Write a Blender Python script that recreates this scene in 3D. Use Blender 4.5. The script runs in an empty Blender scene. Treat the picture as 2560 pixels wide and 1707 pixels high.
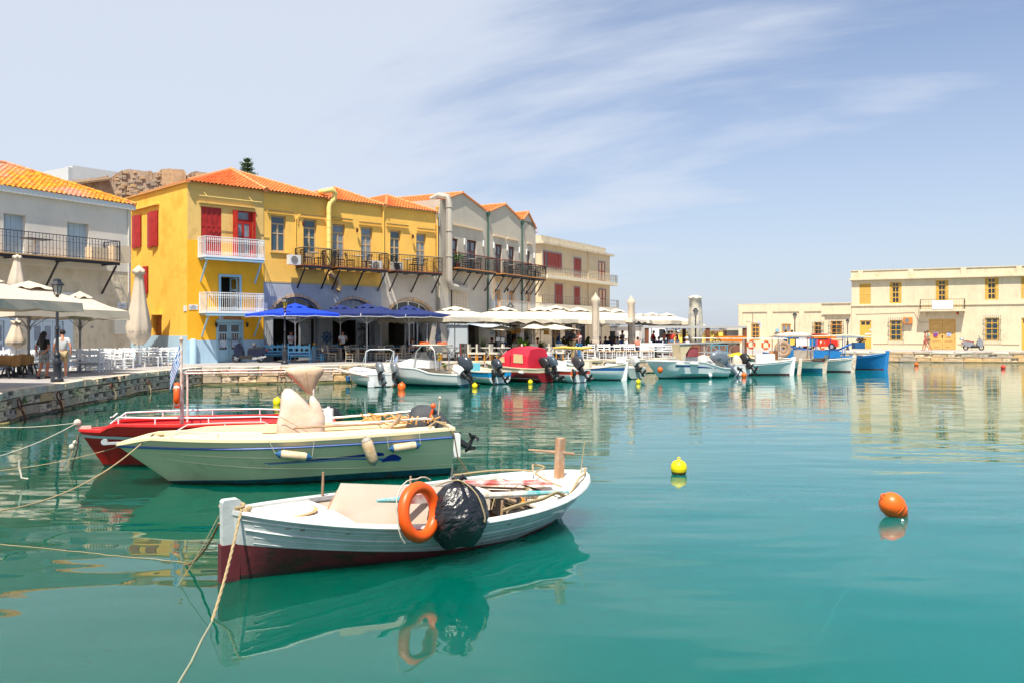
import bpy, bmesh, math, random
from math import sin, cos, pi, radians, sqrt, atan2
from mathutils import Vector, Matrix, Euler
random.seed(7)
S = bpy.context.scene
C = S.collection
# ---------------------------------------------------------------- measured frame of the photograph
FP, CX, HV, EH = 2100.0, 1280.0, 828.0, 2.6      # focal length in px, centre column, horizon row, eye height over the water
QZ = 0.9                                          # quay level over the water
def XU(u, Y): return (u-CX)/FP*Y
def ZV(v, Y): return EH-(v-HV)*Y/FP
def G(u, v, z=QZ):
    Y = (EH-z)*FP/(v-HV); return (XU(u, Y), Y)
# ---------------------------------------------------------------- camera
cd = bpy.data.cameras.new('camera'); cam = bpy.data.objects.new('camera', cd); C.objects.link(cam)
cam.location = (0, 0, EH); cam.rotation_euler = (radians(90), 0, 0)
cd.sensor_width = 36; cd.lens = 36*FP/2560; cd.shift_y = -25.5/2560; cd.clip_end = 5000; cd.clip_start = .1
S.camera = cam
# ---------------------------------------------------------------- sky, sun, exposure
SUN_EL, SUN_AZ = 63.0, 189.0                      # azimuth clockwise from +Y
W = bpy.data.worlds.new('World'); S.world = W; W.use_nodes = True
nt = W.node_tree; nd = nt.nodes; lk = nt.links
for n in list(nd): nd.remove(n)
def N(t, **k):
    n = nd.new(t)
    for a, b in k.items(): setattr(n, a, b)
    return n
out = N('ShaderNodeOutputWorld'); bg = N('ShaderNodeBackground')
sky = N('ShaderNodeTexSky', sky_type='NISHITA'); sky.sun_disc = False
sky.sun_elevation = radians(SUN_EL); sky.sun_rotation = radians(SUN_AZ)
sky.air_density = 1.0; sky.dust_density = 1.2; sky.ozone_density = 1.5
tc = N('ShaderNodeTexCoord'); sep = N('ShaderNodeSeparateXYZ'); lk.new(tc.outputs['Generated'], sep.inputs[0])
def M(op, a, b=None, c=None, clamp=False):
    n = N('ShaderNodeMath', operation=op); n.use_clamp = clamp
    for i, x in enumerate((a, b, c)):
        if x is None: continue
        if isinstance(x, (int, float)): n.inputs[i].default_value = x
        else: lk.new(x, n.inputs[i])
    return n.outputs[0]
zz = M('MAXIMUM', sep.outputs[2], 0.0); den = M('ADD', zz, .22)
cx_ = M('DIVIDE', sep.outputs[0], den); cy_ = M('DIVIDE', sep.outputs[1], den)
comb = N('ShaderNodeCombineXYZ'); lk.new(cx_, comb.inputs[0]); lk.new(cy_, comb.inputs[1])
mp = N('ShaderNodeMapping'); lk.new(comb.outputs[0], mp.inputs[0])
mp.vector_type = 'TEXTURE'; mp.inputs['Rotation'].default_value = (0, 0, radians(-26)); mp.inputs['Scale'].default_value = (2.3, .85, 1); mp.inputs['Location'].default_value = (.35, 1.2, 0)
nz = N('ShaderNodeTexNoise'); lk.new(mp.outputs[0], nz.inputs['Vector']); nz.inputs['Scale'].default_value = 1.25; nz.inputs['Detail'].default_value = 7; nz.inputs['Roughness'].default_value = .56; nz.inputs['Distortion'].default_value = .35
mp2 = N('ShaderNodeMapping'); lk.new(comb.outputs[0], mp2.inputs[0]); mp2.inputs['Scale'].default_value = (.5, .8, 1)
nz2 = N('ShaderNodeTexNoise'); lk.new(mp2.outputs[0], nz2.inputs['Vector']); nz2.inputs['Scale'].default_value = 1.1; nz2.inputs['Detail'].default_value = 3
# thicker veil towards -X (photo left), thinner towards +X
veil = M('MULTIPLY', sep.outputs[0], -.72)
den1 = M('ADD', M('ADD', M('MULTIPLY', nz.outputs[0], 1.9), M('MULTIPLY', nz2.outputs[0], .55)), veil)
mask = N('ShaderNodeMapRange'); mask.interpolation_type = 'SMOOTHERSTEP'; lk.new(M('SUBTRACT', den1, .13), mask.inputs[0])
mask.inputs[1].default_value = .66; mask.inputs[2].default_value = 1.30; mask.inputs[3].default_value = .16; mask.inputs[4].default_value = .9
low = N('ShaderNodeMapRange'); lk.new(zz, low.inputs[0]); low.inputs[1].default_value = 0; low.inputs[2].default_value = .34; low.inputs[3].default_value = .70; low.inputs[4].default_value = .16
m2 = M('MAXIMUM', mask.outputs[0], low.outputs[0])
SKYK = 0.085
skc = N('ShaderNodeVectorMath', operation='MULTIPLY'); lk.new(sky.outputs[0], skc.inputs[0]); skc.inputs[1].default_value = (.90, .97, 1.10)
mx = N('ShaderNodeMixRGB'); lk.new(m2, mx.inputs[0]); lk.new(skc.outputs[0], mx.inputs[1]); mx.inputs[2].default_value = (5.35, 5.85, 6.75, 1)
lk.new(mx.outputs[0], bg.inputs[0]); bg.inputs[1].default_value = SKYK
lk.new(bg.outputs[0], out.inputs[0])
sd = bpy.data.lights.new('sun', 'SUN'); sd.energy = 4.6; sd.angle = radians(.6); sd.color = (1, .93, .80)
so = bpy.data.objects.new('sun', sd); C.objects.link(so)
az = radians(SUN_AZ); el = radians(SUN_EL)
TOSUN = Vector((sin(az)*cos(el), cos(az)*cos(el), sin(el)))
so.rotation_euler = TOSUN.to_track_quat('Z', 'Y').to_euler(); so.location = TOSUN*60
S.view_settings.view_transform = 'Standard'; S.view_settings.look = 'None'; S.view_settings.gamma = 1; S.view_settings.exposure = 0.68
S.render.engine = 'CYCLES'
try:
    S.cycles.max_bounces = 7; S.cycles.diffuse_bounces = 3; S.cycles.glossy_bounces = 3; S.cycles.transmission_bounces = 4; S.cycles.transparent_max_bounces = 8
    S.cycles.caustics_reflective = False; S.cycles.caustics_refractive = False
except Exception: pass
# ---------------------------------------------------------------- materials
MATS = {}
def mat(name, col, rough=.7, metal=0.0, var=.0, vs=3.0, bump=0.0, bs=20.0, col2=None, streak=0.0, spec=.4, rnd=0.0, alpha=1.0, trans=0.0, dark=None, ds=1.2, dth=(.55, .7)):
    """procedural material: base colour, noise variation, vertical weather streaks, patches (dark), fine bump, per-object tone (rnd)"""
    if name in MATS: return MATS[name]
    m = bpy.data.materials.new(name); m.use_nodes = True; t = m.node_tree; b = t.nodes['Principled BSDF']; L = t.links.new
    b.inputs['Roughness'].default_value = rough; b.inputs['Metallic'].default_value = metal
    b.inputs['Specular IOR Level'].default_value = spec
    b.inputs['Base Color'].default_value = (*col, 1)
    if alpha < 1: b.inputs['Alpha'].default_value = alpha
    if trans: b.inputs['Transmission Weight'].default_value = trans
    tcn = t.nodes.new('ShaderNodeTexCoord'); last = None
    def rgb(c):
        n = t.nodes.new('ShaderNodeRGB'); n.outputs[0].default_value = (*c, 1); return n.outputs[0]
    def mixc(f, a, c, mode='MIX'):
        n = t.nodes.new('ShaderNodeMixRGB'); n.blend_type = mode
        for i, x in ((0, f), (1, a), (2, c)):
            if isinstance(x, float): n.inputs[i].default_value = x
            else: L(x, n.inputs[i])
        return n.outputs[0]
    def noise(scale, det=5, sc=(1, 1, 1), rgh=.6):
        mpn = t.nodes.new('ShaderNodeMapping'); L(tcn.outputs['Object'], mpn.inputs[0]); mpn.inputs['Scale'].default_value = sc
        n = t.nodes.new('ShaderNodeTexNoise'); L(mpn.outputs[0], n.inputs['Vector']); n.inputs['Scale'].default_value = scale; n.inputs['Detail'].default_value = det; n.inputs['Roughness'].default_value = rgh
        return n.outputs[0]
    def rng(x, a, bb, c=0., d=1.):
        n = t.nodes.new('ShaderNodeMapRange'); L(x, n.inputs[0]); n.inputs[1].default_value = a; n.inputs[2].default_value = bb; n.inputs[3].default_value = c; n.inputs[4].default_value = d; return n.outputs[0]
    last = rgb(col)
    if var or col2:
        c2 = col2 if col2 else tuple(c*(1-var) for c in col)
        last = mixc(rng(noise(vs), .38, .68), last, rgb(c2))
    if streak:
        s = rng(noise(2.2, 4, (3.2, 3.2, .35)), .5, .78, 0, streak)
        last = mixc(s, last, rgb(tuple(c*.55 for c in col)))
    if dark:
        s = rng(noise(ds, 7, rgh=.68), dth[0], dth[1])
        last = mixc(s, last, rgb(dark))
    if rnd:
        oi = t.nodes.new('ShaderNodeObjectInfo')
        h = t.nodes.new('ShaderNodeHueSaturation'); L(rng(oi.outputs['Random'], 0, 1, 1-rnd, 1+rnd*.6), h.inputs['Value']); L(last, h.inputs['Color'])
        L(rng(oi.outputs['Random'], 0, 1, .6, 1.2), h.inputs['Saturation']); last = h.outputs[0]
    L(last, b.inputs['Base Color'])
    if bump:
        bn = t.nodes.new('ShaderNodeBump'); bn.inputs['Strength'].default_value = min(1, bump); bn.inputs['Distance'].default_value = .02
        L(noise(bs, 6), bn.inputs['Height']); L(bn.outputs[0], b.inputs['Normal'])
    MATS[name] = m; return m
# ---------------------------------------------------------------- mesh builder
class MB:
    def __init__(s): s.v = []; s.f = []; s.m = []; s.X = None
    def add(s, vs, fs, mi=0, X=None):
        o = len(s.v)
        T = X if X is not None else s.X
        if T is not None: vs = [tuple(T @ Vector(p)) for p in vs]
        s.v += [tuple(p) for p in vs]; s.f += [tuple(i+o for i in f) for f in fs]; s.m += [mi]*len(fs); return s
    def box(s, x0, x1, y0, y1, z0, z1, mi=0, X=None):
        return s.add([(x0,y0,z0),(x1,y0,z0),(x1,y1,z0),(x0,y1,z0),(x0,y0,z1),(x1,y0,z1),(x1,y1,z1),(x0,y1,z1)],
            [(0,3,2,1),(4,5,6,7),(0,1,5,4),(1,2,6,5),(2,3,7,6),(3,0,4,7)], mi, X)
    def cb(s, c, d, mi=0, X=None):
        return s.box(c[0]-d[0]/2, c[0]+d[0]/2, c[1]-d[1]/2, c[1]+d[1]/2, c[2]-d[2]/2, c[2]+d[2]/2, mi, X)
    def beam(s, a, b, w, h=None, mi=0):
        """box of section w (side) x h (up) from a to b"""
        h = h or w; a = Vector(a); b = Vector(b); d = b-a; L = d.length
        if L < 1e-6: return s
        q = d.to_track_quat('X', 'Z').to_matrix().to_4x4(); q.translation = a
        if s.X is not None: q = s.X @ q
        return s.box(0, L, -w/2, w/2, -h/2, h/2, mi, q)
    def tube(s, pts, r, n=6, mi=0, caps=True, closed=False):
        pts = [Vector(p) for p in pts]; k = len(pts); rr = r if isinstance(r, (list, tuple)) else [r]*k
        vs = []; up = None
        for i, p in enumerate(pts):
            a = pts[i-1] if (i > 0 or closed) else pts[i]; b = pts[(i+1) % k] if (i < k-1 or closed) else pts[i]
            d = (b-a)
            if d.length < 1e-9: d = Vector((0,0,1))
            d.normalize()
            if up is None:
                up = Vector((0,0,1)) if abs(d.z) < .9 else Vector((1,0,0))
            x = d.cross(up)
            if x.length < 1e-6: x = d.orthogonal()
            x.normalize(); y = x.cross(d); y.normalize(); up = y
            for j in range(n):
                t = 2*pi*j/n; vs.append(p + x*(cos(t)*rr[i]) + y*(sin(t)*rr[i]))
        fs = []
        for i in range(k if closed else k-1):
            for j in range(n):
                a = i*n+j; b = i*n+(j+1) % n; i2 = (i+1) % k
                fs.append((a, b, i2*n+(j+1) % n, i2*n+j))
        if caps and not closed: fs += [tuple(range(n))[::-1], tuple((k-1)*n+j for j in range(n))]
        return s.add(vs, fs, mi)
    def cyl(s, c, r, h, n=12, mi=0, r2=None):
        r2 = r if r2 is None else r2
        return s.lathe([(r, 0), (r2, h)], c, n, mi, caps=True)
    def lathe(s, prof, c=(0,0,0), n=12, mi=0, caps=True, sx=1, sy=1, X=None):
        vs = []; fs = []
        for r, z in prof:
            for j in range(n):
                t = 2*pi*j/n; vs.append((c[0]+cos(t)*r*sx, c[1]+sin(t)*r*sy, c[2]+z))
        for i in range(len(prof)-1):
            for j in range(n): fs.append((i*n+j, i*n+(j+1) % n, (i+1)*n+(j+1) % n, (i+1)*n+j))
        if caps: fs += [tuple(range(n))[::-1], tuple((len(prof)-1)*n+j for j in range(n))]
        return s.add(vs, fs, mi, X)
    def ball(s, c, r, n=10, m=6, mi=0, X=None):
        rx, ry, rz = r if isinstance(r, (tuple, list)) else (r, r, r)
        vs = [(c[0], c[1], c[2]-rz)]; fs = []
        for i in range(1, m):
            a = -pi/2+pi*i/m
            for j in range(n):
                t = 2*pi*j/n; vs.append((c[0]+cos(t)*cos(a)*rx, c[1]+sin(t)*cos(a)*ry, c[2]+sin(a)*rz))
        vs.append((c[0], c[1], c[2]+rz)); e = len(vs)-1
        for j in range(n):
            fs.append((0, 1+(j+1) % n, 1+j)); fs.append((e, 1+(m-2)*n+j, 1+(m-2)*n+(j+1) % n))
            for i in range(m-2): fs.append((1+i*n+j, 1+i*n+(j+1) % n, 1+(i+1)*n+(j+1) % n, 1+(i+1)*n+j))
        return s.add(vs, fs, mi, X)
    def prism(s, poly, y0, y1, mi=0, X=None):
        """poly of (x,z) extruded along y; counter-clockwise seen from -y"""
        k = len(poly); vs = [(x, y0, z) for x, z in poly]+[(x, y1, z) for x, z in poly]
        fs = [tuple(range(k)), tuple(range(2*k-1, k-1, -1))]+[(i, i+k, (i+1) % k+k, (i+1) % k) for i in range(k)]
        return s.add(vs, fs, mi, X)
    def slab(s, poly, z0, z1, mi=0):
        k = len(poly); vs = [(x, y, z1) for x, y in poly]+[(x, y, z0) for x, y in poly]
        return s.add(vs, [tuple(range(k)), tuple(range(2*k-1, k-1, -1))]+[(i, i+k, (i+1) % k+k, (i+1) % k) for i in range(k)], mi)
    def holes(s, x0, x1, z0, z1, hs, y0, y1, mi=0, back=False):
        """upright slab in the xz plane, front at y0, with rectangular openings cut through to y1"""
        xs = sorted(set([x0, x1]+[min(max(h[i], x0), x1) for h in hs for i in (0, 2)])); zs = sorted(set([z0, z1]+[min(max(h[i], z0), z1) for h in hs for i in (1, 3)]))
        def inside(x, z): return any(h[0] < x < h[2] and h[1] < z < h[3] for h in hs)
        for i in range(len(xs)-1):
            for j in range(len(zs)-1):
                if inside((xs[i]+xs[i+1])/2, (zs[j]+zs[j+1])/2): continue
                s.add([(xs[i],y0,zs[j]),(xs[i+1],y0,zs[j]),(xs[i+1],y0,zs[j+1]),(xs[i],y0,zs[j+1])], [(0,1,2,3)], mi)
                if back: s.add([(xs[i],y1,zs[j]),(xs[i+1],y1,zs[j]),(xs[i+1],y1,zs[j+1]),(xs[i],y1,zs[j+1])], [(3,2,1,0)], mi)
        for a, b, c, d in hs:
            s.add([(a,y0,b),(c,y0,b),(c,y0,d),(a,y0,d),(a,y1,b),(c,y1,b),(c,y1,d),(a,y1,d)], [(0,4,5,1),(1,5,6,2),(2,6,7,3),(3,7,4,0)], mi)
        s.add([(x0,y0,z0),(x1,y0,z0),(x1,y0,z1),(x0,y0,z1),(x0,y1,z0),(x1,y1,z0),(x1,y1,z1),(x0,y1,z1)], [(1,5,4,0),(2,6,5,1),(3,7,6,2),(0,4,7,3)], mi)
        return s
    def mesh(s, name, mats, smooth=False):
        me = bpy.data.meshes.new(name); me.from_pydata(s.v, [], s.f)
        for m in (mats if isinstance(mats, (list, tuple)) else [mats]): me.materials.append(m)
        if any(s.m): me.polygons.foreach_set('material_index', s.m)
        if smooth:
            me.polygons.foreach_set('use_smooth', [True]*len(me.polygons))
            if smooth != 2:
                try: me.set_sharp_from_angle(angle=radians(42))
                except Exception: pass
        me.update(); return me
def link(name, data, parent=None, loc=None, rz=None, sc=None):
    o = bpy.data.objects.new(name, data); C.objects.link(o)
    if parent is not None: o.parent = parent
    if loc is not None: o.location = loc
    if rz is not None: o.rotation_euler = (0, 0, rz)
    if sc is not None: o.scale = sc
    return o
def tag(o, label=None, cat=None, group=None, kind=None):
    if label: o['label'] = label
    if cat: o['category'] = cat
    if group: o['group'] = group
    if kind: o['kind'] = kind
    return o
def thing(name, label, cat, loc=(0,0,0), rz=0, group=None, rot=None):
    o = bpy.data.objects.new(name, None); C.objects.link(o); o.location = loc; o.rotation_euler = rot if rot else (0, 0, rz)
    return tag(o, label, cat, group)
def part(name, mb, mats, parent=None, smooth=False, label=None, kind=None, loc=None):
    o = link(name, mb.mesh(name, mats, smooth), parent, loc)
    if label: o['label'] = label
    if kind: o['kind'] = kind
    return o
def single(name, mb, mats, label, cat, group=None, smooth=False, loc=None, rz=None):
    return tag(link(name, mb.mesh(name, mats, smooth), None, loc, rz), label, cat, group)
KIDS = {}
def kids(o):
    return list(o.children)
def dup(root, loc=None, rz=None, label=None, group=None, swap=None, par=None):
    """copy of a thing with copies of its parts and sub-parts (mesh data shared)"""
    r = root.copy(); C.objects.link(r)
    if par is not None: r.parent = par
    if loc is not None: r.location = loc
    if rz is not None: r.rotation_euler = (r.rotation_euler[0], r.rotation_euler[1], rz)
    if label: r['label'] = label
    if group: r['group'] = group
    for ch in kids(root):
        c = ch.copy(); C.objects.link(c); c.parent = r
        for g in kids(ch):
            d = g.copy(); C.objects.link(d); d.parent = c
    if swap:
        for c in kids(r):
            for o in [c]+kids(c):
                if o.data and o.data.materials:
                    ms = [m.name for m in o.data.materials]
                    if any(m in swap for m in ms):
                        o.data = o.data.copy()
                        for i, m in enumerate(ms):
                            if m in swap: o.data.materials[i] = swap[m]
    return r
def lerp(a, b, t): return a+(b-a)*t
def crv(pts, n=5):
    P = [Vector(p) for p in pts]; P = [P[0]*2-P[1]]+P+[P[-1]*2-P[-2]]; r = []
    for i in range(1, len(P)-2):
        a, b, c, d = P[i-1:i+3]
        for k in range(n): t = k/n; r.append(.5*(2*b+(c-a)*t+(2*a-5*b+4*c-d)*t*t+(3*b-a-3*c+d)*t**3))
    return r+[P[-2]]
def catenary(a, b, sag, n=10):
    a = Vector(a); b = Vector(b); return [a.lerp(b, i/n)-Vector((0,0,sag*4*(i/n)*(1-i/n))) for i in range(n+1)]
def wobble(pts, amp, seed=0):
    r = random.Random(seed); return [Vector(p)+Vector((r.uniform(-amp, amp), r.uniform(-amp, amp), r.uniform(-amp, amp)*.4)) for p in pts]
# ================================================================= SETTING: water, quay
def water_mat():
    m = bpy.data.materials.new('harbour_water'); m.use_nodes = True; t = m.node_tree; L = t.links.new
    for n in list(t.nodes): t.nodes.remove(n)
    def A(ty, **k):
        n = t.nodes.new(ty)
        for a, b in k.items(): setattr(n, a, b)
        return n
    o = A('ShaderNodeOutputMaterial'); geo = A('ShaderNodeNewGeometry')
    def nz(sc, s=1, det=3, loc=(0,0,0), dist=0.):
        mp = A('ShaderNodeMapping'); L(geo.outputs['Position'], mp.inputs[0]); mp.inputs['Scale'].default_value = sc; mp.inputs['Location'].default_value = loc
        mp.inputs['Rotation'].default_value = (0, 0, radians(14))
        n = A('ShaderNodeTexNoise'); L(mp.outputs[0], n.inputs['Vector']); n.inputs['Scale'].default_value = s; n.inputs['Detail'].default_value = det; n.inputs['Roughness'].default_value = .5; n.inputs['Distortion'].default_value = dist
        return n.outputs[0]
    def mth(op, a, b):
        n = A('ShaderNodeMath', operation=op)
        for i, x in enumerate((a, b)):
            if isinstance(x, (int, float)): n.inputs[i].default_value = x
            else: L(x, n.inputs[i])
        return n.outputs[0]
    # long low swell plus short ripples; ripples are patchy (calm slicks between them)
    swell = nz((.35, 1.0, 1), .8, 2)
    rip = nz((1.3, 4.2, 1), 1.3, 3, dist=.3)
    patch = A('ShaderNodeMapRange'); L(nz((.05, .09, 1), 1, 3, (3, 5, 0)), patch.inputs[0]); patch.inputs[1].default_value = .36; patch.inputs[2].default_value = .62; patch.inputs[3].default_value = .12; patch.inputs[4].default_value = 1.0
    sep = A('ShaderNodeSeparateXYZ'); L(geo.outputs['Position'], sep.inputs[0])
    far = A('ShaderNodeMapRange'); L(sep.outputs[1], far.inputs[0]); far.inputs[1].default_value = 9; far.inputs[2].default_value = 24; far.inputs[3].default_value = .10; far.inputs[4].default_value = .85
    hgt = mth('ADD', mth('MULTIPLY', swell, .62), mth('MULTIPLY', mth('MULTIPLY', rip, patch.outputs[0]), mth('MULTIPLY', far.outputs[0], .12)))
    bp = A('ShaderNodeBump'); bp.inputs['Strength'].default_value = 1.0; bp.inputs['Distance'].default_value = .045; L(hgt, bp.inputs['Height'])
    fr = A('ShaderNodeFresnel'); fr.inputs['IOR'].default_value = 1.44; L(bp.outputs[0], fr.inputs['Normal'])
    gl = A('ShaderNodeBsdfGlossy'); gl.inputs['Roughness'].default_value = .012; L(bp.outputs[0], gl.inputs['Normal']); gl.inputs['Color'].default_value = (1, 1, 1, 1)
    df = A('ShaderNodeSubsurfaceScattering', falloff='BURLEY'); df.inputs['Scale'].default_value = 1.0; df.inputs['Radius'].default_value = (.5, 1.6, 1.5)
    cr = A('ShaderNodeMixRGB'); gx = A('ShaderNodeMapRange'); gx.interpolation_type = 'SMOOTHSTEP'; L(mth('ADD', sep.outputs[0], mth('MULTIPLY', nz((.12, .2, 1), 1, 3, (9, 1, 0)), 5)), gx.inputs[0]); gx.inputs[1].default_value = -1; gx.inputs[2].default_value = 8; L(gx.outputs[0], cr.inputs[0]); cr.inputs[1].default_value = (.0, .088, .056, 1); cr.inputs[2].default_value = (.0, .155, .142, 1)
    L(cr.outputs[0], df.inputs['Color'])
    tr = A('ShaderNodeBsdfTransparent'); tr.inputs['Color'].default_value = (.35, .9, .85, 1)
    m1 = A('ShaderNodeMixShader'); m1.inputs[0].default_value = .2; L(df.outputs[0], m1.inputs[1]); L(tr.outputs[0], m1.inputs[2])
    m2 = A('ShaderNodeMixShader'); L(fr.outputs[0], m2.inputs[0]); L(m1.outputs[0], m2.inputs[1]); L(gl.outputs[0], m2.inputs[2])
    L(m2.outputs[0], o.inputs[0]); return m
WM = water_mat()
b = MB(); b.add([(-900,-60,0),(900,-60,0),(900,2600,0),(-900,2600,0)], [(0,1,2,3)])
wtr = link('water', b.mesh('water', WM)); wtr['kind'] = 'structure'
b = MB(); b.add([(-900,-60,-3.2),(900,-60,-3.2),(900,2600,-3.2),(-900,2600,-3.2)], [(0,1,2,3)])
sb = link('seabed', b.mesh('seabed', mat('seabed_m', (.0, .10, .075), .9, var=.2, vs=.3))); sb['kind'] = 'structure'

EDGE = [(-40,-6),(-27,3),(-18.5,12),(-14.6,20.5)]+[G(u, v) for u, v in ((0,981),(61,968.6),(147,958),(204,949),(306,937),(347,930),(435,922),(505,916),(727,913.5),(860,911.5),(1121,903),(1406,899.4),(1560,897.3),(1620,896),(1990,880),(2073,877.6))]+[(43.5,69.2),(52,67.5),(90,62)]
def offs(pl, d):
    r = []
    for i, p in enumerate(pl):
        a = Vector(pl[max(i-1,0)]); c = Vector(pl[min(i+1,len(pl)-1)]); t = (c-a).normalized(); r.append((p[0]-t.y*d, p[1]+t.x*d))
    return r
BACK = [(120,70),(120,112),(-90,112),(-90,-8)]
M_pave = mat('pavement_stone', (.40,.375,.36), .55, var=.14, vs=.9, bump=.2, bs=9, dark=(.30,.29,.29), ds=.6)
M_core = mat('quay_mortar', (.12,.105,.085), .95, bump=.6, bs=14)
b = MB(); b.slab(offs(EDGE, .07)+BACK, -1.6, .84); o = link('quay', b.mesh('quay', M_core)); o['kind'] = 'structure'
b = MB(); b.slab(offs(EDGE, .42)+BACK, .80, QZ); o = link('quay_pavement', b.mesh('quay_pavement', M_pave)); o['kind'] = 'structure'
# thin light joint line of the paving near the edge
M_joint = mat('paving_joint', (.62,.60,.56), .8)
b = MB(); e1 = offs(EDGE, 1.55); e2 = offs(EDGE, 1.62)
for i in range(3, 14): b.add([(*e1[i],QZ+.004),(*e1[i+1],QZ+.004),(*e2[i+1],QZ+.004),(*e2[i],QZ+.004)], [(0,1,2,3)])
o = link('paving_line', b.mesh('paving_line', M_joint)); o['kind'] = 'structure'
# --- stone facing: every block its own object
M_st = mat('limestone_block', (.86,.64,.44), .9, col2=(.60,.43,.29), vs=2.2, bump=1, bs=11, dark=(.10,.075,.05), ds=1.3, dth=(.50,.60), rnd=.34)
M_st2 = mat('limestone_warm', (.68,.46,.27), .9, col2=(.50,.36,.23), vs=2.5, bump=.9, bs=15, dark=(.22,.11,.05), ds=1.5, dth=(.56,.7), rnd=.25)
M_st3 = mat('limestone_weed', (.22,.19,.09), .8, col2=(.10,.095,.04), vs=3.5, bump=.8, bs=14, dark=(.03,.03,.02), ds=2.0, rnd=.25)
M_cope = mat('coping_stone', (.78,.64,.48), .85, col2=(.58,.47,.35), vs=1.8, bump=.6, bs=12, dark=(.28,.2,.12), ds=1.3, dth=(.6,.75), rnd=.12)
def stone_mesh(seed, m, jag=.05, bev=.05):
    r = random.Random(seed); b = MB()
    # rounded block: front (y=-.5) face inset and pillowed
    xs = (-.5, -.5+bev, .5-bev, .5); vs = []; fs = []
    def j(a=jag): return r.uniform(-a, a)
    fr = [(-.5+bev+j(.02), -.5+j(), -.5+bev*1.4+j(.03)), (.5-bev+j(.02), -.5+j(), -.5+bev*1.4+j(.03)), (.5-bev+j(.02), -.5+j(), .5-bev*1.4+j(.03)), (-.5+bev+j(.02), -.5+j(), .5-bev*1.4+j(.03))]
    ed = [(-.5, -.36, -.5), (.5, -.36, -.5), (.5, -.36, .5), (-.5, -.36, .5)]
    bk = [(-.5, .5, -.5), (.5, .5, -.5), (.5, .5, .5), (-.5, .5, .5)]
    vs = fr+ed+bk+[(j(.05), -.5-abs(j(.06)), j(.08))]
    fs = [(12, 0, 1), (12, 1, 2), (12, 2, 3), (12, 3, 0)]
    for i in range(4):
        k = (i+1) % 4; fs += [(4+i, 4+k, k, i), (8+i, 8+k, 4+k, 4+i)]
    b.add(vs, fs); return b.mesh('stone', m)
SM = {k: [stone_mesh(i*13+7, mm) for i in range(5)] for k, mm in (('a', M_st), ('b', M_st2), ('c', M_st3), ('d', M_cope))}
qw = thing('quay_wall', None, None); qw['kind'] = 'structure'
def along(pl):
    seg = []; tot = 0
    for i in range(len(pl)-1):
        a = Vector(pl[i]); c = Vector(pl[i+1]); seg.append((tot, a, c, (c-a).length)); tot += (c-a).length
    def at(s):
        for t0, a, c, l in seg:
            if s <= t0+l or t0 is seg[-1][0]:
                return a.lerp(c, (s-t0)/l), (c-a).normalized()
        return seg[-1][2], (seg[-1][2]-seg[-1][1]).normalized()
    return at, tot, seg
at, tot, seg = along(EDGE)
def seglen(k): return seg[k][0]
rs = random.Random(11)
def course(s0, s1, z0, z1, wmin, wmax, kinds, depth, name, proud=0., zj=.012):
    s = s0; n = 0
    while s < s1:
        w = rs.uniform(wmin, wmax); w = min(w, s1-s+.01)
        p, t = at(s+w/2); k = rs.choice(kinds); me = rs.choice(SM[k])
        dz = rs.uniform(-zj, zj)
        o = link(name, me, qw, ((p.x-t.y*(depth/2-proud+rs.uniform(-.015,.02))), (p.y+t.x*(depth/2-proud+rs.uniform(-.015,.02))), (z0+z1)/2+dz*.5), atan2(t.y, t.x))
        o.scale = (w-.02, depth, z1-z0-.02+dz*.3); s += w; n += 1
    return n
sA, sB, sC, sD = seglen(3), seglen(11), seglen(16), seglen(19)
sE = seg[-1][0]-.5
nst = 0
nst += course(sA-1, sB, .64, .905, .6, 1.05, 'dddda', .42, 'coping_stone', .015, .004)
nst += course(sA-1, sB, .36, .64, .45, 1.0, 'aaaab', .34, 'stone', 0, .05)
nst += course(sA-1, sB, .06, .36, .4, .8, 'aaabb', .34, 'stone', 0, .06)
nst += course(sA-1, sB, -.22, .07, .7, 1.3, 'c', .46, 'stone', .10)
nst += course(sB, sC, .70, .905, 1.0, 1.8, 'd', .42, 'coping_stone', .03, .003)
nst += course(sB, sC, .40, .70, .55, 1.0, 'bba', .34, 'stone', 0, .03)
nst += course(sB, sC, .08, .40, .6, 1.1, 'bba', .34, 'stone', 0, .03)
nst += course(sB, sC, -.2, .08, 1.2, 2., 'c', .4, 'stone', .05)
nst += course(sC, sD, .66, .905, 1.8, 2.8, 'd', .42, 'coping_stone', .03, .003)
nst += course(sC, sD, .0, .66, 2.2, 3.0, 'b', .34, 'stone')
nst += course(sD, sE, .70, .905, 1.2, 2.2, 'db', .42, 'coping_stone', .02, .003)
nst += course(sD, sE, .38, .70, .9, 1.5, 'bba', .34, 'stone', 0, .03)
nst += course(sD, sE, .04, .38, .9, 1.6, 'bba', .34, 'stone', 0, .03)
nst += course(sD, sE, -.2, .05, 2.2, 3.2, 'c', .5, 'stone', .12)
print('stones', nst)
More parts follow.
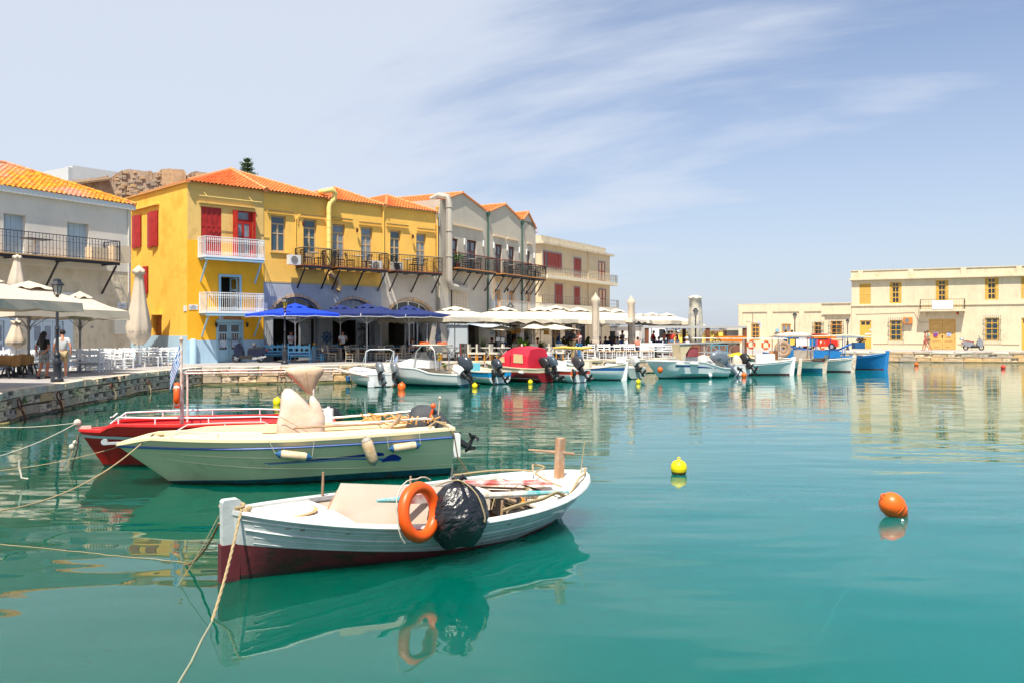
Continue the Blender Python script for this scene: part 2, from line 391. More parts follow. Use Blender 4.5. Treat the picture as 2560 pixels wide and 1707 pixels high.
# ================================================================= BUILDINGS
class Fac:
    def __init__(s, name, label, x, y, dx, dy, cat='building'):
        l = sqrt(dx*dx+dy*dy); s.x, s.y, s.dx, s.dy = x, y, dx/l, dy/l
        s.o = thing(name, label, cat, (x, y, 0), atan2(dy, dx))
        s.o['category'] = cat
    def s(s, u, n=0):
        k = (u-CX)/FP; return (k*(s.y-s.dx*n)-s.x-s.dy*n)/(s.dx-k*s.dy)
    def z(s, u, v, n=0):
        t = s.s(u, n); return ZV(v, s.y+s.dy*t-s.dx*n)
    def r(s, u0, vt, u1, vb, n=0):
        """pixel rectangle -> (s0, z0, s1, z1); both v measured at u0"""
        return (s.s(u0, n), s.z(u0, vb, n), s.s(u1, n), s.z(u0, vt, n))
    def w(s, a, y, z=0):
        """local (along, inward, up) -> world"""
        return Vector((s.x+s.dx*a-s.dy*y, s.y+s.dy*a+s.dx*y, z))
def plaster(name, col, dk=None, **k):
    a = dict(var=.12, vs=.8, bump=.35, bs=5, streak=.30, spec=.2); a.update(k)
    return mat(name, col, .9, dark=dk, ds=k.get('ds', 1.1), dth=k.get('dth', (.6, .78)), **{x: y for x, y in a.items() if x not in ('ds', 'dth')})
M_yel = plaster('plaster_yellow', (.93,.54,.12), (.86,.44,.07), streak=.12)
M_yel1 = plaster('plaster_ochre_aged', (.76,.50,.17), (.60,.36,.12), streak=.30, dth=(.56,.72), bump=.6)
M_org = plaster('plaster_orange', (.93,.46,.03), (.85,.34,.02), streak=.08, bump=.6)
M_side = plaster('plaster_side_yellow', (.94,.55,.09), (.88,.40,.05), streak=.25, bump=.5, ds=.6, dth=(.5,.66))
M_lbl = plaster('plaster_sky_blue', (.42,.60,.74), (.55,.66,.74), streak=.15)
M_gbl = plaster('plaster_grey_blue', (.40,.42,.44), (.47,.48,.49), streak=.18, ds=.7, dth=(.55,.75))
M_beig = plaster('plaster_beige', (.56,.51,.44), (.48,.43,.36), streak=.2)
M_grey = plaster('plaster_warm_grey', (.54,.49,.41), (.47,.43,.36), streak=.08, bump=.2)
M_crm = plaster('plaster_cream', (.72,.57,.37), (.63,.48,.30), streak=.22)
M_pal = plaster('plaster_pale_yellow', (.75,.63,.44), (.60,.47,.30), streak=.5, dth=(.56,.72), bump=.6)
M_wht = plaster('plaster_offwhite', (.74,.70,.63), (.62,.56,.46), streak=.15)
M_rough = plaster('plaster_rough_cream', (.70,.61,.46), (.50,.41,.26), streak=.35, bump=1, bs=4, dth=(.5,.68))
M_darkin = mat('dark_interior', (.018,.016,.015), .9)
M_room = mat('dim_room', (.13,.11,.095), .9, var=.5, vs=2)
M_glass = mat('window_glass', (.035,.075,.10), .06, spec=.8)
M_glassd = mat('window_glass_dark', (.02,.022,.025), .07, spec=.8)
M_curt = mat('curtained_glass', (.22,.27,.32), .15, spec=.6, var=.3, vs=6)
M_red = mat('red_shutter_paint', (.42,.022,.018), .5, var=.25, vs=3, bump=.1)
M_tan = mat('tan_frame_paint', (.50,.35,.19), .5)
M_blue = mat('pale_blue_paint', (.30,.50,.63), .5, var=.08)
M_blue2 = mat('light_blue_shutter_paint', (.43,.56,.66), .55, var=.06)
M_white = mat('white_paint', (.82,.84,.86), .45)
M_black = mat('black_iron', (.016,.015,.017), .5, spec=.4)
M_brn = mat('dark_brown_frame', (.10,.022,.015), .5)
M_orw = mat('orange_wood', (.62,.24,.03), .5, var=.2, vs=6)
M_mari = mat('ochre_frame_paint', (.72,.42,.07), .55, var=.12, vs=4)
M_dkred = mat('maroon_shutter_paint', (.36,.055,.035), .6, var=.1)
M_gsur = mat('grey_surround', (.30,.27,.28), .8)
M_rail2 = mat('rust_red_wood', (.38,.09,.04), .6, var=.2)
M_tile = mat('terracotta_tile', (.74,.21,.045), .8, col2=(.55,.12,.04), vs=5, bump=.3, bs=20)
M_ridge = mat('terracotta_ridge', (.76,.27,.10), .85, var=.15, vs=4)
M_lich = mat('lichen_tile', (.80,.36,.02), .9, col2=(.42,.10,.03), vs=4.5, bump=.8, bs=18, dark=(.58,.26,.17), ds=.45, dth=(.5,.6))
M_pipe = mat('cream_pipe', (.88,.64,.20), .5)
M_pipeg = mat('grey_pipe', (.45,.41,.35), .7)
M_pipeb = mat('tan_pipe', (.55,.36,.16), .6)
M_green = mat('green_downpipe', (.045,.12,.09), .5)
M_arch = mat('arch_stone', (.58,.42,.27), .9, col2=(.42,.26,.16), vs=6, bump=.7, bs=18, rnd=.25)
M_steel = mat('galvanised_steel', (.55,.56,.58), .35, metal=.8)
M_ac = mat('ac_white', (.72,.70,.65), .5)

def tile_roof(name, parent, A, B, T0, T1, mt=None, pitch=.22, row=.30, amp=.035):
    """corrugated tile slope: eave A->B, top edge T0->T1 (may coincide); rows lapped over each other"""
    A, B, T0, T1 = map(Vector, (A, B, T0, T1)); mt = mt or M_tile
    L = max((B-A).length, .01); H = max(((T0+T1)/2-(A+B)/2).length, .01); nr = max(2, int(H/row)); nm = (B-A).cross(T0-A)
    if nm.length < 1e-6: nm = (B-A).cross(T1-A)
    nm.normalize()
    if nm.z < 0: nm = -nm
    b = MB(); vs = []; fs = []
    ax = (B-A).normalized()
    for i in range(nr):
        for q, (t, lift) in enumerate(((i/nr, .045), ((i+1)/nr, .0))):
            pass
        p0, p1 = A.lerp(T0, i/nr), B.lerp(T1, i/nr); q0, q1 = A.lerp(T0, (i+1)/nr), B.lerp(T1, (i+1)/nr)
        ln = (p1-p0).length; k = max(3, int(ln/pitch*4)); o = len(vs)
        for j in range(k+1):
            t = j/k; a = p0.lerp(p1, t); d = (a-A).dot(ax)/pitch*2*pi; e = q0.lerp(q1, t); d2 = (e-A).dot(ax)/pitch*2*pi
            w = cos(d)*amp; jt = .02*sin(j*12.9+i*78.2)*sin(j*3.1); vs += [a+nm*(w+.01), a+nm*(w+.045+jt), e+nm*(cos(d2)*amp*.9+.012)]
        for j in range(k): fs += [(o+3*j, o+3*j+3, o+3*j+4, o+3*j+1), (o+3*j+1, o+3*j+4, o+3*j+5, o+3*j+2)]
    b.add(vs, fs); r = part(name, b, mt, parent); r['kind'] = 'stuff'; return r
def ridge(name, parent, pts, r=.11, mt=None):
    b = MB(); P = [Vector(p) for p in pts]
    for i in range(len(P)-1):
        n = max(1, int((P[i+1]-P[i]).length/.4))
        for k in range(n):
            a = P[i].lerp(P[i+1], k/n); c = P[i].lerp(P[i+1], min(1, (k+1.12)/n)); b.tube([a, c], [r*1.12, r*.95], 7)
    return part(name, b, mt or M_ridge, parent, smooth=True)
def glazed(fac, rect, frame_m, panes, y=.16, glass=None, name='window', fw=.055, parent=None, pt=.05):
    """window frame (part) with each glass pane a sub-part. panes = normalised rects x0,z0,x1,z1"""
    x0, z0, x1, z1 = rect; w = x1-x0; h = z1-z0
    hs = [(x0+a*w, z0+b_*h, x0+c*w, z0+d*h) for a, b_, c, d in panes]
    b = MB(); b.holes(x0, x1, z0, z1, hs, y, y+pt, 0, back=True)
    f = part(name, b, frame_m, parent or fac.o)
    for k, hh in enumerate(hs):
        g = MB(); g.box(hh[0]-.004, hh[2]+.004, y+.025, y+.032, hh[1]-.004, hh[3]+.004)
        gm = glass[k % len(glass)] if isinstance(glass, (list, tuple)) else (glass or M_glass)
        part('pane', g, gm, f)
    return f
P4 = [(.08,.80,.92,.96), (.09,.53,.45,.76), (.55,.53,.91,.76), (.09,.05,.45,.50), (.55,.05,.91,.50)]   # fanlight over four
PD = [(.08,.82,.92,.96), (.10,.60,.44,.78), (.56,.60,.90,.78), (.10,.22,.44,.57), (.56,.22,.90,.57)]
P8 = [(.12,.80,.46,.95), (.54,.80,.88,.95)]+[(a, .05+k*.245, b_, .05+k*.245+.205) for k in range(3) for a, b_ in ((.12,.46), (.54,.88))]
def panelled(fac, rect, m, y=-.02, cols=4, rows=3, name='shutter', th=.05, parent=None, label=None):
    x0, z0, x1, z1 = rect; b = MB(); hs = []
    w = (x1-x0)/cols; zz_ = [z0, z0+(z1-z0)*.30, z0+(z1-z0)*.62, z1] if rows == 3 else [z0, z0+(z1-z0)*.5, z1]
    for c in range(cols):
        for r_ in range(len(zz_)-1): hs.append((x0+c*w+w*.2, zz_[r_]+.05, x0+(c+1)*w-w*.2, zz_[r_+1]-.05))
    b.holes(x0, x1, z0, z1, hs, y, y+th*.5); b.box(x0, x1, y+th*.5, y+th, z0, z1)
    for c in range(1, cols): b.box(x0+c*w-.006, x0+c*w+.006, y-.006, y, z0+.005, z1-.005)
    return part(name, b, m, parent or fac.o, label=label)
def louvre(fac, rect, m, y=0, th=.04, parent=None, name='shutter', cols=4):
    x0, z0, x1, z1 = rect; b = MB(); w = (x1-x0)/cols; hs = []
    for c in range(cols):
        for a, d in ((.04,.47), (.53,.96)): hs.append((x0+c*w+w*.13, z0+(z1-z0)*a, x0+(c+1)*w-w*.13, z0+(z1-z0)*d))
    b.holes(x0, x1, z0, z1, hs, y, y+th, back=True)
    for h in hs:
        n = max(3, int((h[3]-h[1])/.07))
        for k in range(n):
            zc = h[1]+(k+.5)*(h[3]-h[1])/n; b.add([(h[0],y+.005,zc-.03),(h[2],y+.005,zc-.03),(h[2],y+.03,zc+.03),(h[0],y+.03,zc+.03)], [(0,1,2,3)])
    return part(name, b, m, parent or fac.o)
def rail_run(b, p0, p1, z0, h, sp=.11, r=.008, mi=0, rt=.02, mid=None):
    p0 = Vector((p0[0], p0[1], 0)); p1 = Vector((p1[0], p1[1], 0)); n = max(1, int((p1-p0).length/sp)); up = Vector((0,0,1))
    b.beam(p0+up*(z0+h), p1+up*(z0+h), rt*2, rt*1.6, mi); b.beam(p0+up*(z0+.06), p1+up*(z0+.06), .02, .02, mi)
    if mid: b.beam(p0+up*(z0+h*mid), p1+up*(z0+h*mid), .015, .015, mi)
    for k in range(n+1):
        q = p0.lerp(p1, k/n); w = r*2.6 if k in (0, n) else r; b.beam(q+up*z0, q+up*(z0+h), w*2, w*2, mi)
def balcony(fac, s0, s1, zf, n, h, m_rail, m_slab, m_br, braces=2, th=.10, style='bar', sp=.11, top_m=None, brh=.95, name='balcony', under=None, label=None, leftside=True):
    """one balcony: floor slab (part) with railing and braces as sub-parts"""
    b = MB(); b.box(s0, s1, -n, -.002, zf-th, zf); f = part(name, b, m_slab, fac.o, label=label)
    b = MB(); y = -n+.03; mats = [m_rail]
    runs = [((s0+.03, -.03), (s0+.03, y)), ((s0+.03, y), (s1-.03, y)), ((s1-.03, y), (s1-.03, -.03))]
    for a, c in runs: rail_run(b, a, c, zf, h, sp, mid=.72 if style in ('fancy', 'rect') else None)
    if style == 'fancy':
        L = s1-s0-.06; k = int(L/sp)
        for i in range(k):
            x = s0+.03+(i+.5)*L/k
            for zc in (.14, .86): b.tube([(x+cos(t*pi/3)*sp*.38, y, zf+h*zc+sin(t*pi/3)*.05) for t in range(6)], .009, 4, closed=True)
    if style == 'rect':
        L = s1-s0-.06; k = int(L/(sp*2))
        for i in range(k):
            x = s0+.03+(i+.5)*L/k; b.beam((x-sp*.5,y,zf+h*.35), (x+sp*.5,y,zf+h*.35), .012); b.beam((x-sp*.4,y,zf+h*.86), (x+sp*.4,y,zf+h*.86), .012)
    if style == 'wave':
        L = s1-s0-.06; k = int(L/(sp*1.0))
        for i in range(k):
            x = s0+.03+(i+.5)*L/k; b.tube([(x+sin(q*pi/3)*.03, y, zf+.06+(h-.1)*q/6) for q in range(7)], .009, 4)
    part('railing', b, m_rail, f)
    if top_m:
        b = MB()
        for a, c in runs: b.beam((a[0], a[1], zf+h+.028), (c[0], c[1], zf+h+.028), .06, .03)
        part('handrail', b, top_m, f)
    if under:
        b = MB(); b.box(s0+.02, s1-.02, -n+.02, -n+.10, zf-th-.14, zf-th-.002)
        for k in range(braces+1 if braces else 0):
            x = lerp(s0+.12, s1-.12, k/max(1, braces)); b.box(x-.035, x+.035, -n+.11, -.002, zf-th-.12, zf-th-.002)
        part('joist', b, under, f)
    for k in range(braces):
        x = lerp(s0+.15, s1-.15, k/max(1, braces-1)) if braces > 1 else (s0+s1)/2
        b = MB(); b.beam((x, -n+.12, zf-th-.02-(.14 if under else 0)), (x, -.03, zf-th-brh), .07, .07); part('brace', b, m_br, f)
    return f
def ledge(fac, u0, v0, u1, n=.12, th=.045, m=None, name='ledge', dz=0):
    s0, s1 = fac.s(u0), fac.s(u1); z = fac.z(u0, v0)
    b = MB(); b.prism([(s0, z-th), (s1, z-th+dz), (s1, z+dz), (s0, z)], -n, -.001); return part(name, b, m or M_yel, fac.o)
def lamp_wall(fac, u, v, m=None, name='wall_lamp'):
    s, z = fac.s(u), fac.z(u, v); b = MB(); b.tube([(s,-.01,z+.12),(s,-.14,z+.16),(s,-.18,z+.08)], .014, 5); b.lathe([(.03,.10),(.09,.06),(.07,-.10),(.02,-.16)], (s,-.18,z), 6); return part(name, b, m or M_brn, fac.o)
def acunit(fac, s, z, y, m=None, name='air_conditioner', rz=0):
    o = thing(name, None, None, fac.w(s, y, z), fac.o.rotation_euler.z+rz)
    b = MB(); b.box(-.4, .4, -.16, .16, 0, .56); part('casing', b, m or M_ac, o)
    b = MB(); b.X = Matrix.Rotation(radians(90), 4, 'X'); b.X.translation = Vector((-.08, -.165, .28)); b.lathe([(.22,0),(.22,.012),(.19,.012),(.19,.004)], (0,0,0), 16)
    for k in range(4): b.tube([(cos(k*pi/4)*.19, sin(k*pi/4)*.19, .01), (-cos(k*pi/4)*.19, -sin(k*pi/4)*.19, .01)], .006, 4)
    part('fan_grille', b, mat('ac_grille', (.25,.22,.2), .5), o); return o
def text(parent, s, z, y, txt, size, m, name='lettering', rx=90):
    cu = bpy.data.curves.new(name, 'FONT'); cu.body = txt; cu.size = size; cu.align_x = 'CENTER'; cu.align_y = 'CENTER'; cu.extrude = .002; cu.materials.append(m)
    o = bpy.data.objects.new(name, cu); C.objects.link(o); me = bpy.data.meshes.new_from_object(o.evaluated_get(bpy.context.evaluated_depsgraph_get())); bpy.data.objects.remove(o); o = link(name, me); o.parent = parent; o.location = (s, y, z); o.rotation_euler = (radians(90), 0, 0); return o
# ---------------------------------------------------------------- A: the long yellow house on the quay
A = Fac('yellow_house', 'long yellow house with orange tiled roofs, red shutters and blue and iron balconies', -17.2, 44.5, .725, .689)
LA = 16.75; ZE = 10.52
# openings
rA = {}
rA['sh1'] = A.r(502.5, 516, 553.7, 639); rA['dr1'] = A.r(582, 525, 634, 650); rA['mid'] = A.r(552, 692, 598, 778)
rA['gd'] = A.r(543, 806, 605, 903)
ups = [(679,538,716,629), (759.7,547,793,656), (833,559.6,863.6,665), (904,567,932.5,672), (976.8,575,1003,679), (1042,583.5,1066,684)]
rU = [A.r(*q) for q in ups]
sS = A.s(659)                         # seam between the corner house and the row
def H(k): r_ = rA[k]; return r_
Zb = 5.42
zA1 = A.z(560, 606)
b = MB(); b.holes(0, sS, zA1, ZE, [(rA['sh1'][0], zA1, rA['sh1'][2], rA['sh1'][3]), (rA['dr1'][0], zA1, rA['dr1'][2], rA['dr1'][3])] , 0, .22)
b.holes(0, sS, 2.12, zA1, [(rA['sh1'][0], rA['sh1'][1], rA['sh1'][2], zA1), (rA['dr1'][0], rA['sh1'][1], rA['dr1'][2], zA1), rA['mid'], (rA['gd'][0], 2.12, rA['gd'][2], rA['gd'][3])], 0, .22, 1)
b.holes(0, sS, .3, 2.12, [(rA['gd'][0], .3, rA['gd'][2], 2.12)], -.02, .22, 2)
part('corner_wall', b, [M_yel1, M_org, M_lbl], A.o)
hsU = rU; b = MB(); b.holes(sS, LA, Zb+.9, ZE, rU, .05, .27)
b.holes(sS, A.s(955), Zb, Zb+.9, [], .05, .27)
part('upper_wall', b, M_yel, A.o)
b = MB(); b.box(sS, A.s(955), .02, .05, Zb-.06, Zb+.05); part('cornice', b, mat('ochre_trim', (.70,.46,.14), .8, var=.2), A.o)
# lower walls with real arched openings
def arched(fac, s0, s1, z0, zt, a0, a1, spring, crown, y0, y1, m, name='lower_wall', n=18):
    r_ = (a1-a0)/2; c = (a0+a1)/2; arc = [(c-r_*cos(pi*i/n), spring+(crown-spring)*sin(pi*i/n)) for i in range(n+1)]
    b = MB(); k = len(arc)
    tops = [(p[0], zt) for p in arc]
    # wall above the arch in strips, piers beside it
    for i in range(k-1): b.add([(arc[i][0],y0,arc[i][1]),(arc[i+1][0],y0,arc[i+1][1]),(tops[i+1][0],y0,zt),(tops[i][0],y0,zt)], [(0,1,2,3)]); b.add([(arc[i][0],y0,arc[i][1]),(arc[i+1][0],y0,arc[i+1][1]),(arc[i+1][0],y1,arc[i+1][1]),(arc[i][0],y1,arc[i][1])], [(0,3,2,1)])
    b.box(s0, a0, y0, y1, z0, zt); b.box(a1, s1, y0, y1, z0, zt)
    w = part(name, b, m, fac.o)
    # voussoirs: each arch stone an object
    nv = 17
    for i in range(nv):
        t0, t1 = pi*(i+.06)/nv, pi*(i+.94)/nv; e = .16+.03*sin(i*7.3)
        P = lambda t, q: (c-(r_+q)*cos(t), spring+(crown-spring+q)*sin(t))
        q = [P(t0,-.015), P(t1,-.015), P(t1,e), P(t0,e)]
        v = MB(); v.prism([q[0], q[1], q[2], q[3]], y0-.03, y0+.14); part('arch_stone', v, M_arch, w)
    return w
def archpix(fac, u0, u1, ucr, vcr, vsp):
    a0, a1 = fac.s(u0), fac.s(u1); return a0, a1, fac.z(u0, vsp), fac.z(ucr, vcr)
a0, a1, sp, cr = archpix(A, 683, 800, 740, 742, 786); sm = A.s(817)
arched(A, sS, sm, .3, Zb-.06, a0, a1, sp, cr, .04, .5, M_gbl); ar1 = (a0, a1, sp, cr)
a0, a1, sp, cr = archpix(A, 832, 938, 888, 748, 790); sm2 = A.s(954)
arched(A, sm, sm2, .3, Zb-.06, a0, a1, sp, cr, .04, .5, M_gbl); ar2 = (a0, a1, sp, cr)
a0, a1, sp, cr = archpix(A, 972, 1081, 1024, 751, 792)
arched(A, sm2, LA, .3, Zb+.9, a0, a1, sp, cr, .04, .5, M_beig); ar3 = (a0, a1, sp, cr)
# arch joinery: frames with panes inside each arch, door leaves folded open
M_gfr = mat('grey_joinery', (.30,.32,.34), .5); M_wfr = mat('white_joinery', (.66,.68,.68), .5)
for (a0, a1, sp, cr), fm, gl in ((ar1, M_gfr, M_glassd), (ar2, M_gfr, M_curt), (ar3, M_wfr, M_glassd)):
    c = (a0+a1)/2; r_ = (a1-a0)/2; b = MB(); y = .34
    b.tube([(c-(r_-.05)*cos(pi*i/16), y, sp+(cr-sp-.05)*sin(pi*i/16)) for i in range(17)], .045, 4)
    b.box(a0, a1, y-.04, y+.04, sp-.25, sp-.17); b.box(c-.04, c+.04, y-.03, y+.03, sp-.17, cr-.04)
    for q in (.25, .75): b.box(lerp(a0,a1,q)-.03, lerp(a0,a1,q)+.03, y-.03, y+.03, sp-.17, sp+(cr-sp)*.82)
    w = part('arch_window', b, fm, A.o)
    for k in range(4):
        g = MB(); q0, q1 = lerp(a0,a1,k/4)+.03, lerp(a0,a1,(k+1)/4)-.03
        f = lambda x: sp+(cr-sp)*sqrt(max(0, 1-((x-c)/r_)**2))-.06
        g.prism([(q0, sp-.17), (q1, sp-.17)]+[(lerp(q1,q0,i/4), max(sp-.16, f(lerp(q1,q0,i/4)))) for i in range(5)], y-.004, y+.004); part('pane', g, gl, w)
    for q0, q1 in ((.02,.06), (.60,.86), (.93,.98)) if fm is M_gfr else ((.0,.05), (.42,.64), (.70,.96)):
        x0, x1 = lerp(a0,a1,q0), lerp(a0,a1,q1)
        if x1-x0 < .25: b = MB(); b.box(x0, x1, y-.03, y+.03, QZ, sp-.25); part('jamb', b, fm, A.o)
        else: glazed(A, (x0, QZ+.02, x1, sp-.27), fm, [(.12,.14,.88,.93)], y-.03, M_glassd, 'door_leaf')
b = MB(); b.box(sS+.3, LA-.1, 3.6, 3.7, QZ, 5.2); b.box(sS+.3, LA-.1, .5, 3.7, QZ+.006, QZ+.03); b.box(sS+.3, LA-.1, .5, 3.7, 4.8, 4.9)
for s_ in (sS+.3, sm, sm2, LA-.2): b.box(s_, s_+.12, .52, 3.6, QZ, 4.8)
part('room', b, M_room, A.o)
# back and side walls, reveals
SD = Fac('tmp', 'x', -17.2, 44.5, -.716, .698); bpy.data.objects.remove(SD.o)
Ls = 9.0; angA = atan2(A.dy, A.dx); angS = atan2(.698, -.716)
sideM = Matrix.Rotation(angS-angA, 4, 'Z')
# side facade is seen from the left: local x runs inward along the wall, outward face towards -x of the house
side = bpy.data.objects.new('side_wall', None)
sdm = MB()
def sz(u, v): k = (u-CX)/FP; t = (-17.2-k*44.5)/(k*.698+.716); return t, ZV(v, 44.5+.698*t)
s_h = []
for q in ((332,543,354,622), (370,533.5,396,620)):
    t1, zt = sz(q[0], q[1]); t0, zz1 = sz(q[2], q[1]); _, zb = sz(q[0], q[3]); s_h.append((t0, zb, t1, zt))
t1, zt = sz(358, 668); t0, _ = sz(371, 668); _, zb = sz(358, 735); s_h.append((t0, zb, t1, zt))
t1, zt = sz(383, 790); t0, _ = sz(404, 790); _, zb = sz(383, 845); s_h.append((t0, zb, t1, zt))
sdm.X = sideM
sdm.holes(0, Ls, 2.35, ZE, s_h, 0, -.22); sdm.holes(0, Ls, .3, 2.35, [], .02, -.22, 1)
sdm.box(Ls, Ls+.2, -8, 0, .3, ZE); 
sdm.X = None; sdm.box(LA-.02, LA, .5, 9, .3, ZE); sdm.box(.3, LA-.1, 4.2, 4.3, 5.3, ZE); sdm.box(.2, sS, 1.2, 1.3, .3, ZE); sdm.box(sS+.1, LA-.1, .28, 4.2, 5.3, 5.4)
part('side_wall', sdm, [M_side, M_lbl], A.o)
# side shutters (red), ledge, small lean-to
for i, (t0, z0_, t1, z1_) in enumerate(s_h[:3]):
    b = MB(); b.X = sideM; b.box(t0, t1, -.18, -.16, z0_, z1_); part('pane', b, M_darkin, A.o)
    w_ = (t1-t0)*.46
    for a, ang in ((t0, 12), (t1-w_, -38)):
        b = MB(); b.X = sideM @ Matrix.Translation((a, .04, 0)) @ Matrix.Rotation(radians(14 if a == t0 else -3), 4, 'Z')
        b.box(0, w_, 0, .045, z0_, z1_)
        for k in range(3): b.box(w_*.2, w_*.8, .045, .055, z0_+.1+k*(z1_-z0_)/3, z0_+(k+1)*(z1_-z0_)/3-.08)
        part('shutter', b, M_red, A.o)
b = MB(); b.X = sideM; t0, z0_, t1, z1_ = s_h[3]; b.box(t0, t1, -.2, -.18, z0_, z1_); part('pane', b, mat('amber_recess', (.45,.16,.02), .8), A.o)
b = MB(); b.X = sideM; b.box(s_h[1][0]-.15, s_h[0][2]+.1, 0, .16, s_h[1][3]+.32, s_h[1][3]+.40); part('ledge', b, M_yel, A.o); b = MB(); b.X = sideM; b.box(t0-.1, t1+.2, 0, .3, z1_+.04, z1_+.09); part('canopy_ledge', b, M_yel, A.o)
# corner house joinery
panelled(A, rA['sh1'], M_red, .02, 4, 3, label='red panelled shutters closed')
f = glazed(A, rA['dr1'], M_red, [(.22,.83,.80,.97), (.22,.48,.46,.74), (.58,.48,.82,.74), (.22,.12,.46,.46), (.58,.12,.82,.46)], .10, M_curt, 'balcony_door')
for x0, a in ((rA['dr1'][0]+.02, -80), (rA['dr1'][2]-.02, -100)):
    b = MB(); b.X = Matrix.Translation((x0, .0, 0)) @ Matrix.Rotation(radians(a), 4, 'Z'); b.box(0, .42, -.02, .02, rA['dr1'][1], rA['dr1'][3]-.05); 
    for k in range(3): b.box(.06, .36, -.03, .03, rA['dr1'][1]+.12+k*.85, rA['dr1'][1]+.85+k*.85)
    part('shutter', b, M_red, A.o)
m_ = rA['mid']; b = MB(); b.holes(m_[0]-.13, m_[2]+.13, m_[1], m_[3]+.13, [(m_[0], m_[1], m_[2], m_[3])], -.04, .2); part('door_frame', b, M_blue, A.o)
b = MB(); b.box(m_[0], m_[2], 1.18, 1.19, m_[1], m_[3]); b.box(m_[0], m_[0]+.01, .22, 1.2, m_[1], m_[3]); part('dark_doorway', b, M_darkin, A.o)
b = MB(); b.X = Matrix.Translation((m_[2]-.02, .16, 0)) @ Matrix.Rotation(radians(118), 4, 'Z'); hh = m_[3]-m_[1]; b.holes(0, .5, m_[1], m_[3], [(.08, m_[1]+.3, .42, m_[1]+hh*.6), (.08, m_[1]+hh*.65, .42, m_[3]-.1)], -.02, .02, back=True); part('door_leaf', b, M_blue, A.o)
g_ = rA['gd']; b = MB(); b.holes(g_[0]-.06, g_[2]+.06, QZ, g_[3]+.14, [(g_[0]+.02, QZ, g_[2]-.02, g_[3])], -.05, .2); part('door_frame', b, M_blue, A.o)
cx2 = (g_[0]+g_[2])/2; h_ = g_[3]-QZ
for x0, x1 in ((g_[0]+.03, cx2-.012), (cx2+.012, g_[2]-.03)):
    d = glazed(A, (x0, QZ+.02, x1, g_[3]-.01), M_blue, [(.16,.76,.84,.94), (.16,.32,.84,.72)], .08, M_glassd, 'door')
    b = MB()
    for k in range(4): x = lerp(x0+.14, x1-.14, k/3); b.box(x-.008, x+.008, .055, .07, QZ+h_*.34, QZ+h_*.71)
    part('grille', b, M_white, d)
    b = MB(); b.box(x0+.15, x1-.15, .045, .054, QZ+h_*.38, QZ+h_*.56); part('notice', b, mat('notice_paper', (.55,.6,.66), .7, col2=(.1,.25,.5), vs=9), d)
    b = MB(); b.box(x0+.13, x1-.13, .07, .085, QZ+.18, QZ+h_*.26); part('door_panel', b, M_blue, d)
b = MB(); b.tube([(cx2+.06,.02,QZ+.85),(cx2+.06,.02,QZ+1.1)], .012, 5); part('handle', b, M_steel, A.o)
ledge(A, 496, 504, 636, .14, .07, M_yel1)
b = MB(); s0, s1 = A.s(488), A.s(643); z_ = A.z(488, 492)
b.tube([(s0, -.55, z_), (s1, -.55, z_)], .022, 6); 
for u in (507, 620): b.tube([(A.s(u), -.01, z_+.35), (A.s(u), -.55, z_)], .012, 5)
part('awning_rail', b, M_pipe, A.o)
z1 = rA['sh1'][1]; zf1 = z1-.02
balcony(A, A.s(494), A.s(642), zf1, .95, .98, M_white, mat('white_slab', (.74,.78,.82), .6), M_blue, 2, .12, 'fancy', .105, under=M_blue, brh=1.25, label='upper white railed balcony on pale blue brackets')
balcony(A, A.s(497), A.s(641), m_[1]-.02, .95, .98, M_white, mat('white_slab', (.74,.78,.82), .6), M_blue, 2, .12, 'fancy', .105, under=M_blue, brh=1.25, label='lower white railed balcony on pale blue brackets')
for u in (537.6, 614.5): lamp_wall(A, u, 812, M_black)
# signs over the ground door and street plaques
b = MB(); b.box(A.s(559), A.s(603), -.03, -.005, A.z(559, 799), A.z(559, 789)); 
sg = part('sign_board', b, mat('painted_sign', (.50,.20,.06), .7, col2=(.16,.10,.08), vs=5), A.o)
b = MB(); b.box(A.s(546), A.s(557), -.05, -.005, A.z(546, 799), A.z(546, 787)); part('sign_board', b, mat('sign_blue_white', (.62,.66,.72), .6, col2=(.05,.12,.35), vs=9), A.o)
M_plq = mat('plaque_white', (.68,.70,.74), .5); M_ink = mat('ink_dark', (.04,.05,.12), .6)
q = A.r(472, 762, 494.5, 774.5); b = MB(); b.box(q[0], q[2], -.03, -.004, q[1], q[3]); pl = part('street_plaque', b, M_plq, A.o)
text(pl, (q[0]+q[2])/2, q[3]-.07, -.033, 'ΟΔΟΣ', .07, M_ink); text(pl, (q[0]+q[2])/2, (q[1]+q[3])/2-.01, -.033, 'ΝΕΑΡΧΟΥ', .095, M_ink); text(pl, (q[0]+q[2])/2, q[1]+.05, -.033, 'NEARCHOU', .055, M_ink)
b = MB(); b.X = sideM; t1, zt = sz(460, 765); t0, _ = sz(467, 765); b.box(t0, t1, .0, .03, zt-.3, zt); part('notice_board', b, M_plq, A.o)
b = MB(); b.box(A.s(655)-.02, A.s(666), -.14, -.002, A.z(655, 776), A.z(655, 757)); part('meter_box', b, M_ac, A.o)
b = MB(); b.lathe([(.19,-.6),(.18,1.2),(.14,1.28),(0,1.3)], (A.s(480), -.14, QZ), 12); part('buttress', b, M_lbl, A.o, smooth=True)
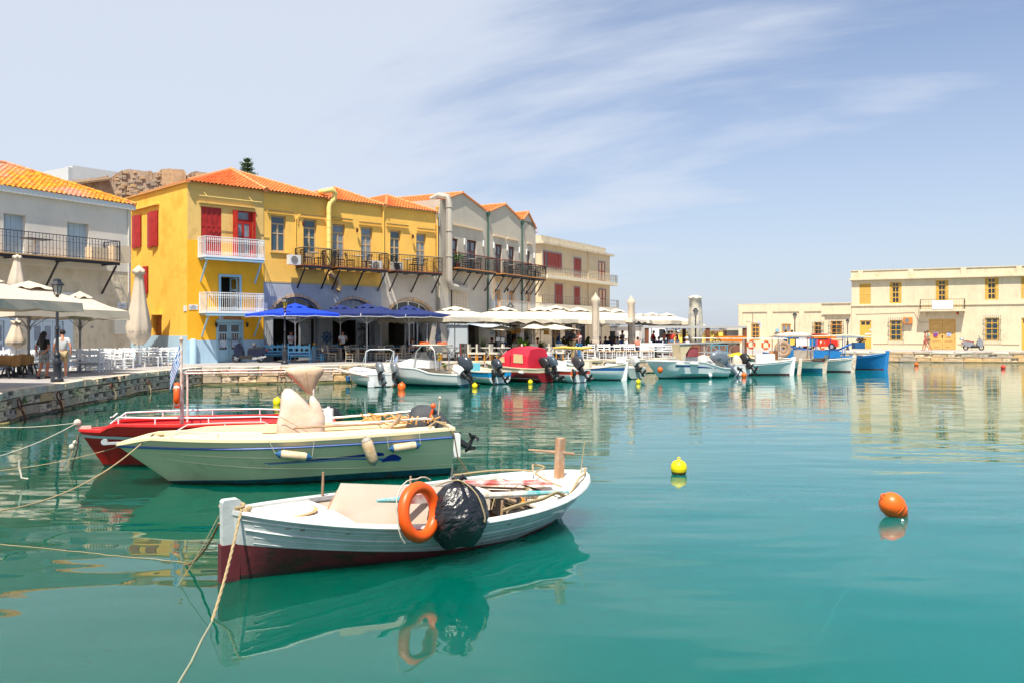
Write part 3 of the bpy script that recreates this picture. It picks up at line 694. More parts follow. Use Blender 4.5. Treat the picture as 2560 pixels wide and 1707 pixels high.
# windows of the yellow row
for i, q in enumerate(rU):
    f = glazed(A, q, M_tan, P4 if i == 0 else PD, .19, [M_glass, M_glass, M_glass, M_glass, M_glass] if i in (0, 1, 4) else [M_curt], 'window' if i == 0 else 'balcony_door')
    if i == 0:
        b = MB(); b.box(q[0]-.08, q[2]+.25, -.05, .045, q[1]-.07, q[1]); part('sill', b, M_yel, A.o)
for u0, v0, u1 in ((667,526,733), (749.7,537,810), (825,545,880), (896,556,952), (965,560.5,1020), (1041.5,572,1086)):
    ledge(A, u0, v0, u1, .10, .05, M_yel); ledge(A, u0, v0-1.6, u1, .12, .022, mat('weathered_cap', (.25,.20,.12), .9), name='ledge_cap')
for u, v in ((754.5,560), (889,576), (1028,592)): lamp_wall(A, u, v)
b = MB(); b.tube([(A.s(745),.0,A.z(745,560)),(A.s(745),-.02,A.z(745,541)),(A.s(749),-.02,A.z(749,537))], .03, 6); b.tube([(A.s(738.5),0,A.z(738.5,620)),(A.s(739.5),0,A.z(739.5,548)),(A.s(749),-.02,A.z(749,537))], .03, 6); part('conduit', b, M_yel, A.o)
for (u0, u1) in ((None, None),): pass
zfl = 6.42; M_floor = mat('balcony_floor_rust', (.20,.055,.03), .7)
for s0, s1, nb, lb in ((6.30, 8.18, 2, 'shortest iron balcony, at the left end of the yellow wall'), (8.62, 12.2, 3, 'middle iron balcony on the yellow wall'), (12.8, 16.5, 3, 'iron balcony at the right end of the yellow wall')):
    balcony(A, s0, s1, zfl, 1.0, .98, M_black, M_floor, M_black, nb, .06, 'rect', .12, M_tan if False else mat('brass_handrail', (.45,.33,.18), .5), 1.25, under=M_black, label=lb)
# duct down the yellow wall
b = MB(); su = A.s(818); r_ = .145
P = [(A.s(803), .15, A.z(803, 481)), (A.s(806), -.2, A.z(806, 480)), (A.s(822), -.35, A.z(822, 477)), (A.s(831), -.3, A.z(831, 486)), (A.s(829), -.25, A.z(829, 500)), (A.s(820), -.22, A.z(820, 510)), (su, -.2, A.z(818, 520)), (su, -.2, 6.5)]
b.tube(P, [.17,.17,.17,.165,.16,.15,r_,r_], 12)
for v in (535, 552, 570, 588, 606): b.tube([(su,-.2,A.z(818,v)),(su,-.2,A.z(818,v)+.03)], r_+.012, 12)
part('ventilation_duct', b, M_pipe, A.o, smooth=True)
b = MB(); b.tube([(A.s(819),-.2,6.1),(A.s(836),-.2,A.z(836,695)),(A.s(844),-.2,A.z(844,706)),(A.s(844),-.22,A.z(844,720)),(A.s(838),-.3,A.z(838,729))], .16, 12); part('ventilation_duct', b, M_pipeb, A.o, smooth=True)
for u in (957.5, 1092):
    b = MB(); s_ = A.s(u); b.tube([(s_,-.04,A.z(u,528)),(s_,-.04,6.4)], .05, 8); b.lathe([(.05,-.1),(.13,.12),(.13,.16)], (s_,-.06,A.z(u,524)), 8); part('downpipe', b, M_yel, A.o)
b = MB(); b.tube([(A.s(1086),-.05,ZE-.1),(A.s(1097),-.06,ZE-.1),(A.s(1097),-.06,ZE-.9)], .05, 8); part('rain_pipe', b, M_gfr, A.o); b = MB(); b.tube([(A.s(1091),-.0,6.3),(A.s(1091),0,QZ)], .03, 6); part('rain_pipe', b, mat('zinc', (.3,.27,.25), .5, metal=.5), A.o)
# roofs: three hips
def hip(fac, s0, s1, ap, d, ze, za, over=.18, back=7.0, tm=None, skip_left=False):
    E0 = (s0-over*.3, -over, ze); E1 = (s1+over*.3, -over, ze); P_ = (ap, d, za); Bk = (ap, back, za)
    tile_roof('roof', fac.o, E0, E1, P_, P_, tm); tile_roof('roof', fac.o, (s0-over, back, ze), E0, Bk, P_, tm); tile_roof('roof', fac.o, E1, (s1+over*.3, back, ze), P_, Bk, tm)
    ridge('ridge_tile', fac.o, [E0, (P_[0], P_[1], P_[2]+.03)]); ridge('ridge_tile', fac.o, [E1, P_]); ridge('ridge_tile', fac.o, [P_, Bk])
s86 = A.s(815)
hip(A, 0, s86, 4.3, 4.05, ZE, 12.25, .3, 9)
ridge('ridge_tile', A.o, [(4.38, -.3, ZE+.02), (4.3, 4.05, 12.3)], .15)
hip(A, A.s(829), A.s(955), 10.6, 2.6, ZE, 11.72); hip(A, A.s(962), A.s(1088), 14.62, 2.6, ZE, 11.68)
b = MB(); b.box(-.1, LA, -.16, .04, ZE-.07, ZE+.015); b.X = sideM; b.box(-.1, Ls, -.02, .12, ZE-.06, ZE+.012); part('eave', b, mat('eave_ochre', (.52,.30,.10), .8), A.o)

# ---------------------------------------------------------------- B: grey triple gabled house
Bf = Fac('grey_gabled_house', 'warm grey house with three pointed gables and a wrought iron balcony', -4.83, 56.4, .4706, .8824)
LB = Bf.s(1339)
hb = [Bf.r(*q) for q in ((1120,594,1145,672), (1167.5,599,1191.5,676), (1238.5,610,1255,683), (1272,616,1286,688), (1318,628,1325.5,694))]
hl = [Bf.r(*q) for q in ((1237,705,1250,770), (1272,707,1283,772), (1318,717,1324,778))]
vt = 11.45; b = MB(); b.holes(0, LB, 5.75, vt, hb, 0, .2); b.holes(0, LB, 3.95, 5.75, hl, 0, .2); b.box(0, LB-.0, .002, .2, 3.2, 3.95)
gx = [(.25, Bf.s(1213), Bf.s(1155), 12.25), (Bf.s(1222), Bf.s(1299), Bf.s(1262), 12.28), (Bf.s(1305), LB, Bf.s(1319), 12.15)]
for s0, s1, sp_, zp in gx: b.prism([(s0, vt), (s1, vt if s1 < LB-.1 else 11.0), (sp_, zp)], 0, .2)
b.box(0, .2, .2, 8, .3, vt); b.box(LB-.2, LB, .2, 8, .3, vt); b.box(.2, LB-.2, 2.2, 2.3, .3, 11.2)
# ground floor piers with openings
gh = [(Bf.s(1120), .3, Bf.s(1150), 3.1), (Bf.s(1165), .3, Bf.s(1197), 3.0), (Bf.s(1238), .3, Bf.s(1256), 3.1), (Bf.s(1266), .3, Bf.s(1300), 3.1), (Bf.s(1310), .3, Bf.s(1330), 3.0)]
b.holes(0, LB, .3, 3.2, gh, 0, .35)
part('wall', b, M_grey, Bf.o)
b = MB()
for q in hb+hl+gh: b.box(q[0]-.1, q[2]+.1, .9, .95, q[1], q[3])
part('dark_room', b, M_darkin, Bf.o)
for i, q in enumerate(hb): glazed(Bf, q, M_brn, [(.10,.66,.45,.93), (.55,.66,.90,.93), (.10,.08,.45,.62), (.55,.08,.90,.62)], .12, [M_glass, M_curt, M_curt, M_glass], 'balcony_door')
M_sand = mat('sandstone_surround', (.60,.42,.26), .9, var=.3, vs=4, bump=.5)
for q in hl:
    glazed(Bf, q, M_orw, [(.16,.62,.84,.92), (.16,.06,.84,.56)], .10, M_curt, 'balcony_door')
    b = MB(); b.holes(q[0]-.28, q[2]+.28, q[1], q[3]+.3, [(q[0], q[1], q[2], q[3])], -.015, .01); part('surround', b, M_sand, Bf.o)
for u0, v0, u1 in ((1118,556,1205), (1231.5,587,1262), (1266,594,1294), (1317,606,1329)): ledge(Bf, u0, v0, u1, .13, .12, mat('sand_ledge', (.72,.56,.38), .8))
for u, v in ((1158.6,605), (1206,610), (1232,614), (1265.7,620), (1296,626), (1314,631), (1333,640)):
    b = MB(); s_, z_ = Bf.s(u), Bf.z(u, v); b.lathe([(.05,-.22),(.06,-.2),(.06,.2),(.05,.22)], (s_,-.08,z_), 8); part('wall_light', b, M_white, Bf.o)
for u, v in ((1264,780), (1312,786)): lamp_wall(Bf, u, 781-60 if False else v-55, M_black)
for s0, s1, sp_, zp in gx:
    zr = 11.0 if s1 > LB-.1 else vt
    tile_roof('roof', Bf.o, (s0-.05, 7.5, vt), (s0-.05, -.1, vt), (sp_, 7.5, zp), (sp_, -.1, zp)); tile_roof('roof', Bf.o, (s1+.05, -.1, zr), (s1+.05, 7.5, zr), (sp_, -.1, zp), (sp_, 7.5, zp))
    ridge('ridge_tile', Bf.o, [(sp_, -.1, zp+.03), (sp_, 7.5, zp+.03)]); ridge('verge_tile', Bf.o, [(s0, -.08, vt+.02), (sp_, -.08, zp+.04)], .07); ridge('verge_tile', Bf.o, [(s1, -.08, zr+.02), (sp_, -.08, zp+.04)], .06)
for u in (1218, 1303.5):
    b = MB(); s_ = Bf.s(u); b.tube([(s_,-.08,11.3),(s_,-.08,3.2)], .06, 8); b.lathe([(.06,-.25),(.17,.05),(.17,.12)], (s_,-.1,11.25), 8); part('downpipe', b, M_green, Bf.o)
# boxy grey duct at the left end
b = MB(); s0, s1 = Bf.s(1101), Bf.s(1116.5); c = (s0+s1)/2; w_ = .24
b.tube([(c-.1, .9, 11.55), (c-.1, .3, 11.75), (c, -.35, 11.6), (c, -.45, 11.2), (c, -.45, 6.1), (c+.1, -.45, 5.75), (c+.35, -.45, 5.6), (Bf.s(1151), -.45, 5.55)], w_*.95, 8)
for z_ in (10.9, 9.3, 7.6): b.tube([(c,-.45,z_),(c,-.45,z_+.04)], w_+.03, 8)
part('ventilation_duct', b, M_pipeg, Bf.o, smooth=True)
# lattice screen
q = Bf.r(1128, 710, 1168.5, 790); b = MB(); nx, nz_ = 11, 17; ws, hs_ = (q[2]-q[0])/nx, (q[3]-q[1])/nz_
b.holes(q[0], q[2], q[1], q[3], [(q[0]+(i+.25)*ws, q[1]+(j+.25)*hs_, q[0]+(i+.75)*ws, q[1]+(j+.75)*hs_) for i in range(nx) for j in range(nz_)], -.12, -.08, back=True)
b.box(q[0], q[2], -.02, -.004, q[1], q[3], 1); part('lattice_screen', b, [mat('beige_lattice', (.66,.54,.40), .8), M_darkin], Bf.o)
M_jo = mat('orange_deck_wood', (.50,.20,.05), .6)
for s0, s1, nb, lb in ((.85, 6.1, 4, 'leftmost wrought iron balcony of the grey house'), (7.35, 11.9, 4, 'middle wrought iron balcony of the grey house'), (12.4, 14.4, 3, 'short wrought iron balcony at the corner of the grey house')):
    balcony(Bf, s0, s1, 6.9, .95, .98, M_black, M_jo, M_black, nb, .07, 'wave', .13, M_rail2, 1.3, under=M_black, label=lb)
balcony(Bf, Bf.s(1228), Bf.s(1350), 3.98, 1.3, .85, M_ac, mat('white_slab', (.74,.78,.82), .6), M_ac, 0, .15, 'bar', .14, mat('honey_handrail', (.5,.3,.15), .6), name='balcony', label='white railed first floor balcony above the cream parasols')
b = MB(); b.box(Bf.s(1226), Bf.s(1228.5), -.3, -.01, 4.3, 4.9); part('alarm_box', b, M_white, Bf.o)
# white kiosk front with awning on the ground floor
kx0, kx1 = Bf.s(1118), Bf.s(1200); b = MB(); b.box(kx0, kx0+.12, -1.6, -.02, QZ, 3.0); b.box(kx1-.12, kx1, -1.6, -1.48, QZ, 3.0); b.box(kx0-.1, kx1+.1, -1.75, -.02, 3.0, 3.12)
b.add([(kx0-.1,-1.75,3.06),(kx1+.1,-1.75,3.06),(kx1+.5,-2.7,2.85),(kx0+.3,-2.7,2.85)], [(0,1,2,3)]); part('kiosk_frame', b, mat('blue_white_wood', (.48,.54,.60), .6), Bf.o)

# ---------------------------------------------------------------- C: cream three-storey block
Cf = Fac('cream_block', 'cream three storey block with maroon shutters and long curved balconies', 2.92, 84, .509, .861)
LC = Cf.s(1522); zt = 11.55
hc = [Cf.r(*q) for q in ((1358.5,629,1403.5,672), (1435,645.5,1452,692), (1494,655,1509.5,701), (1387.5,711,1406,762), (1435.5,718,1449,766), (1494.5,724,1511.5,770))]
b = MB(); b.holes(0, LC, .3, zt, hc, 0, .2); b.box(LC-.2, LC, .2, 9, .3, zt); b.box(0, .2, .2, 9, .3, zt)
bx = Cf.s(1469); b.box(bx, LC+.02, -.12, -.001, .3, zt-.02)
part('wall', b, M_crm, Cf.o)
b = MB(); b.box(-.45, LC+.5, -.5, -.001, zt-.22, zt); b.box(-.45, 0, 0, 6, zt-.22, zt); b.box(-.05, LC-.9, -.02, .25, zt+.001, zt+.65); b.box(-.05, .2, .25, 7, zt+.001, zt+.65); b.box(LC-1.2, LC-.9, .25, 7, zt+.001, zt+.65); part('parapet', b, mat('parapet_cream', (.66,.57,.42), .9, var=.2, dark=(.4,.33,.24)), Cf.o)
for i, q in enumerate(hc):
    y = -.14 if q[0] > bx-.1 else -.02
    b = MB(); b.holes(q[0]-.14, q[2]+.14, q[1], q[3]+.14, [q], y, y+.03); part('surround', b, M_gsur, Cf.o)
    if i == 0: 
        panelled(Cf, (lerp(q[0],q[2],.22), q[1], q[2], q[3]), M_dkred, y+.01, 1, 2); panelled(Cf, (q[0], q[1], lerp(q[0],q[2],.1), q[3]), M_dkred, y+.01, 1, 2)
        glazed(Cf, (lerp(q[0],q[2],.1), q[1], lerp(q[0],q[2],.22), q[3]), M_dkred, [(.1,.05,.9,.95)], y+.01, M_glass)
    else: panelled(Cf, q, M_dkred, y+.01, 2, 2)
def slabbalc(zf, th, u0, u1, lb):
    s0, s1 = Cf.s(u0, 1.0), Cf.s(u1, 1.0); b = MB()
    P_ = [(s0, 0), (s0, -.9), (s0+.25, -1.1), (s1-.3, -1.1), (s1, -.85), (s1, .8), (s1-.8, .8), (s1-.8, 0)][::-1]
    b.slab(P_, zf-th, zf); f = part('balcony', b, mat('slab_cream', (.76,.66,.48), .8, var=.12), Cf.o, label=lb); b = MB()
    for a, c in (((s0+.05,-.05),(s0+.05,-1.0)), ((s0+.05,-1.0),(s1-.25,-1.0)), ((s1-.25,-1.0),(s1-.05,-.75)), ((s1-.05,-.75),(s1-.05,.7))): rail_run(b, a, c, zf, .85, .5, .010, 0, .016, .5)
    part('railing', b, mat('bronze_rail', (.20,.16,.12), .5), f)
    if zf > 7:
        b = MB(); n = 9
        for k in range(n): x0, x1 = lerp(s0+.1,s1-.3,k/n)+.05, lerp(s0+.1,s1-.3,(k+1)/n)-.05; b.box(x0, x1, -.975, -.97, zf+.1, zf+.75)
        part('mesh_panel', b, mat('mesh_panel', (.55,.52,.42), .8, alpha=.32), f)
slabbalc(Cf.z(1366, 686, 1.0), .34, 1364.7, 1545, 'upper long balcony of the cream block'); slabbalc(Cf.z(1358, 759, 1.0), .8, 1355, 1548, 'lower long balcony of the cream block')
b = MB(); s_ = Cf.s(1400); b.tube([(s_,3,zt+.6),(s_,3,zt+1.9)], .03, 5); b.tube([(s_-1.3,3,zt+1.2),(s_+.6,3,zt+1.6)], .05, 5); part('antenna', b, mat('antenna_red', (.6,.12,.06), .5), Cf.o)
b = MB(); s_ = Cf.s(1352); b.tube([(s_+.05,-.1,zt-.3),(s_+.05,-.1,3)], .05, 6); part('downpipe', b, M_crm, Cf.o)

# ---------------------------------------------------------------- D: pale yellow customs-like house on the right, with low wing E
DX, DY = 12.85, -6.5
D = Fac('pale_yellow_house', 'pale yellow two storey house with ochre windows and double door', 33.15, 82, DX, DY)
LD = 20.0; zD = 8.42
hd_up = [D.r(*q) for q in ((2148.6,710,2177,761), (2224,706,2254,759), (2339,701,2371,753), (2462,695,2496.5,750), (2552.6,692,2588,747))]
hd_g = [D.r(*q) for q in ((2149.6,801.6,2178,872), (2225,801,2254.7,851), (2322,798,2390,874), (2463,795,2497.5,851), (2553.7,795,2590,876))]
hd_g = [(a, max(b_, QZ), c, d) if i in (0, 2, 4) else (a, b_, c, d) for i, (a, b_, c, d) in enumerate(hd_g)]
b = MB(); b.holes(0, LD, .3, zD-.02, hd_up+hd_g, 0, .22); b.box(0, .2, .2, 9, .3, zD-.02); b.box(LD-.2, LD, .2, 9, .3, zD-.02); part('wall', b, M_pal, D.o)
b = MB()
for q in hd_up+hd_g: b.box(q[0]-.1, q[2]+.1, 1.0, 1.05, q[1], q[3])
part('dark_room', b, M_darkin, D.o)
b = MB(); zc = D.z(2131, 700); b.box(-.18, LD+.1, -.34, -.001, zc-.06, zc+.10); b.box(-.18, 0, 0, 5, zc-.06, zc+.1); b.box(-.05, LD, -.05, -.002, zc+.102, zD); b.box(-.1, LD+.05, -.12, .3, zD, zD+.07)
for k in range(5): x = .6+k*4.4; b.box(x, x+.45, -.12, -.052, zc+.104, zD-.002)
part('parapet', b, M_pal, D.o)
zl = D.z(2132, 765); b = MB(); b.box(-.03, LD, -.09, -.001, zl-.05, zl+.06); b.box(0, hd_g[0][0]-.1, -.05, -.001, 1.45, 1.53)
for k in range(4): 
    q = (hd_g[k][2]+.15, hd_g[k+1][0]-.15); b.box(q[0], q[1], -.06, -.001, 1.42, 1.52)
part('string_course', b, M_pal, D.o)
for i, q in enumerate(hd_up):
    if i in (0, 4): louvre(D, q, M_mari, .0)
    else:
        w_ = (q[2]-q[0])*.2; glazed(D, (q[0]+w_, q[1], q[2]-w_, q[3]), M_mari, P8, .08, M_glassd)
        for x0, x1 in ((q[0]-.0, q[0]+w_), (q[2]-w_, q[2])): louvre(D, (x0, q[1], x1, q[3]), M_mari, .0, cols=1)
for i in (1, 3):
    q = hd_g[i]; f = glazed(D, q, M_mari, P8, .08, M_glass); b = MB(); e = .18
    for k in range(9): x = lerp(q[0]-.1, q[2]+.1, k/8); b.box(x-.011, x+.011, -.2, -.18, q[1]-.05, q[3]+.25)
    for z_ in (q[1]+.02, q[1]+.45*(q[3]-q[1]), q[3]-.2): b.box(q[0]-e, q[2]+e, -.205, -.175, z_-.015, z_+.015); b.box(q[0]-e, q[0]-e+.03, -.2, -.0, z_-.02, z_+.02); b.box(q[2]+e-.03, q[2]+e, -.2, -.0, z_-.02, z_+.02)
    part('grille', b, M_black, f)
def pdoor(fac, q, m, trans=True):
    f = glazed(fac, q, m, [(.12,.84,.46,.95), (.54,.84,.88,.95)] if trans else [], .08, M_glassd, 'door'); w_ = q[2]-q[0]; h_ = q[3]-q[1]; b = MB()
    for a, c in ((.08,.34), (.42,.74)): b.box(q[0]+w_*.15, q[2]-w_*.15, .065, .08, q[1]+h_*a, q[1]+h_*c)
    part('door_panel', b, m, f); return f
f = pdoor(D, hd_g[0], M_mari); q = hd_g[0]; b = MB(); b.box(q[0]+.45, q[0]+1.0, .055, .064, QZ+1.35, QZ+1.5); b.box(q[0]+.85, q[0]+1.1, .055, .064, QZ+1.75, QZ+1.9); part('notice', b, M_plq, f)
pdoor(D, hd_g[4], M_mari)
q = hd_g[2]; c = (q[0]+q[2])/2
M_dor = mat('golden_door_paint', (.70,.42,.13), .6, var=.15, vs=1.5)
b = MB(); b.holes(q[0], q[2], q[1], q[3], [(q[0]+.12, q[1], q[2]-.12, q[3]-.12)], -.01, .1); part('door_frame', b, M_dor, D.o)
for x0, x1 in ((q[0]+.13, c-.01), (c+.01, q[2]-.13)):
    b = MB(); h_ = q[3]-q[1]; b.holes(x0, x1, QZ+.02, q[3]-.13, [(x0+.16, QZ+h_*a, x1-.16, QZ+h_*e) for a, e in ((.05,.28), (.36,.58), (.64,.88))], .05, .09); b.box(x0, x1, .09, .12, QZ+.02, q[3]-.13)
    for a, e in ((.05,.28), (.36,.58), (.64,.88)): b.box(x0+.3, x1-.3, .06, .09, QZ+h_*a+.1, QZ+h_*e-.1)
    d = part('door', b, M_dor, D.o)
    b = MB(); b.tube([(c-.03 if x1 < c else c+.03, .02, QZ+1.1), (c-.03 if x1 < c else c+.03, .02, QZ+1.3)], .02, 5); part('handle', b, M_black, d)
M_sgb = mat('sign_blue', (.02,.08,.42), .5); M_sgr = mat('sign_red', (.65,.02,.02), .5)
for u, v, red in ((2339,837.5,True), (2372.4,836,False)):
    s_, z_ = D.s(u), D.z(u, v); X = Matrix.Translation((s_, .04, z_)) @ Matrix.Rotation(radians(90), 4, 'X'); b = MB()
    b.lathe([(.20,0),(.20,.012)], (0,0,0), 18, 0, X=X); b.lathe([(.155,.012),(.155,.016)], (0,0,0), 18, 1, X=X); b.X = X
    b.beam((-.11,.11,.02), (.11,-.11,.02), .045, .006, 2); 
    if not red: b.beam((-.1,0,.021), (.1,.02,.021), .05, .006, 2)
    part('no_parking_sign', b, [M_sgr if red else M_white, M_sgb, M_sgr if red else M_white], D.o)
b = MB(); s_, z_ = D.s(2339), D.z(2339, 831.5); b.box(s_-.28, s_+.28, .03, .045, z_-.05, z_+.05); part('notice', b, M_plq, D.o)
# balcony of D with banner
s0, s1 = D.s(2300, .9), D.s(2413, .9); zf = D.z(2300, 774, .9)
f = balcony(D, s0, s1, zf, .95, .92, M_black, M_pal, M_pal, 0, .2, 'bar', .22, label='railed balcony with a blank white banner')
b = MB(); b.box(D.s(2330, .95), D.s(2383, .95), -.985, -.965, zf+.02, zf+.80); part('banner', b, mat('banner_cloth', (.85,.85,.86), .8), f)
for x in (s0+.35, s1-.35): b = MB(); b.prism([(x-.14, zf-.55), (x+.14, zf-.55), (x+.14, zf-.202), (x-.14, zf-.202)], -.55, -.002); part('corbel', b, M_pal, f)
b = MB(); b.lathe([(.09,-.07),(.12,0),(.06,.08)], (D.s(2394),-.12,D.z(2394,784)), 8); part('alarm_bell', b, M_sgr, D.o)
b = MB(); b.tube([(D.s(2140),-.03,D.z(2140,786)),(D.s(2210),-.03,D.z(2210,784)),(D.s(2285),-.03,D.z(2285,781)),(D.s(2292),-.03,D.z(2292,795)),(D.s(2300),-.03,D.z(2300,806)),(D.s(2322),-.03,D.z(2322,806))], .018, 4); part('cable', b, mat('cable_tan', (.45,.38,.28), .8), D.o)
acD = acunit(D, D.s(2270), D.z(2270, 809), -.2, mat('ac_orange', (.62,.20,.03), .5)); tag(acD, 'orange boxed fan unit on the pale yellow wall right of a grilled window', 'air conditioner')
# low wing E
Ew = Fac('low_pale_wing', 'long low pale yellow wing with blind panels, ending at a parapet', 33.15-.01, 82.02, DX, DY)
LE = Ew.s(1846); zE = 5.3
he = [Ew.r(*q) for q in ((1877.8,810,1899,851), (1954,810,1977,851), (2036,806,2054.7,846), (2077,803,2105,843))]
b = MB(); b.holes(LE, -.001, .3, zE, he, 0, .2); b.box(LE, LE+.2, .2, 7, .3, zE)
part('wall', b, M_pal, Ew.o)
b = MB(); b.box(LE-.1, -.05, -.10, .2, zE, zE+.07); b.box(Ew.s(2055), -.05, -.25, -.001, Ew.z(2055,787), Ew.z(2055,787)+.1)
xs = [Ew.s(u) for u in (1847, 1856, 1918, 1932, 1998, 2011, 2054)]
for i in (0, 2, 4): b.box(xs[i], xs[i+1], -.09, -.001, .3, 4.55)
b.box(xs[0], xs[6], -.09, -.001, 4.552, zE-.002); b.box(xs[6]-.05, xs[6]+.3, -.13, -.002, .3, 4.3)
part('pilaster', b, M_pal, Ew.o)
for i, q in enumerate(he):
    f = glazed(Ew, q, mat('orange_frame_paint', (.62,.30,.05), .6), P8 if i != 1 else [(.1,.55,.45,.9), (.55,.55,.9,.9), (.1,.08,.45,.48), (.55,.08,.9,.48)], .06, [M_glassd, M_room] if i != 1 else [M_curt])
    if i in (2, 3):
        b = MB(); 
        for k in range(8): x = lerp(q[0]-.15, q[2]+.15, k/7); b.box(x-.011, x+.011, -.2, -.18, q[1]-.05, q[3]+.1)
        for z_ in (q[1]+.1, (q[1]+q[3])/2, q[3]-.1): b.box(q[0]-.2, q[2]+.2, -.205, -.175, z_-.015, z_+.015)
        part('grille', b, M_black, f)
b = MB(); s_, z_ = Ew.s(1943), Ew.z(1943, 826); b.lathe([(.17,0),(.17,.015)], (0,0,0), 16, 0, X=Matrix.Translation((s_,-.02,z_)) @ Matrix.Rotation(radians(90), 4, 'X'))
b.X = Matrix.Translation((s_,-.04,z_)); b.beam((-.11,0,-.11), (.11,0,.11), .02, .03, 1); b.beam((-.11,0,.11), (.11,0,-.11), .02, .03, 1); part('round_sign', b, [mat('sign_cyan', (.03,.35,.55), .5), M_white], Ew.o)
b = MB(); b.box(Ew.s(1936), Ew.s(1951), -.03, -.002, z_-.36, z_-.22); part('name_board', b, mat('brown_board', (.2,.12,.12), .7), Ew.o)

# ---------------------------------------------------------------- F: off-white house on the left
Fw = Fac('offwhite_house', 'off white house on the left with a lichen covered tile roof', -19.5, 43, .48, .877)
s0f = -14.0; zF = Fw.z(326, 513.5)
hf = [Fw.r(*q) for q in ((9,533,64,650), (168,555,222,656))]
zbal = Fw.z(286, 702, 1.2); zbal = 6.0
hf = [(a, zbal, c, d) for a, b_, c, d in hf]
b = MB(); b.holes(s0f, 0, zbal-.4, zF, hf, 0, .35); 
db = Fw.r(75, 800, 165, 925); db = (db[0], .3, db[2], db[3]); db2 = (Fw.s(-60), .3, Fw.s(18), db[3])
wn = Fw.r(168, 746, 194, 775)
b.holes(s0f, 0, .3, zbal-.4, [db2, db, wn], .03, .4, 1)
b.box(-.2, 0, .35, 9, .3, zF, 1); part('wall', b, [M_wht, M_rough], Fw.o)
b = MB(); b.box(s0f, .12, -.22, .1, zF-.26, zF); part('eave_board', b, mat('eave_white', (.66,.68,.68), .7), Fw.o)
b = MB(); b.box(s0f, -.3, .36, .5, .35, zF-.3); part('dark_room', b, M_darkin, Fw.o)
for q in hf: panelled(Fw, q, M_blue2, .22, 4, 3)
for q in (db, db2):
    x0, z0_, x1, z1_ = q; b = MB(); b.holes(x0-.1, x1+.35, QZ, z1_+.2, [(x0+.12, QZ, x1-.12, z1_-.05)], -.02, .12); part('door_frame', b, mat('powder_blue_frame', (.52,.63,.72), .6), Fw.o)
    n = 3
    for k in range(n):
        a, c = lerp(x0+.14, x1-.14, k/n), lerp(x0+.14, x1-.14, (k+1)/n)
        d = glazed(Fw, (a+.01, QZ+.02, c-.01, z1_-.06), mat('powder_blue_frame', (.52,.63,.72), .6), [(.16,.58,.84,.94), (.16,.20,.84,.54)], .05, mat('gingham_curtain', (.55,.60,.66), .8), 'door')
        b = MB()
        for rr in ((.16,.58,.84,.94), (.16,.20,.84,.54)):
            w_, h_ = c-a, z1_-.08-QZ; gx0, gx1 = a+rr[0]*w_, a+rr[2]*w_; gz0, gz1 = QZ+rr[1]*h_, QZ+rr[3]*h_*.98; n_ = 7
            for j in range(n_):
                for l in range(int(n_*(gz1-gz0)/(gx1-gx0))):
                    if (j+l) % 2: b.box(lerp(gx0,gx1,j/n_), lerp(gx0,gx1,(j+1)/n_), .068, .0715, gz0+l*(gx1-gx0)/n_, gz0+(l+1)*(gx1-gx0)/n_-.004)
        part('check_curtain', b, mat('gingham_navy', (.05,.08,.16), .8), d)
b = MB(); b.box(wn[0]-.25, wn[2]+.35, -.03, .03, wn[3], wn[3]+.28); part('lintel', b, mat('lintel_white', (.7,.7,.68), .7), Fw.o)
b = MB(); b.box(wn[0], wn[2], .3, .32, wn[1], wn[3]); part('pane', b, M_room, Fw.o)
f = balcony(Fw, s0f+.3, Fw.s(300, 1.2), zbal, 1.25, .98, mat('navy_iron', (.02,.022,.05), .5), mat('honey_deck', (.45,.28,.13), .7), M_black, 5, .06, 'rect', .16, under=M_black, brh=1.5, label='iron balcony running along the off white wall')
q = Fw.r(281, 797, 311, 836); b = MB(); b.box(q[0], q[2], -.2, .02, q[1], q[3]); part('meter_box', b, mat('cream_box', (.72,.68,.58), .6), Fw.o)
q = Fw.r(294, 757, 316, 772); b = MB(); b.box(q[0], q[2], -.02, .028, q[1], q[3]); pl = part('street_plaque', b, M_plq, Fw.o)
text(pl, (q[0]+q[2])/2, q[3]-.08, -.024, 'ΟΔΟΣ', .06, M_ink); text(pl, (q[0]+q[2])/2, (q[1]+q[3])/2-.01, -.024, 'ΝΕΑΡΧΟΥ', .08, M_ink); text(pl, (q[0]+q[2])/2, q[1]+.05, -.024, 'NEARCHOU', .05, M_ink)
b = MB(); b.tube([(Fw.s(320),-.04,zF-.3),(Fw.s(320),-.04,3.2)], .035, 6); b.tube([(Fw.s(260),0,5.1),(Fw.s(300),-.02,5.0),(Fw.s(322),-.03,4.2)], .012, 4); part('downpipe', b, M_wht, Fw.o)
text(Fw.o, Fw.s(229), Fw.z(229, 818), -.03, '38', .16, M_ink, 'house_number')
tile_roof('roof', Fw.o, (s0f, -.25, zF), (.1, -.25, zF), (s0f, 4.2, zF+1.8), (-3.9, 4.2, zF+1.8), M_lich, .24, .34, .04)
tile_roof('roof', Fw.o, (.1, -.25, zF), (.1, 8, zF), (-3.9, 4.2, zF+1.8), (-3.9, 6, zF+1.8), M_lich, .24, .34, .04)
ridge('ridge_tile', Fw.o, [(.1, -.25, zF+.02), (-3.9, 4.2, zF+1.85), (s0f, 4.2, zF+1.85)], .12, M_lich)
# beige planter boxes on the balcony are cafe furniture (built later)

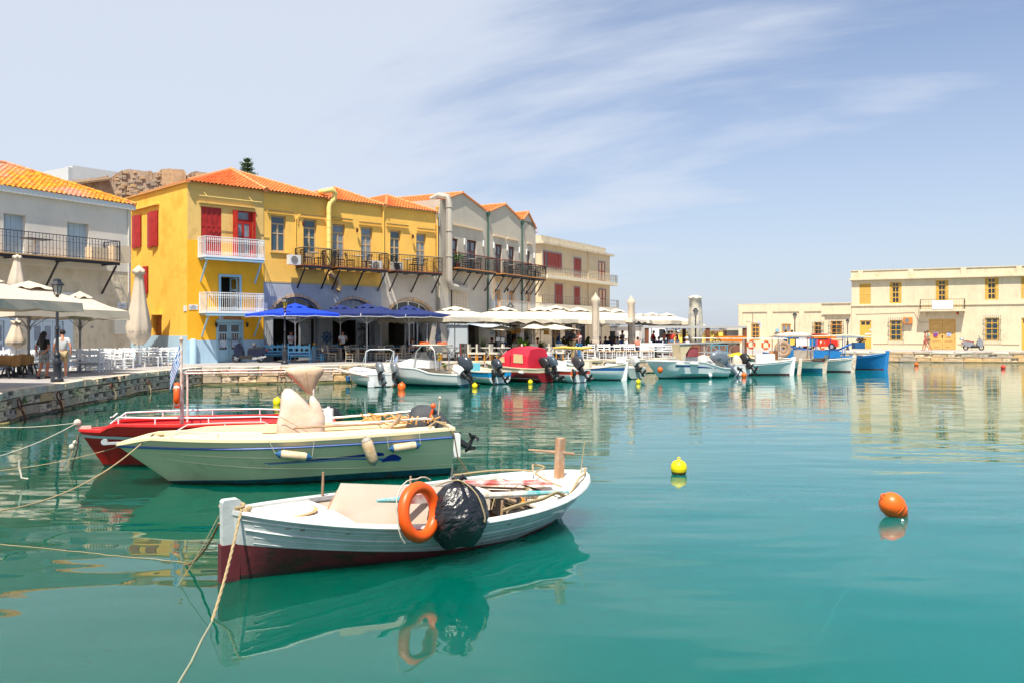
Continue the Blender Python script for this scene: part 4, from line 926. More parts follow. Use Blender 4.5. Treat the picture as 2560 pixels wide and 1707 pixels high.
# ---------------------------------------------------------------- behind: grey block, ruin, sea-side yellow wall
b = MB(); x0, y0 = XU(190, 62), 62.0
gb = Fac('grey_roof_block', 'plain pale grey roof block behind the left rooftops', XU(181, 60), 60, .62, .78)
b.box(0, 12, 0, 4, 6, ZV(414, 60)); b.add([(12,0,ZV(414,60)),(12,0,6),(16,0,6),(16,0,ZV(432,70))], [(0,1,2,3)]); b.box(-4, -.0, 1.5, 5.5, 6, ZV(425, 60)) if False else None
part('wall', b, mat('pale_grey_render', (.56,.57,.57), .9, var=.08), gb.o)
b = MB(); b.X = Matrix.Rotation(radians(96), 4, 'Z'); b.box(0, 6, 0, .3, 6, ZV(420, 60)); part('side_wall', b, mat('pale_grey_render', (.56,.57,.57), .9), gb.o)
M_rub = mat('rubble_wall', (.46,.31,.20), .95, col2=(.30,.20,.14), vs=2.5, bump=1, bs=7, dark=(.50,.40,.30), ds=.7, dth=(.45,.6))
ru = Fac('stone_ruin', 'crumbling rubble stone wall with chimney stumps behind the yellow house', XU(188, 54), 54, .80, .60, 'ruin')
prof = [(180,450),(200,449),(228,447),(262,442),(271,436),(272,448),(290,434),(305,427),(318,424),(345,425),(362,428),(378,427),(384,432),(400,433),(402,424),(425,422),(461,425),(462,440),(472,438),(478,430),(490,428),(505,431),(522,434),(524,445),(540,448)]
rr = random.Random(3); b = MB(); pts = []
for i in range(len(prof)-1):
    (u0, v0), (u1, v1) = prof[i], prof[i+1]
    for k in range(3): t = k/3; pts.append((ru.s(lerp(u0,u1,t)), ru.z(lerp(u0,u1,t), lerp(v0,v1,t)+rr.uniform(-1.2,1.2))))
for i in range(len(pts)-1):
    if pts[i+1][0] > pts[i][0]: b.prism([(pts[i][0], 6), (pts[i+1][0], 6), pts[i+1], pts[i]], rr.uniform(0,.1), .8)
part('wall', b, M_rub, ru.o)
sm_ = [stone_mesh(90+i, mat('rubble_stone', (.50,.35,.22), .95, col2=(.34,.23,.15), vs=3, bump=.8, bs=12, rnd=.3), .12, .14) for i in range(4)]
for k in range(150):
    u = rr.uniform(285, 520); v = rr.uniform(432, 490); top = None
    for i in range(len(prof)-1):
        if prof[i][0] <= u <= prof[i+1][0]: top = prof[i][1]
    if top is None or v < top+3: continue
    s_, z_ = ru.s(u), ru.z(u, v); sc = rr.uniform(.12, .34)
    o = link('stone', rr.choice(sm_), ru.o, (s_, .02, z_)); o.scale = (sc*1.3, .10, sc*.7); o.rotation_euler = (0, rr.uniform(-.3,.3), 0)
b = MB(); s0, s1 = ru.s(178), ru.s(272); b.add([(s0,-.7,ru.z(178,462)),(s1,-.7,ru.z(272,450)),(s1,.4,ru.z(272,440)),(s0,.4,ru.z(178,452))], [(0,1,2,3)]); b.add([(s0,-.7,ru.z(178,462)-.12),(s1,-.7,ru.z(272,450)-.12),(s1,-.7,ru.z(272,450)),(s0,-.7,ru.z(178,462))], [(0,1,2,3)]); part('roof', b, mat('old_roof_timber', (.26,.17,.10), .9, var=.4, vs=6), ru.o)
b = MB(); b.box(ru.s(215), ru.s(228), -.05, 0, 6, ru.z(215, 455)); b.box(ru.s(246), ru.s(272), -.05, -.001, 6, ru.z(246, 452)); part('pier', b, M_rub, ru.o)
b = MB(); b.box(ru.s(404), ru.s(462), -.25, 0, 6, ru.z(404, 424)); b.box(ru.s(428), ru.s(446), -.55, -.251, 6, ru.z(428, 437)); part('chimney', b, M_arch, ru.o)

yw = Fac('yellow_sea_wall', 'low bright yellow wall with an iron railing before the sea', XU(1648, 92), 92, 1, -.14, 'wall')
b = MB(); s1 = yw.s(1845); b.box(0, s1, 0, .3, .3, ZV(835, 92)); b.box(yw.s(1795), yw.s(1806), -.6, -.01, .3, ZV(831, 90)); part('wall', b, mat('bright_yellow_render', (.85,.60,.12), .9, var=.15, vs=.4, streak=.2), yw.o)
b = MB(); rail_run(b, (0, .15), (s1, .15), ZV(835, 92), .55, .22, .02); part('railing', b, M_black, yw.o)
b = MB(); rr = random.Random(5)
for k in range(90): x = rr.uniform(0, s1); z_ = ZV(834, 92)+rr.uniform(0,.3); b.ball((x,-.1+rr.uniform(-.1,.1),z_), (rr.uniform(.1,.3),.1,rr.uniform(.06,.16)), 5, 3)
o = part('dry_plants', b, mat('dry_shrub', (.28,.14,.10), .9, col2=(.20,.22,.06), vs=1.5), yw.o); o['kind'] = 'stuff'
sh = Fac('grey_shed', 'small grey flat roofed shed beside the low pale wing', XU(1820, 90), 90, 1, 0)
b = MB(); b.box(0, 2.2, 0, 3, .3, ZV(826, 90)); part('wall', b, mat('shed_grey', (.3,.29,.28), .8), sh.o); b = MB(); b.box(-.2, 2.3, -.3, 3.2, ZV(826, 90), ZV(820, 90)); part('roof', b, mat('shed_roof', (.5,.49,.47), .7), sh.o)
wb = Fac('white_low_building', 'low white building behind the cream parasols', XU(1500, 100), 100, 1, -.05)
b = MB(); b.holes(0, 6.6, .3, 3.0, [(1.0,1.2,1.8,2.6), (3.4,1.2,4.2,2.6)], 0, .3); part('wall', b, mat('white_render', (.72,.66,.60), .9, var=.1), wb.o); b = MB(); b.box(1, 1.8, .3, .35, 1.2, 2.6); b.box(3.4, 4.2, .3, .35, 1.2, 2.6); part('pane', b, M_glassd, wb.o); b = MB(); b.box(-.2, 6.8, -.2, 3, 3.002, 3.2); part('roof', b, mat('shed_grey', (.3,.29,.28), .8), wb.o)
# near-black slabs on the cream ground floor: shade of shop openings put into colour
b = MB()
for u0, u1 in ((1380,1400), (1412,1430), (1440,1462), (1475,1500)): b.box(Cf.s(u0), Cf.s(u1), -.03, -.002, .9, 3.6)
part('shop_opening_shade', b, M_darkin, Cf.o)
# ================================================================= TREES AND PLANTS
def leaf_cloud(b, c, r, n, sz, rnd, flat=1.0):
    for k in range(n):
        th = rnd.uniform(0, 2*pi); ph = rnd.uniform(-1, 1); q = rnd.random()**.4
        p = Vector((c[0]+cos(th)*sqrt(1-ph*ph)*r*q, c[1]+sin(th)*sqrt(1-ph*ph)*r*q, c[2]+ph*r*q*flat))
        a = Vector((rnd.uniform(-1,1), rnd.uniform(-1,1), rnd.uniform(-.6,.6))).normalized()*sz; d = a.cross(Vector((rnd.uniform(-1,1), rnd.uniform(-1,1), 1))).normalized()*sz*.5
        b.add([p-a*.5, p+d*.5, p+a*.5, p-d*.5], [(0,1,2,3)])
M_leaf = mat('leaf_green', (.075,.14,.03), .6, col2=(.03,.07,.015), vs=3)
M_leaf2 = mat('leaf_fresh_green', (.16,.32,.04), .5, col2=(.07,.17,.02), vs=4)
M_arau = mat('araucaria_needles', (.09,.15,.04), .7, col2=(.03,.07,.02), vs=1.2)
M_bark = mat('bark', (.12,.08,.05), .9, bump=.5)
rt = random.Random(21)
ax, ay = XU(618, 70), 70.0
tr = thing('norfolk_pine_tree', 'dark green norfolk pine tip rising behind the orange roof ridge', 'tree', (ax, ay, .9))
b = MB(); ztp = ZV(402, 70)-.9; b.tube([(0,0,0),(0,0,ztp*.6),(.02,0,ztp)], [.25,.16,.03], 8); part('trunk', b, M_bark, tr)
b = MB()
for lv in range(10):
    z = ztp-.12-lv*.37; R = .22+lv*.15+.12*(lv % 2)
    for k in range(8):
        a = k*pi/4+lv*.5+rt.uniform(-.1,.1); L_ = R*rt.uniform(.8,1.1)
        b.tube([(0,0,z),(cos(a)*L_*.6,sin(a)*L_*.6,z-.02),(cos(a)*L_,sin(a)*L_,z+.14)], [.04,.03,.015], 4)
        for q in range(5):
            t = .25+q*.18; leaf_cloud(b, (cos(a)*L_*t, sin(a)*L_*t, z+.1+.2*t*rt.random()), .20, 13, .13, rt, .7)
part('crown', b, M_arau, tr)
def palm(b, c, h, n, L_, rnd, w=.035):
    for k in range(n):
        a = rnd.uniform(0, 2*pi); e = rnd.uniform(.35, 1.2); l = L_*rnd.uniform(.7, 1.1); pts = []
        for i in range(6): t = i/5; pts.append(Vector((c[0]+cos(a)*cos(e)*l*t, c[1]+sin(a)*cos(e)*l*t, c[2]+h*.2+l*(sin(e)*t-.55*t*t))))
        for i in range(5):
            d = (pts[i+1]-pts[i]); s_ = d.cross(Vector((0,0,1))).normalized()
            for sg in (-1, 1):
                for f in (0, .5): p = pts[i].lerp(pts[i+1], f); b.add([p, p+d*.35, p+s_*sg*l*.22*(1-i/6)+d*.6-Vector((0,0,.02))], [(0,1,2)])
def plant(name, label, u, v, h, kind, mt=M_leaf2, seed=1, pot=True, Y=None, z=QZ):
    if Y: x, y = XU(u, Y), Y
    else: x, y = G(u, v)
    r_ = random.Random(seed); t = thing(name, label, 'plant', (x, y, z))
    if pot: b = MB(); b.lathe([(.14,0),(.2,.32),(.22,.34),(.17,.34),(.16,.3)], (0,0,0), 12); part('pot', b, mat('clay_pot', (.35,.16,.09), .8), t)
    b = MB()
    if kind == 'palm': palm(b, (0,0,.3), 0, 34, h, r_)
    elif kind == 'grass':
        for k in range(70):
            a = r_.uniform(0,6.3); q = r_.uniform(0,.12); l = h*r_.uniform(.6,1.1); o = Vector((cos(a)*q, sin(a)*q, .2)); tp = o+Vector((cos(a)*l*.25, sin(a)*l*.25, l)); s_ = Vector((-sin(a),cos(a),0))*.02; b.add([o-s_, o+s_, tp], [(0,1,2)])
    elif kind == 'banana':
        for k in range(9):
            a = k*.75+r_.uniform(-.2,.2); e = r_.uniform(.9,1.3); l = h*r_.uniform(.6,1); pts = [Vector((cos(a)*cos(e)*l*t, sin(a)*cos(e)*l*t, .3+l*(sin(e)*t-.25*t*t))) for t in (0,.3,.55,.8,1)]; w = [.01,.03,.12,.12,.01]
            s_ = Vector((-sin(a),cos(a),0)); vs = []
            for p, ww in zip(pts, w): vs += [p-s_*ww, p+s_*ww]
            b.add(vs, [(2*i,2*i+1,2*i+3,2*i+2) for i in range(4)])
    else: leaf_cloud(b, (0,0,.35+h*.5), h*.5, 240, .11, r_)
    part('leaves', b, mt, t); return t
plant('palm_plant', 'bright green palm in front of the hanging orange bags', 1305, 893, .95, 'palm', M_leaf2, 4, Y=50.5, z=1.5)
plant('palm_plant', 'feathery palm behind the small white parasols', 1350, 890, .95, 'palm', M_leaf2, 5, Y=53, z=1.3)
plant('grass_plant', 'tall grassy plant at the end of the kiosk', 1210, 891, 1.25, 'grass', M_leaf2, 6, Y=55)
plant('grass_plant', 'reedy green plant beside the left door under the navy parasols', 970, 895, 1.1, 'grass', M_leaf, 7, Y=51)
plant('palm_plant', 'green palm beside the white arched door', 1074, 893, 1.0, 'palm', M_leaf2, 8, Y=53)
plant('banana_plant', 'broad leaved plant behind the embracing couple', 1470, 888, 1.7, 'banana', M_leaf, 9, Y=60)
plant('banana_plant', 'broad leaved plant left of the embracing couple', 1420, 888, 1.6, 'banana', M_leaf, 10, Y=60)
plant('shrub', 'dark shrub behind the seated diners near the third folded parasol', 1607, 880, .9, 'bush', M_leaf, 11, Y=62)
plant('shrub', 'small potted shrub on the terrace left of the pergola post', 1592, 886, .5, 'bush', M_leaf2, 12, Y=60)
plant('shrub', 'bushy green plant under the pergola in front of the yellow wall', 1790, 884, .8, 'bush', M_leaf, 13, Y=62, z=1.3)
for i, (u, v) in enumerate(((845, 716), (560, 916), (640, 918))):
    pass
# ================================================================= STREET LAMPS
def make_lamp():
    t = thing('street_lamp', 'x', 'street lamp')
    b = MB(); b.lathe([(.20,0),(.20,.10),(.15,.14),(.13,.20),(.12,.55),(.145,.60),(.14,.72),(.10,.78),(.09,.84),(.12,.90),(.10,.96),(.055,1.02),(.05,1.75),(.07,1.78),(.05,1.82),(.042,2.72)], n=12); part('post', b, mat('lamp_post_black', (.02,.022,.03), .4, spec=.5), t, smooth=True)
    b = MB(); b.lathe([(.042,2.72),(.075,2.78),(.05,2.84),(.06,2.90),(.10,2.93)], n=12); part('neck', b, mat('rusty_collar', (.16,.09,.07), .6), t, smooth=True)
    b = MB()
    for k in range(6):
        a = k*pi/3; b.beam((cos(a)*.10,sin(a)*.10,2.92), (cos(a)*.17,sin(a)*.17,3.24), .018)
    b.lathe([(.24,3.24),(.25,3.26),(.14,3.38),(.13,3.44),(.03,3.48)], n=6); h = part('lamp_head', b, mat('lamp_post_black', (.02,.022,.03), .4), t)
    b = MB(); b.lathe([(.09,2.94),(.155,3.235)], n=6); part('glass_panel', b, mat('lamp_glass', (.62,.57,.50), .2, alpha=.75), h); return t
lamp0 = make_lamp(); used = False
for u, Y, sc, lb, yl in ((143, 28.4, 1.0, 'black street lamp on the kerb beside the strolling couple', 0), (712, 43.6, .985, 'black street lamp with amber glass in front of the bright blue parasol', 1), (1276, 54, 1.0, 'black street lamp rising between the cream parasols behind the music stand', 0),
        (1739, 60, .96, 'black street lamp in front of the tall folded striped parasol', 0), (1987, 76, .965, 'black street lamp before the long pale low wing', 0), (2119, 77, .81, 'smaller black street lamp left of the narrow ochre door', 0), (1585, 74, .8, 'slim dark street lamp behind the second folded parasol', 0)):
    t = lamp0 if not used else dup(lamp0); used = True
    t.location = (XU(u, Y), Y, QZ); t.scale = (sc,)*3; t['label'] = lb; t['group'] = 'street lamps along the quay'
    if yl:
        for c in t.children:
            for g in c.children: g.data = g.data.copy(); g.data.materials[0] = mat('amber_glass', (.75,.48,.08), .3)
# ================================================================= PARASOLS
M_can = mat('cream_canvas', (.60,.50,.39), .85, var=.12, vs=1.5, bump=.1, bs=6, trans=0)
M_canw = mat('white_canvas', (.62,.55,.44), .85, var=.14, vs=1.5)
M_can2 = mat('sand_canvas', (.58,.50,.40), .85, var=.12, vs=2)
M_cblue = mat('blue_canvas', (.004,.05,.55), .8, var=.1)
M_cnavy = mat('navy_canvas', (.010,.024,.13), .8, var=.1)
M_trim = mat('pale_trim', (.62,.62,.60), .7)
M_polew = mat('pale_parasol_pole', (.62,.62,.62), .5); M_poleg = mat('grey_parasol_pole', (.20,.20,.21), .5); M_wood = mat('wood_pole', (.45,.28,.12), .6)
def parasol(label, x, y, half, zt, ze, rz, cm, pm, val=.24, scallop=0, z0=QZ, group=None, n=4, trimm=None, vent=True, ribs=True, hub=.55, pr=.03, seed=0):
    t = thing('parasol', label, 'parasol', (x, y, z0), rz, group); H_ = zt-z0; E = ze-z0; b = MB(); R = half*(sqrt(2) if n == 4 else 1)
    a0 = pi/4 if n == 4 else 0; rn = random.Random(seed+int(x*10)); m = 6
    cor = [Vector((cos(a0+k*2*pi/n)*R, sin(a0+k*2*pi/n)*R, E)) for k in range(n)]; rings = []; steps = (.14, .4, .7, 1.0)
    for st in steps:
        ring = []
        for k in range(n):
            for j in range(m):
                f = j/m; p = cor[k].lerp(cor[(k+1) % n], f); sag = sin(pi*f)*.11*half*.35*st
                q = Vector((p.x*st, p.y*st, H_-(H_-E)*st)); q.z -= sag*.4+.05*sin(pi*st)*half*.3
                if st == 1.0: q.x *= 1-.05*sin(pi*f); q.y *= 1-.05*sin(pi*f); q.z += .06*sin(pi*f)
                ring.append(q)
        rings.append(ring)
    vs = [p for r_ in rings for p in r_]; K = n*m; fs = []
    for i in range(len(steps)-1):
        for j in range(K): fs.append((i*K+j, (i+1)*K+j, (i+1)*K+(j+1) % K, i*K+(j+1) % K))
    vs.append(Vector((0,0,H_))); fs += [(len(vs)-1, j, (j+1) % K) for j in range(K)]
    b.add(vs, fs); cp = part('canopy', b, cm, t, smooth=True)
    if val:
        b = MB(); vs = []; fs = []
        for j in range(K):
            p = rings[-1][j]; d = val*(1+.12*sin(j*2.3)) - (.5*val*abs(sin(pi*j*1.0/ m*3)) if scallop else 0); vs += [p, Vector((p.x*1.012+rn.uniform(-.02,.02), p.y*1.012+rn.uniform(-.02,.02), p.z-d))]
        fs = [(2*j, 2*j+1, 2*((j+1) % K)+1, 2*((j+1) % K)) for j in range(K)]; b.add(vs, fs); part('valance', b, cm, cp)
        if trimm:
            b = MB(); b.tube([vs[2*j+1] for j in range(K)], .015, 4, closed=True)
            for k in range(n): b.tube([vs[2*k*m]+Vector((0,0,.01)), vs[2*k*m+1]], .02, 4)
            part('trim', b, trimm, cp)
    if vent:
        b = MB(); vs = [Vector((0,0,H_+.13))]+[Vector((p.x*.26, p.y*.26, H_-.06-(H_-E)*.10+.05*sin(j*1.6))) for j, p in enumerate(rings[-1])]; b.add(vs, [(0, 1+j, 1+(j+1) % K) for j in range(K)]); part('vent_cap', b, cm, cp, smooth=True)
    b = MB(); b.tube([(0,0,0),(0,0,H_)], pr, 8); b.lathe([(pr*1.6,E-hub+.0),(pr*1.9,E-hub+.06),(pr*1.4,E-hub+.1)], n=8); part('pole', b, pm, t)
    if ribs:
        b = MB()
        for k in range(n):
            for f in (0, .5):
                p = cor[k].lerp(cor[(k+1) % n], f); q = Vector((p.x*.98, p.y*.98, E+.0)); b.tube([(0,0,H_-.14), (p.x*.5,p.y*.5,(H_+E)/2-.16), q-Vector((0,0,.07))], .012, 4); b.tube([(0,0,E-hub+.05), Vector((p.x*.5, p.y*.5, H_-(H_-E)*.5-.06))], .013, 4)
        part('ribs', b, pm, t)
    b = MB(); b.box(-.3,.3,-.3,.3,.0,.06); b.lathe([(.06,.06),(.045,.3)], n=8); part('base', b, M_poleg, t); return t
def PP(u, Y): return XU(u, Y), Y
parasol('large sand coloured parasol over the wicker armchairs behind the strolling couple', *PP(72,32), 2.45, ZV(711,32), ZV(776,31.6), radians(-22), M_can, M_poleg, .28, hub=.75, pr=.045, group='sand parasols on the left terrace')
parasol('sand parasol cut off by the left picture edge, nearest to the water', XU(-62,24.5), 24.5, 2.0, ZV(690,24.5), ZV(752,24), radians(-8), M_can, M_poleg, .28, pr=.045, group='sand parasols on the left terrace')
parasol('sand parasol reaching farthest right in front of the off white wall', XU(200,35.0), 35.0, 1.35, ZV(736,35), ZV(785,34.7), radians(-30), M_can, M_poleg, .26, hub=.7, pr=.04, group='sand parasols on the left terrace')
g = 'blue parasols of the terrace'
parasol('bright royal blue parasol behind the amber glass street lamp', XU(738,46), 46, 1.92, ZV(764,46), ZV(786,46), radians(-44+3), M_cblue, M_polew, .16, group=g, trimm=M_trim)
parasol('navy parasol in the middle of the front row, right of the bright blue one', XU(917.5,47.2), 47.2, 1.9, ZV(765,47.2), ZV(787,47.2), radians(-42), M_cnavy, M_polew, .16, group=g, trimm=M_trim)
parasol('navy parasol at the right end of the front row, beside the first cream parasol', XU(1023,48.2), 48.2, 1.9, ZV(769,48.2), ZV(789,48.2), radians(-42), M_cnavy, M_polew, .16, group=g, trimm=M_trim)
parasol('navy parasol of the back row between the bright blue and the middle navy one', XU(851,49.4), 49.4, 1.8, ZV(767,49.4), ZV(788,49.4), radians(-42), M_cnavy, M_polew, .16, group=g, trimm=M_trim)
parasol('navy parasol of the back row behind the two right front ones', XU(952,50.8), 50.8, 1.8, ZV(771,50.8), ZV(789,50.8), radians(-42), M_cnavy, M_polew, .16, group=g, trimm=M_trim)
g = 'cream parasols along the terrace'
cps = [(1137,51,2.7,771,796,'leftmost big cream parasol, next to the navy one',0), (1258,52.5,2.6,771,800,'big cream parasol behind the third street lamp',1), (1351,56,2.7,772,800,'cream parasol with a raised vent flap right of the third street lamp',2), (1388,61,2.9,768,796,'big cream parasol in front of the cream block corner',3),
       (1446,58,2.9,773,802,'cream parasol left of the first tightly folded parasol',4), (1503,62,2.9,774,800,'cream parasol directly behind the first tightly folded parasol',5), (1540,67,2.9,776,802,'cream parasol between the two tightly folded parasols',6), (1060,52.5,2.2,785,800,'cream parasol tucked behind the right navy one',7)]
for u, Y, hf_, vt_, ve, lb, k in cps: parasol(lb, XU(u,Y), Y, hf_, ZV(vt_,Y), ZV(ve,Y), radians(-45+5*k), M_canw, M_polew, .26, scallop=k % 2, group=g, seed=k)
g = 'small white parasols over the middle terrace'
for k, (u, Y, hf_, vt_, ve, lb) in enumerate(((1253,50.5,1.02,814,826,'small white parasol crossed by the third street lamp'), (1335,50.5,1.02,810,823,'small white parasol with a grey shaded flap'), (1388,51,1.15,811,825,'small white parasol at the right, above the photographer'))):
    parasol(lb, XU(u,Y), Y, hf_, ZV(vt_,Y), ZV(ve,Y), radians(-40), M_canw, M_wood, 0, group=g, n=4, vent=False)
g = 'pale cantilever parasols by the white van'
for k, (u, Y, hf_, vt_, ve, lb) in enumerate(((1629,70,2.6,785,803,'pale parasol left of the white van with an amber side'), (1667,72,2.6,786,804,'pale parasol right of the van ending at the striped folded one'), (1600,75,2.5,787,802,'pale parasol behind the second folded one'), (1690,74,2.1,800,812,'lower pale parasol with a dark strut by the pergola'))):
    parasol(lb, XU(u,Y), Y, hf_, ZV(vt_,Y), ZV(ve,Y), radians(-30+10*k), M_canw, M_poleg, .3, group=g, seed=k)
def folded(label, x, y, zt, zb, r, cm, top='flare', seed=0, lean=0, group='folded parasols'):
    t = thing('folded_parasol', label, 'parasol', (x, y, QZ), 0, group); H_ = zt-QZ; B_ = zb-QZ; b = MB(); K = 24; rn = random.Random(seed); vs = []; fs = []
    L_ = H_-B_; pr = [(0,0),(.02,.6),(.05,.92),(.07,.96),(.085,.78),(.3,.86),(.6,.95),(.8,1.),(.9,1.),(.965,.9),(1,.8)] if top == 'cap' else [(0,0),(.03,.25),(.075,.52),(.10,.56),(.12,.34),(.22,.42),(.4,.58),(.6,.80),(.78,1.0),(.9,.92),(.965,.62),(1,.4)] if top == 'flare' else [(0, 0), (.05, .28), (.13, .92), (.165, .98), (.22, .78), (.4, .82), (.6, .80), (.78, .80), (.82, .72), (.9, .84), (.97, .82), (1, .6)]
    for i, (q, w) in enumerate(pr):
        for j in range(K):
            a = 2*pi*j/K; f = 1+(.13 if i > 1 else .05)*(cos(a*6+i*.25))+(.07*cos(a*11+i*.7+seed) if i > 2 else 0)+rn.uniform(-.03,.03)*(i > 3); vs.append((cos(a)*w*r*f+lean*q, sin(a)*w*r*f, H_-L_*q+(.05*cos(a*6) if 1 < i < 4 else 0)+(rn.uniform(-.08,.12) if i == len(pr)-1 else 0)))
    for i in range(len(pr)-1):
        for j in range(K): fs.append((i*K+j, (i+1)*K+j, (i+1)*K+(j+1) % K, i*K+(j+1) % K))
    b.add(vs, fs); part('folded_canopy', b, cm, t, smooth=2)
    b = MB(); b.tube([(0,0,0),(0,0,H_-.1)], .045, 8); part('pole', b, M_polew, t)
    b = MB(); q = B_+L_*.17; b.tube([(cos(2*pi*j/16)*r*.98+lean*.8, sin(2*pi*j/16)*r*.98, q) for j in range(16)], .012, 4, closed=True); part('strap', b, M_poleg, t)
    b = MB(); b.box(-.28,.28,-.28,.28,0,.07); part('base', b, M_polew, t); return t
folded('tall folded beige parasol on the left terrace before the alley', *PP(347,40.6), ZV(663,40.6), ZV(862,40.6), .52, M_can, seed=1)
folded('folded beige parasol in front of the off white house balcony', *PP(43,36), ZV(636,36), ZV(730,36), .33, M_can2, seed=2)
folded('crumpled folded beige parasol hanging low behind the terrace pole', *PP(40,35), ZV(800,35), ZV(868,35), .36, M_can, seed=3)
folded('tightly folded cream parasol right of the embracing couple', *PP(1489,53.5), ZV(731,53.5), ZV(866,53.5), .27, M_can, 'tight', 4)
folded('tightly folded cream parasol second from the left, against the sky', *PP(1578,59.5), ZV(738,59.5), ZV(860,59.5), .27, M_can, 'tight', 5)
folded('tall folded parasol with grey streaks behind the fourth street lamp', *PP(1738,66), ZV(738,66), ZV(858,66), .52, mat('streaky_canvas', (.66,.60,.46), .85, col2=(.34,.34,.33), vs=3.2), 'cap', 6)
# ================================================================= TERRACE FURNITURE
M_wh = mat('white_furniture_paint', (.80,.81,.82), .5); M_bei = mat('beige_furniture_paint', (.56,.50,.41), .6, var=.1); M_sbl = mat('sky_blue_furniture', (.13,.42,.66), .55, var=.15, vs=5)
M_straw = mat('straw_seat', (.62,.40,.20), .8); M_cush = mat('blue_cushion', (.07,.13,.32), .8); M_wick = mat('wicker', (.52,.27,.09), .7, var=.4, vs=30, bump=.5, bs=60); M_blk = mat('black_furniture', (.02,.02,.022), .5); M_pad = mat('cream_upholstery', (.66,.60,.50), .8, var=.08); M_oleg = mat('orange_wood_leg', (.72,.30,.03), .5)
def taverna(frame, seat, name='taverna_chair', h=.90):
    t = thing(name, 'x', 'chair'); w, d, sh_ = .21, .20, .45
    for x in (-w, w):
        b = MB(); b.beam((x,-d,0),(x,-d,sh_+.02),.035); part('leg', b, frame, t)
        b = MB(); b.tube([(x,d+.03,0),(x,d,sh_),(x*.98,d+.05,h-.2),(x*.97,d+.10,h)], .02, 5); part('leg', b, frame, t)
    b = MB(); b.box(-w-.01,w+.01,-d-.01,d+.01,sh_-.02,sh_+.025); part('seat', b, seat, t)
    b = MB()
    for z, hh in ((.56,.05), (.70,.05)): b.box(-w+.01,w-.01,d+.02,d+.045,z,z+hh)
    b.prism([(-w-.02,.81),(w+.02,.81),(w+.03,.90),(w*.5,.87),(0,.90),(-w*.5,.87),(-w-.03,.90)], d+.07, d+.095); part('backrest', b, frame, t)
    b = MB()
    for z in (.14,.26):
        for y in (-d, d+.015): b.beam((-w,y,z+(.06 if y > 0 else 0)), (w,y,z+(.06 if y > 0 else 0)), .02)
        for x in (-w, w): b.beam((x,-d,z+.03), (x,d,z+.03), .02)
    part('stretcher', b, frame, t); return t
def padded(name='padded_chair'):
    t = thing(name, 'x', 'chair')
    for x in (-.2,.2):
        for y in (-.2,.22): b = MB(); b.beam((x,y,0),(x*.98,y*.98,.38),.045); part('leg', b, M_oleg, t)
    b = MB(); b.box(-.24,.24,-.25,.24,.38,.48); part('seat', b, M_pad, t); b = MB(); b.prism([(-.24,.40),(.24,.40),(.235,.95),(-.235,.95)], .20, .29); part('backrest', b, M_pad, t); return t
def wicker():
    t = thing('wicker_armchair', 'x', 'armchair')
    for k, (x, y) in enumerate(((-.24,-.24),(.24,-.24),(-.26,.26),(.26,.26))): b = MB(); b.beam((x*1.1,y*1.1,0),(x*.7,y*.7,.42),.045); part('leg', b, M_blk, t)
    b = MB(); b.box(-.27,.27,-.27,.27,.40,.46); part('seat', b, M_blk, t)
    b = MB(); pts = []; n = 12
    for k in range(n+1): a = radians(-25+230*k/n); pts.append((cos(a)*.31, sin(a)*.28))
    vs = []
    for i, (x, y) in enumerate(pts): up = .30+.10*sin(pi*i/n); vs += [(x*.93,y*.93,.44), (x,y,.44+up), (x*1.08,y*1.08,.43+up), (x*1.0,y*1.0,.42)]
    b.add(vs, [(4*i+j, 4*i+4+j, 4*i+4+(j+1) % 4, 4*i+(j+1) % 4) for i in range(n) for j in range(4)]); part('backrest', b, M_wick, t); return t
def table(top, leg, kind='ped', w=.8, name='table', h=.76):
    t = thing(name, 'x', 'table'); b = MB(); b.box(-w/2,w/2,-.36,.36,h-.04,h); part('tabletop', b, top, t); b = MB()
    if kind == 'x':
        for y in (-.28,.28): b.beam((-.26,y,0),(.26,y,h-.04),.05,.04); b.beam((.26,y+.003,0),(-.26,y+.003,h-.04),.05,.04)
    elif kind == 'round': pass
    else: b.box(-.06,.06,-.12,.12,.08,h-.04); b.prism([(-.3,0),(.3,0),(.3,.05),(.1,.12),(-.1,.12),(-.3,.05)], -.06, .06); b.box(-.05,.05,-.28,.28,0,.07)
    part('leg', b, leg, t); return t
def bench(frame, seat, w=1.2, fancy=True, name='bench'):
    t = thing(name, 'x', 'bench'); 
    for x in (-w/2, w/2):
        b = MB(); b.beam((x,-.25,0),(x,-.25,.64),.05); part('leg', b, frame, t); b = MB(); b.tube([(x,.22,0),(x,.22,.45),(x,.26,.98)], .03, 6); b.ball((x,.26,1.0), .035, 6, 4); part('leg', b, frame, t)
    b = MB(); b.box(-w/2,w/2,-.27,.22,.40,.45); b.box(-w/2+.03,w/2-.03,-.265,-.24,.28,.40); part('seat', b, frame, t)
    if seat: b = MB(); b.box(-w/2+.04,w/2-.04,-.24,.19,.451,.52); part('cushion', b, seat, t)
    b = MB()
    if fancy: b.holes(-w/2+.02,w/2-.02,.55,.84,[(lerp(-w/2,w/2,(k+.14)/4),.62,lerp(-w/2,w/2,(k+.86)/4),.78) for k in range(4)],.235,.265,back=True); b.prism([(-w/2+.03,.841),(w/2-.03,.841),(w/2-.03,.90),(w*.3,.93),(w*.15,.89),(0,1.0),(-w*.15,.89),(-w*.3,.93),(-w/2+.03,.90)], .235, .265)
    else:
        for z in (.54,.68,.82): b.box(-w/2+.02,w/2-.02,.235,.26,z,z+.09)
    part('backrest', b, frame, t)
    for x in (-w/2, w/2): b = MB(); b.box(x-.035,x+.035,-.29,.26,.64,.675); part('armrest', b, frame, t)
    return t
PROTO = {}
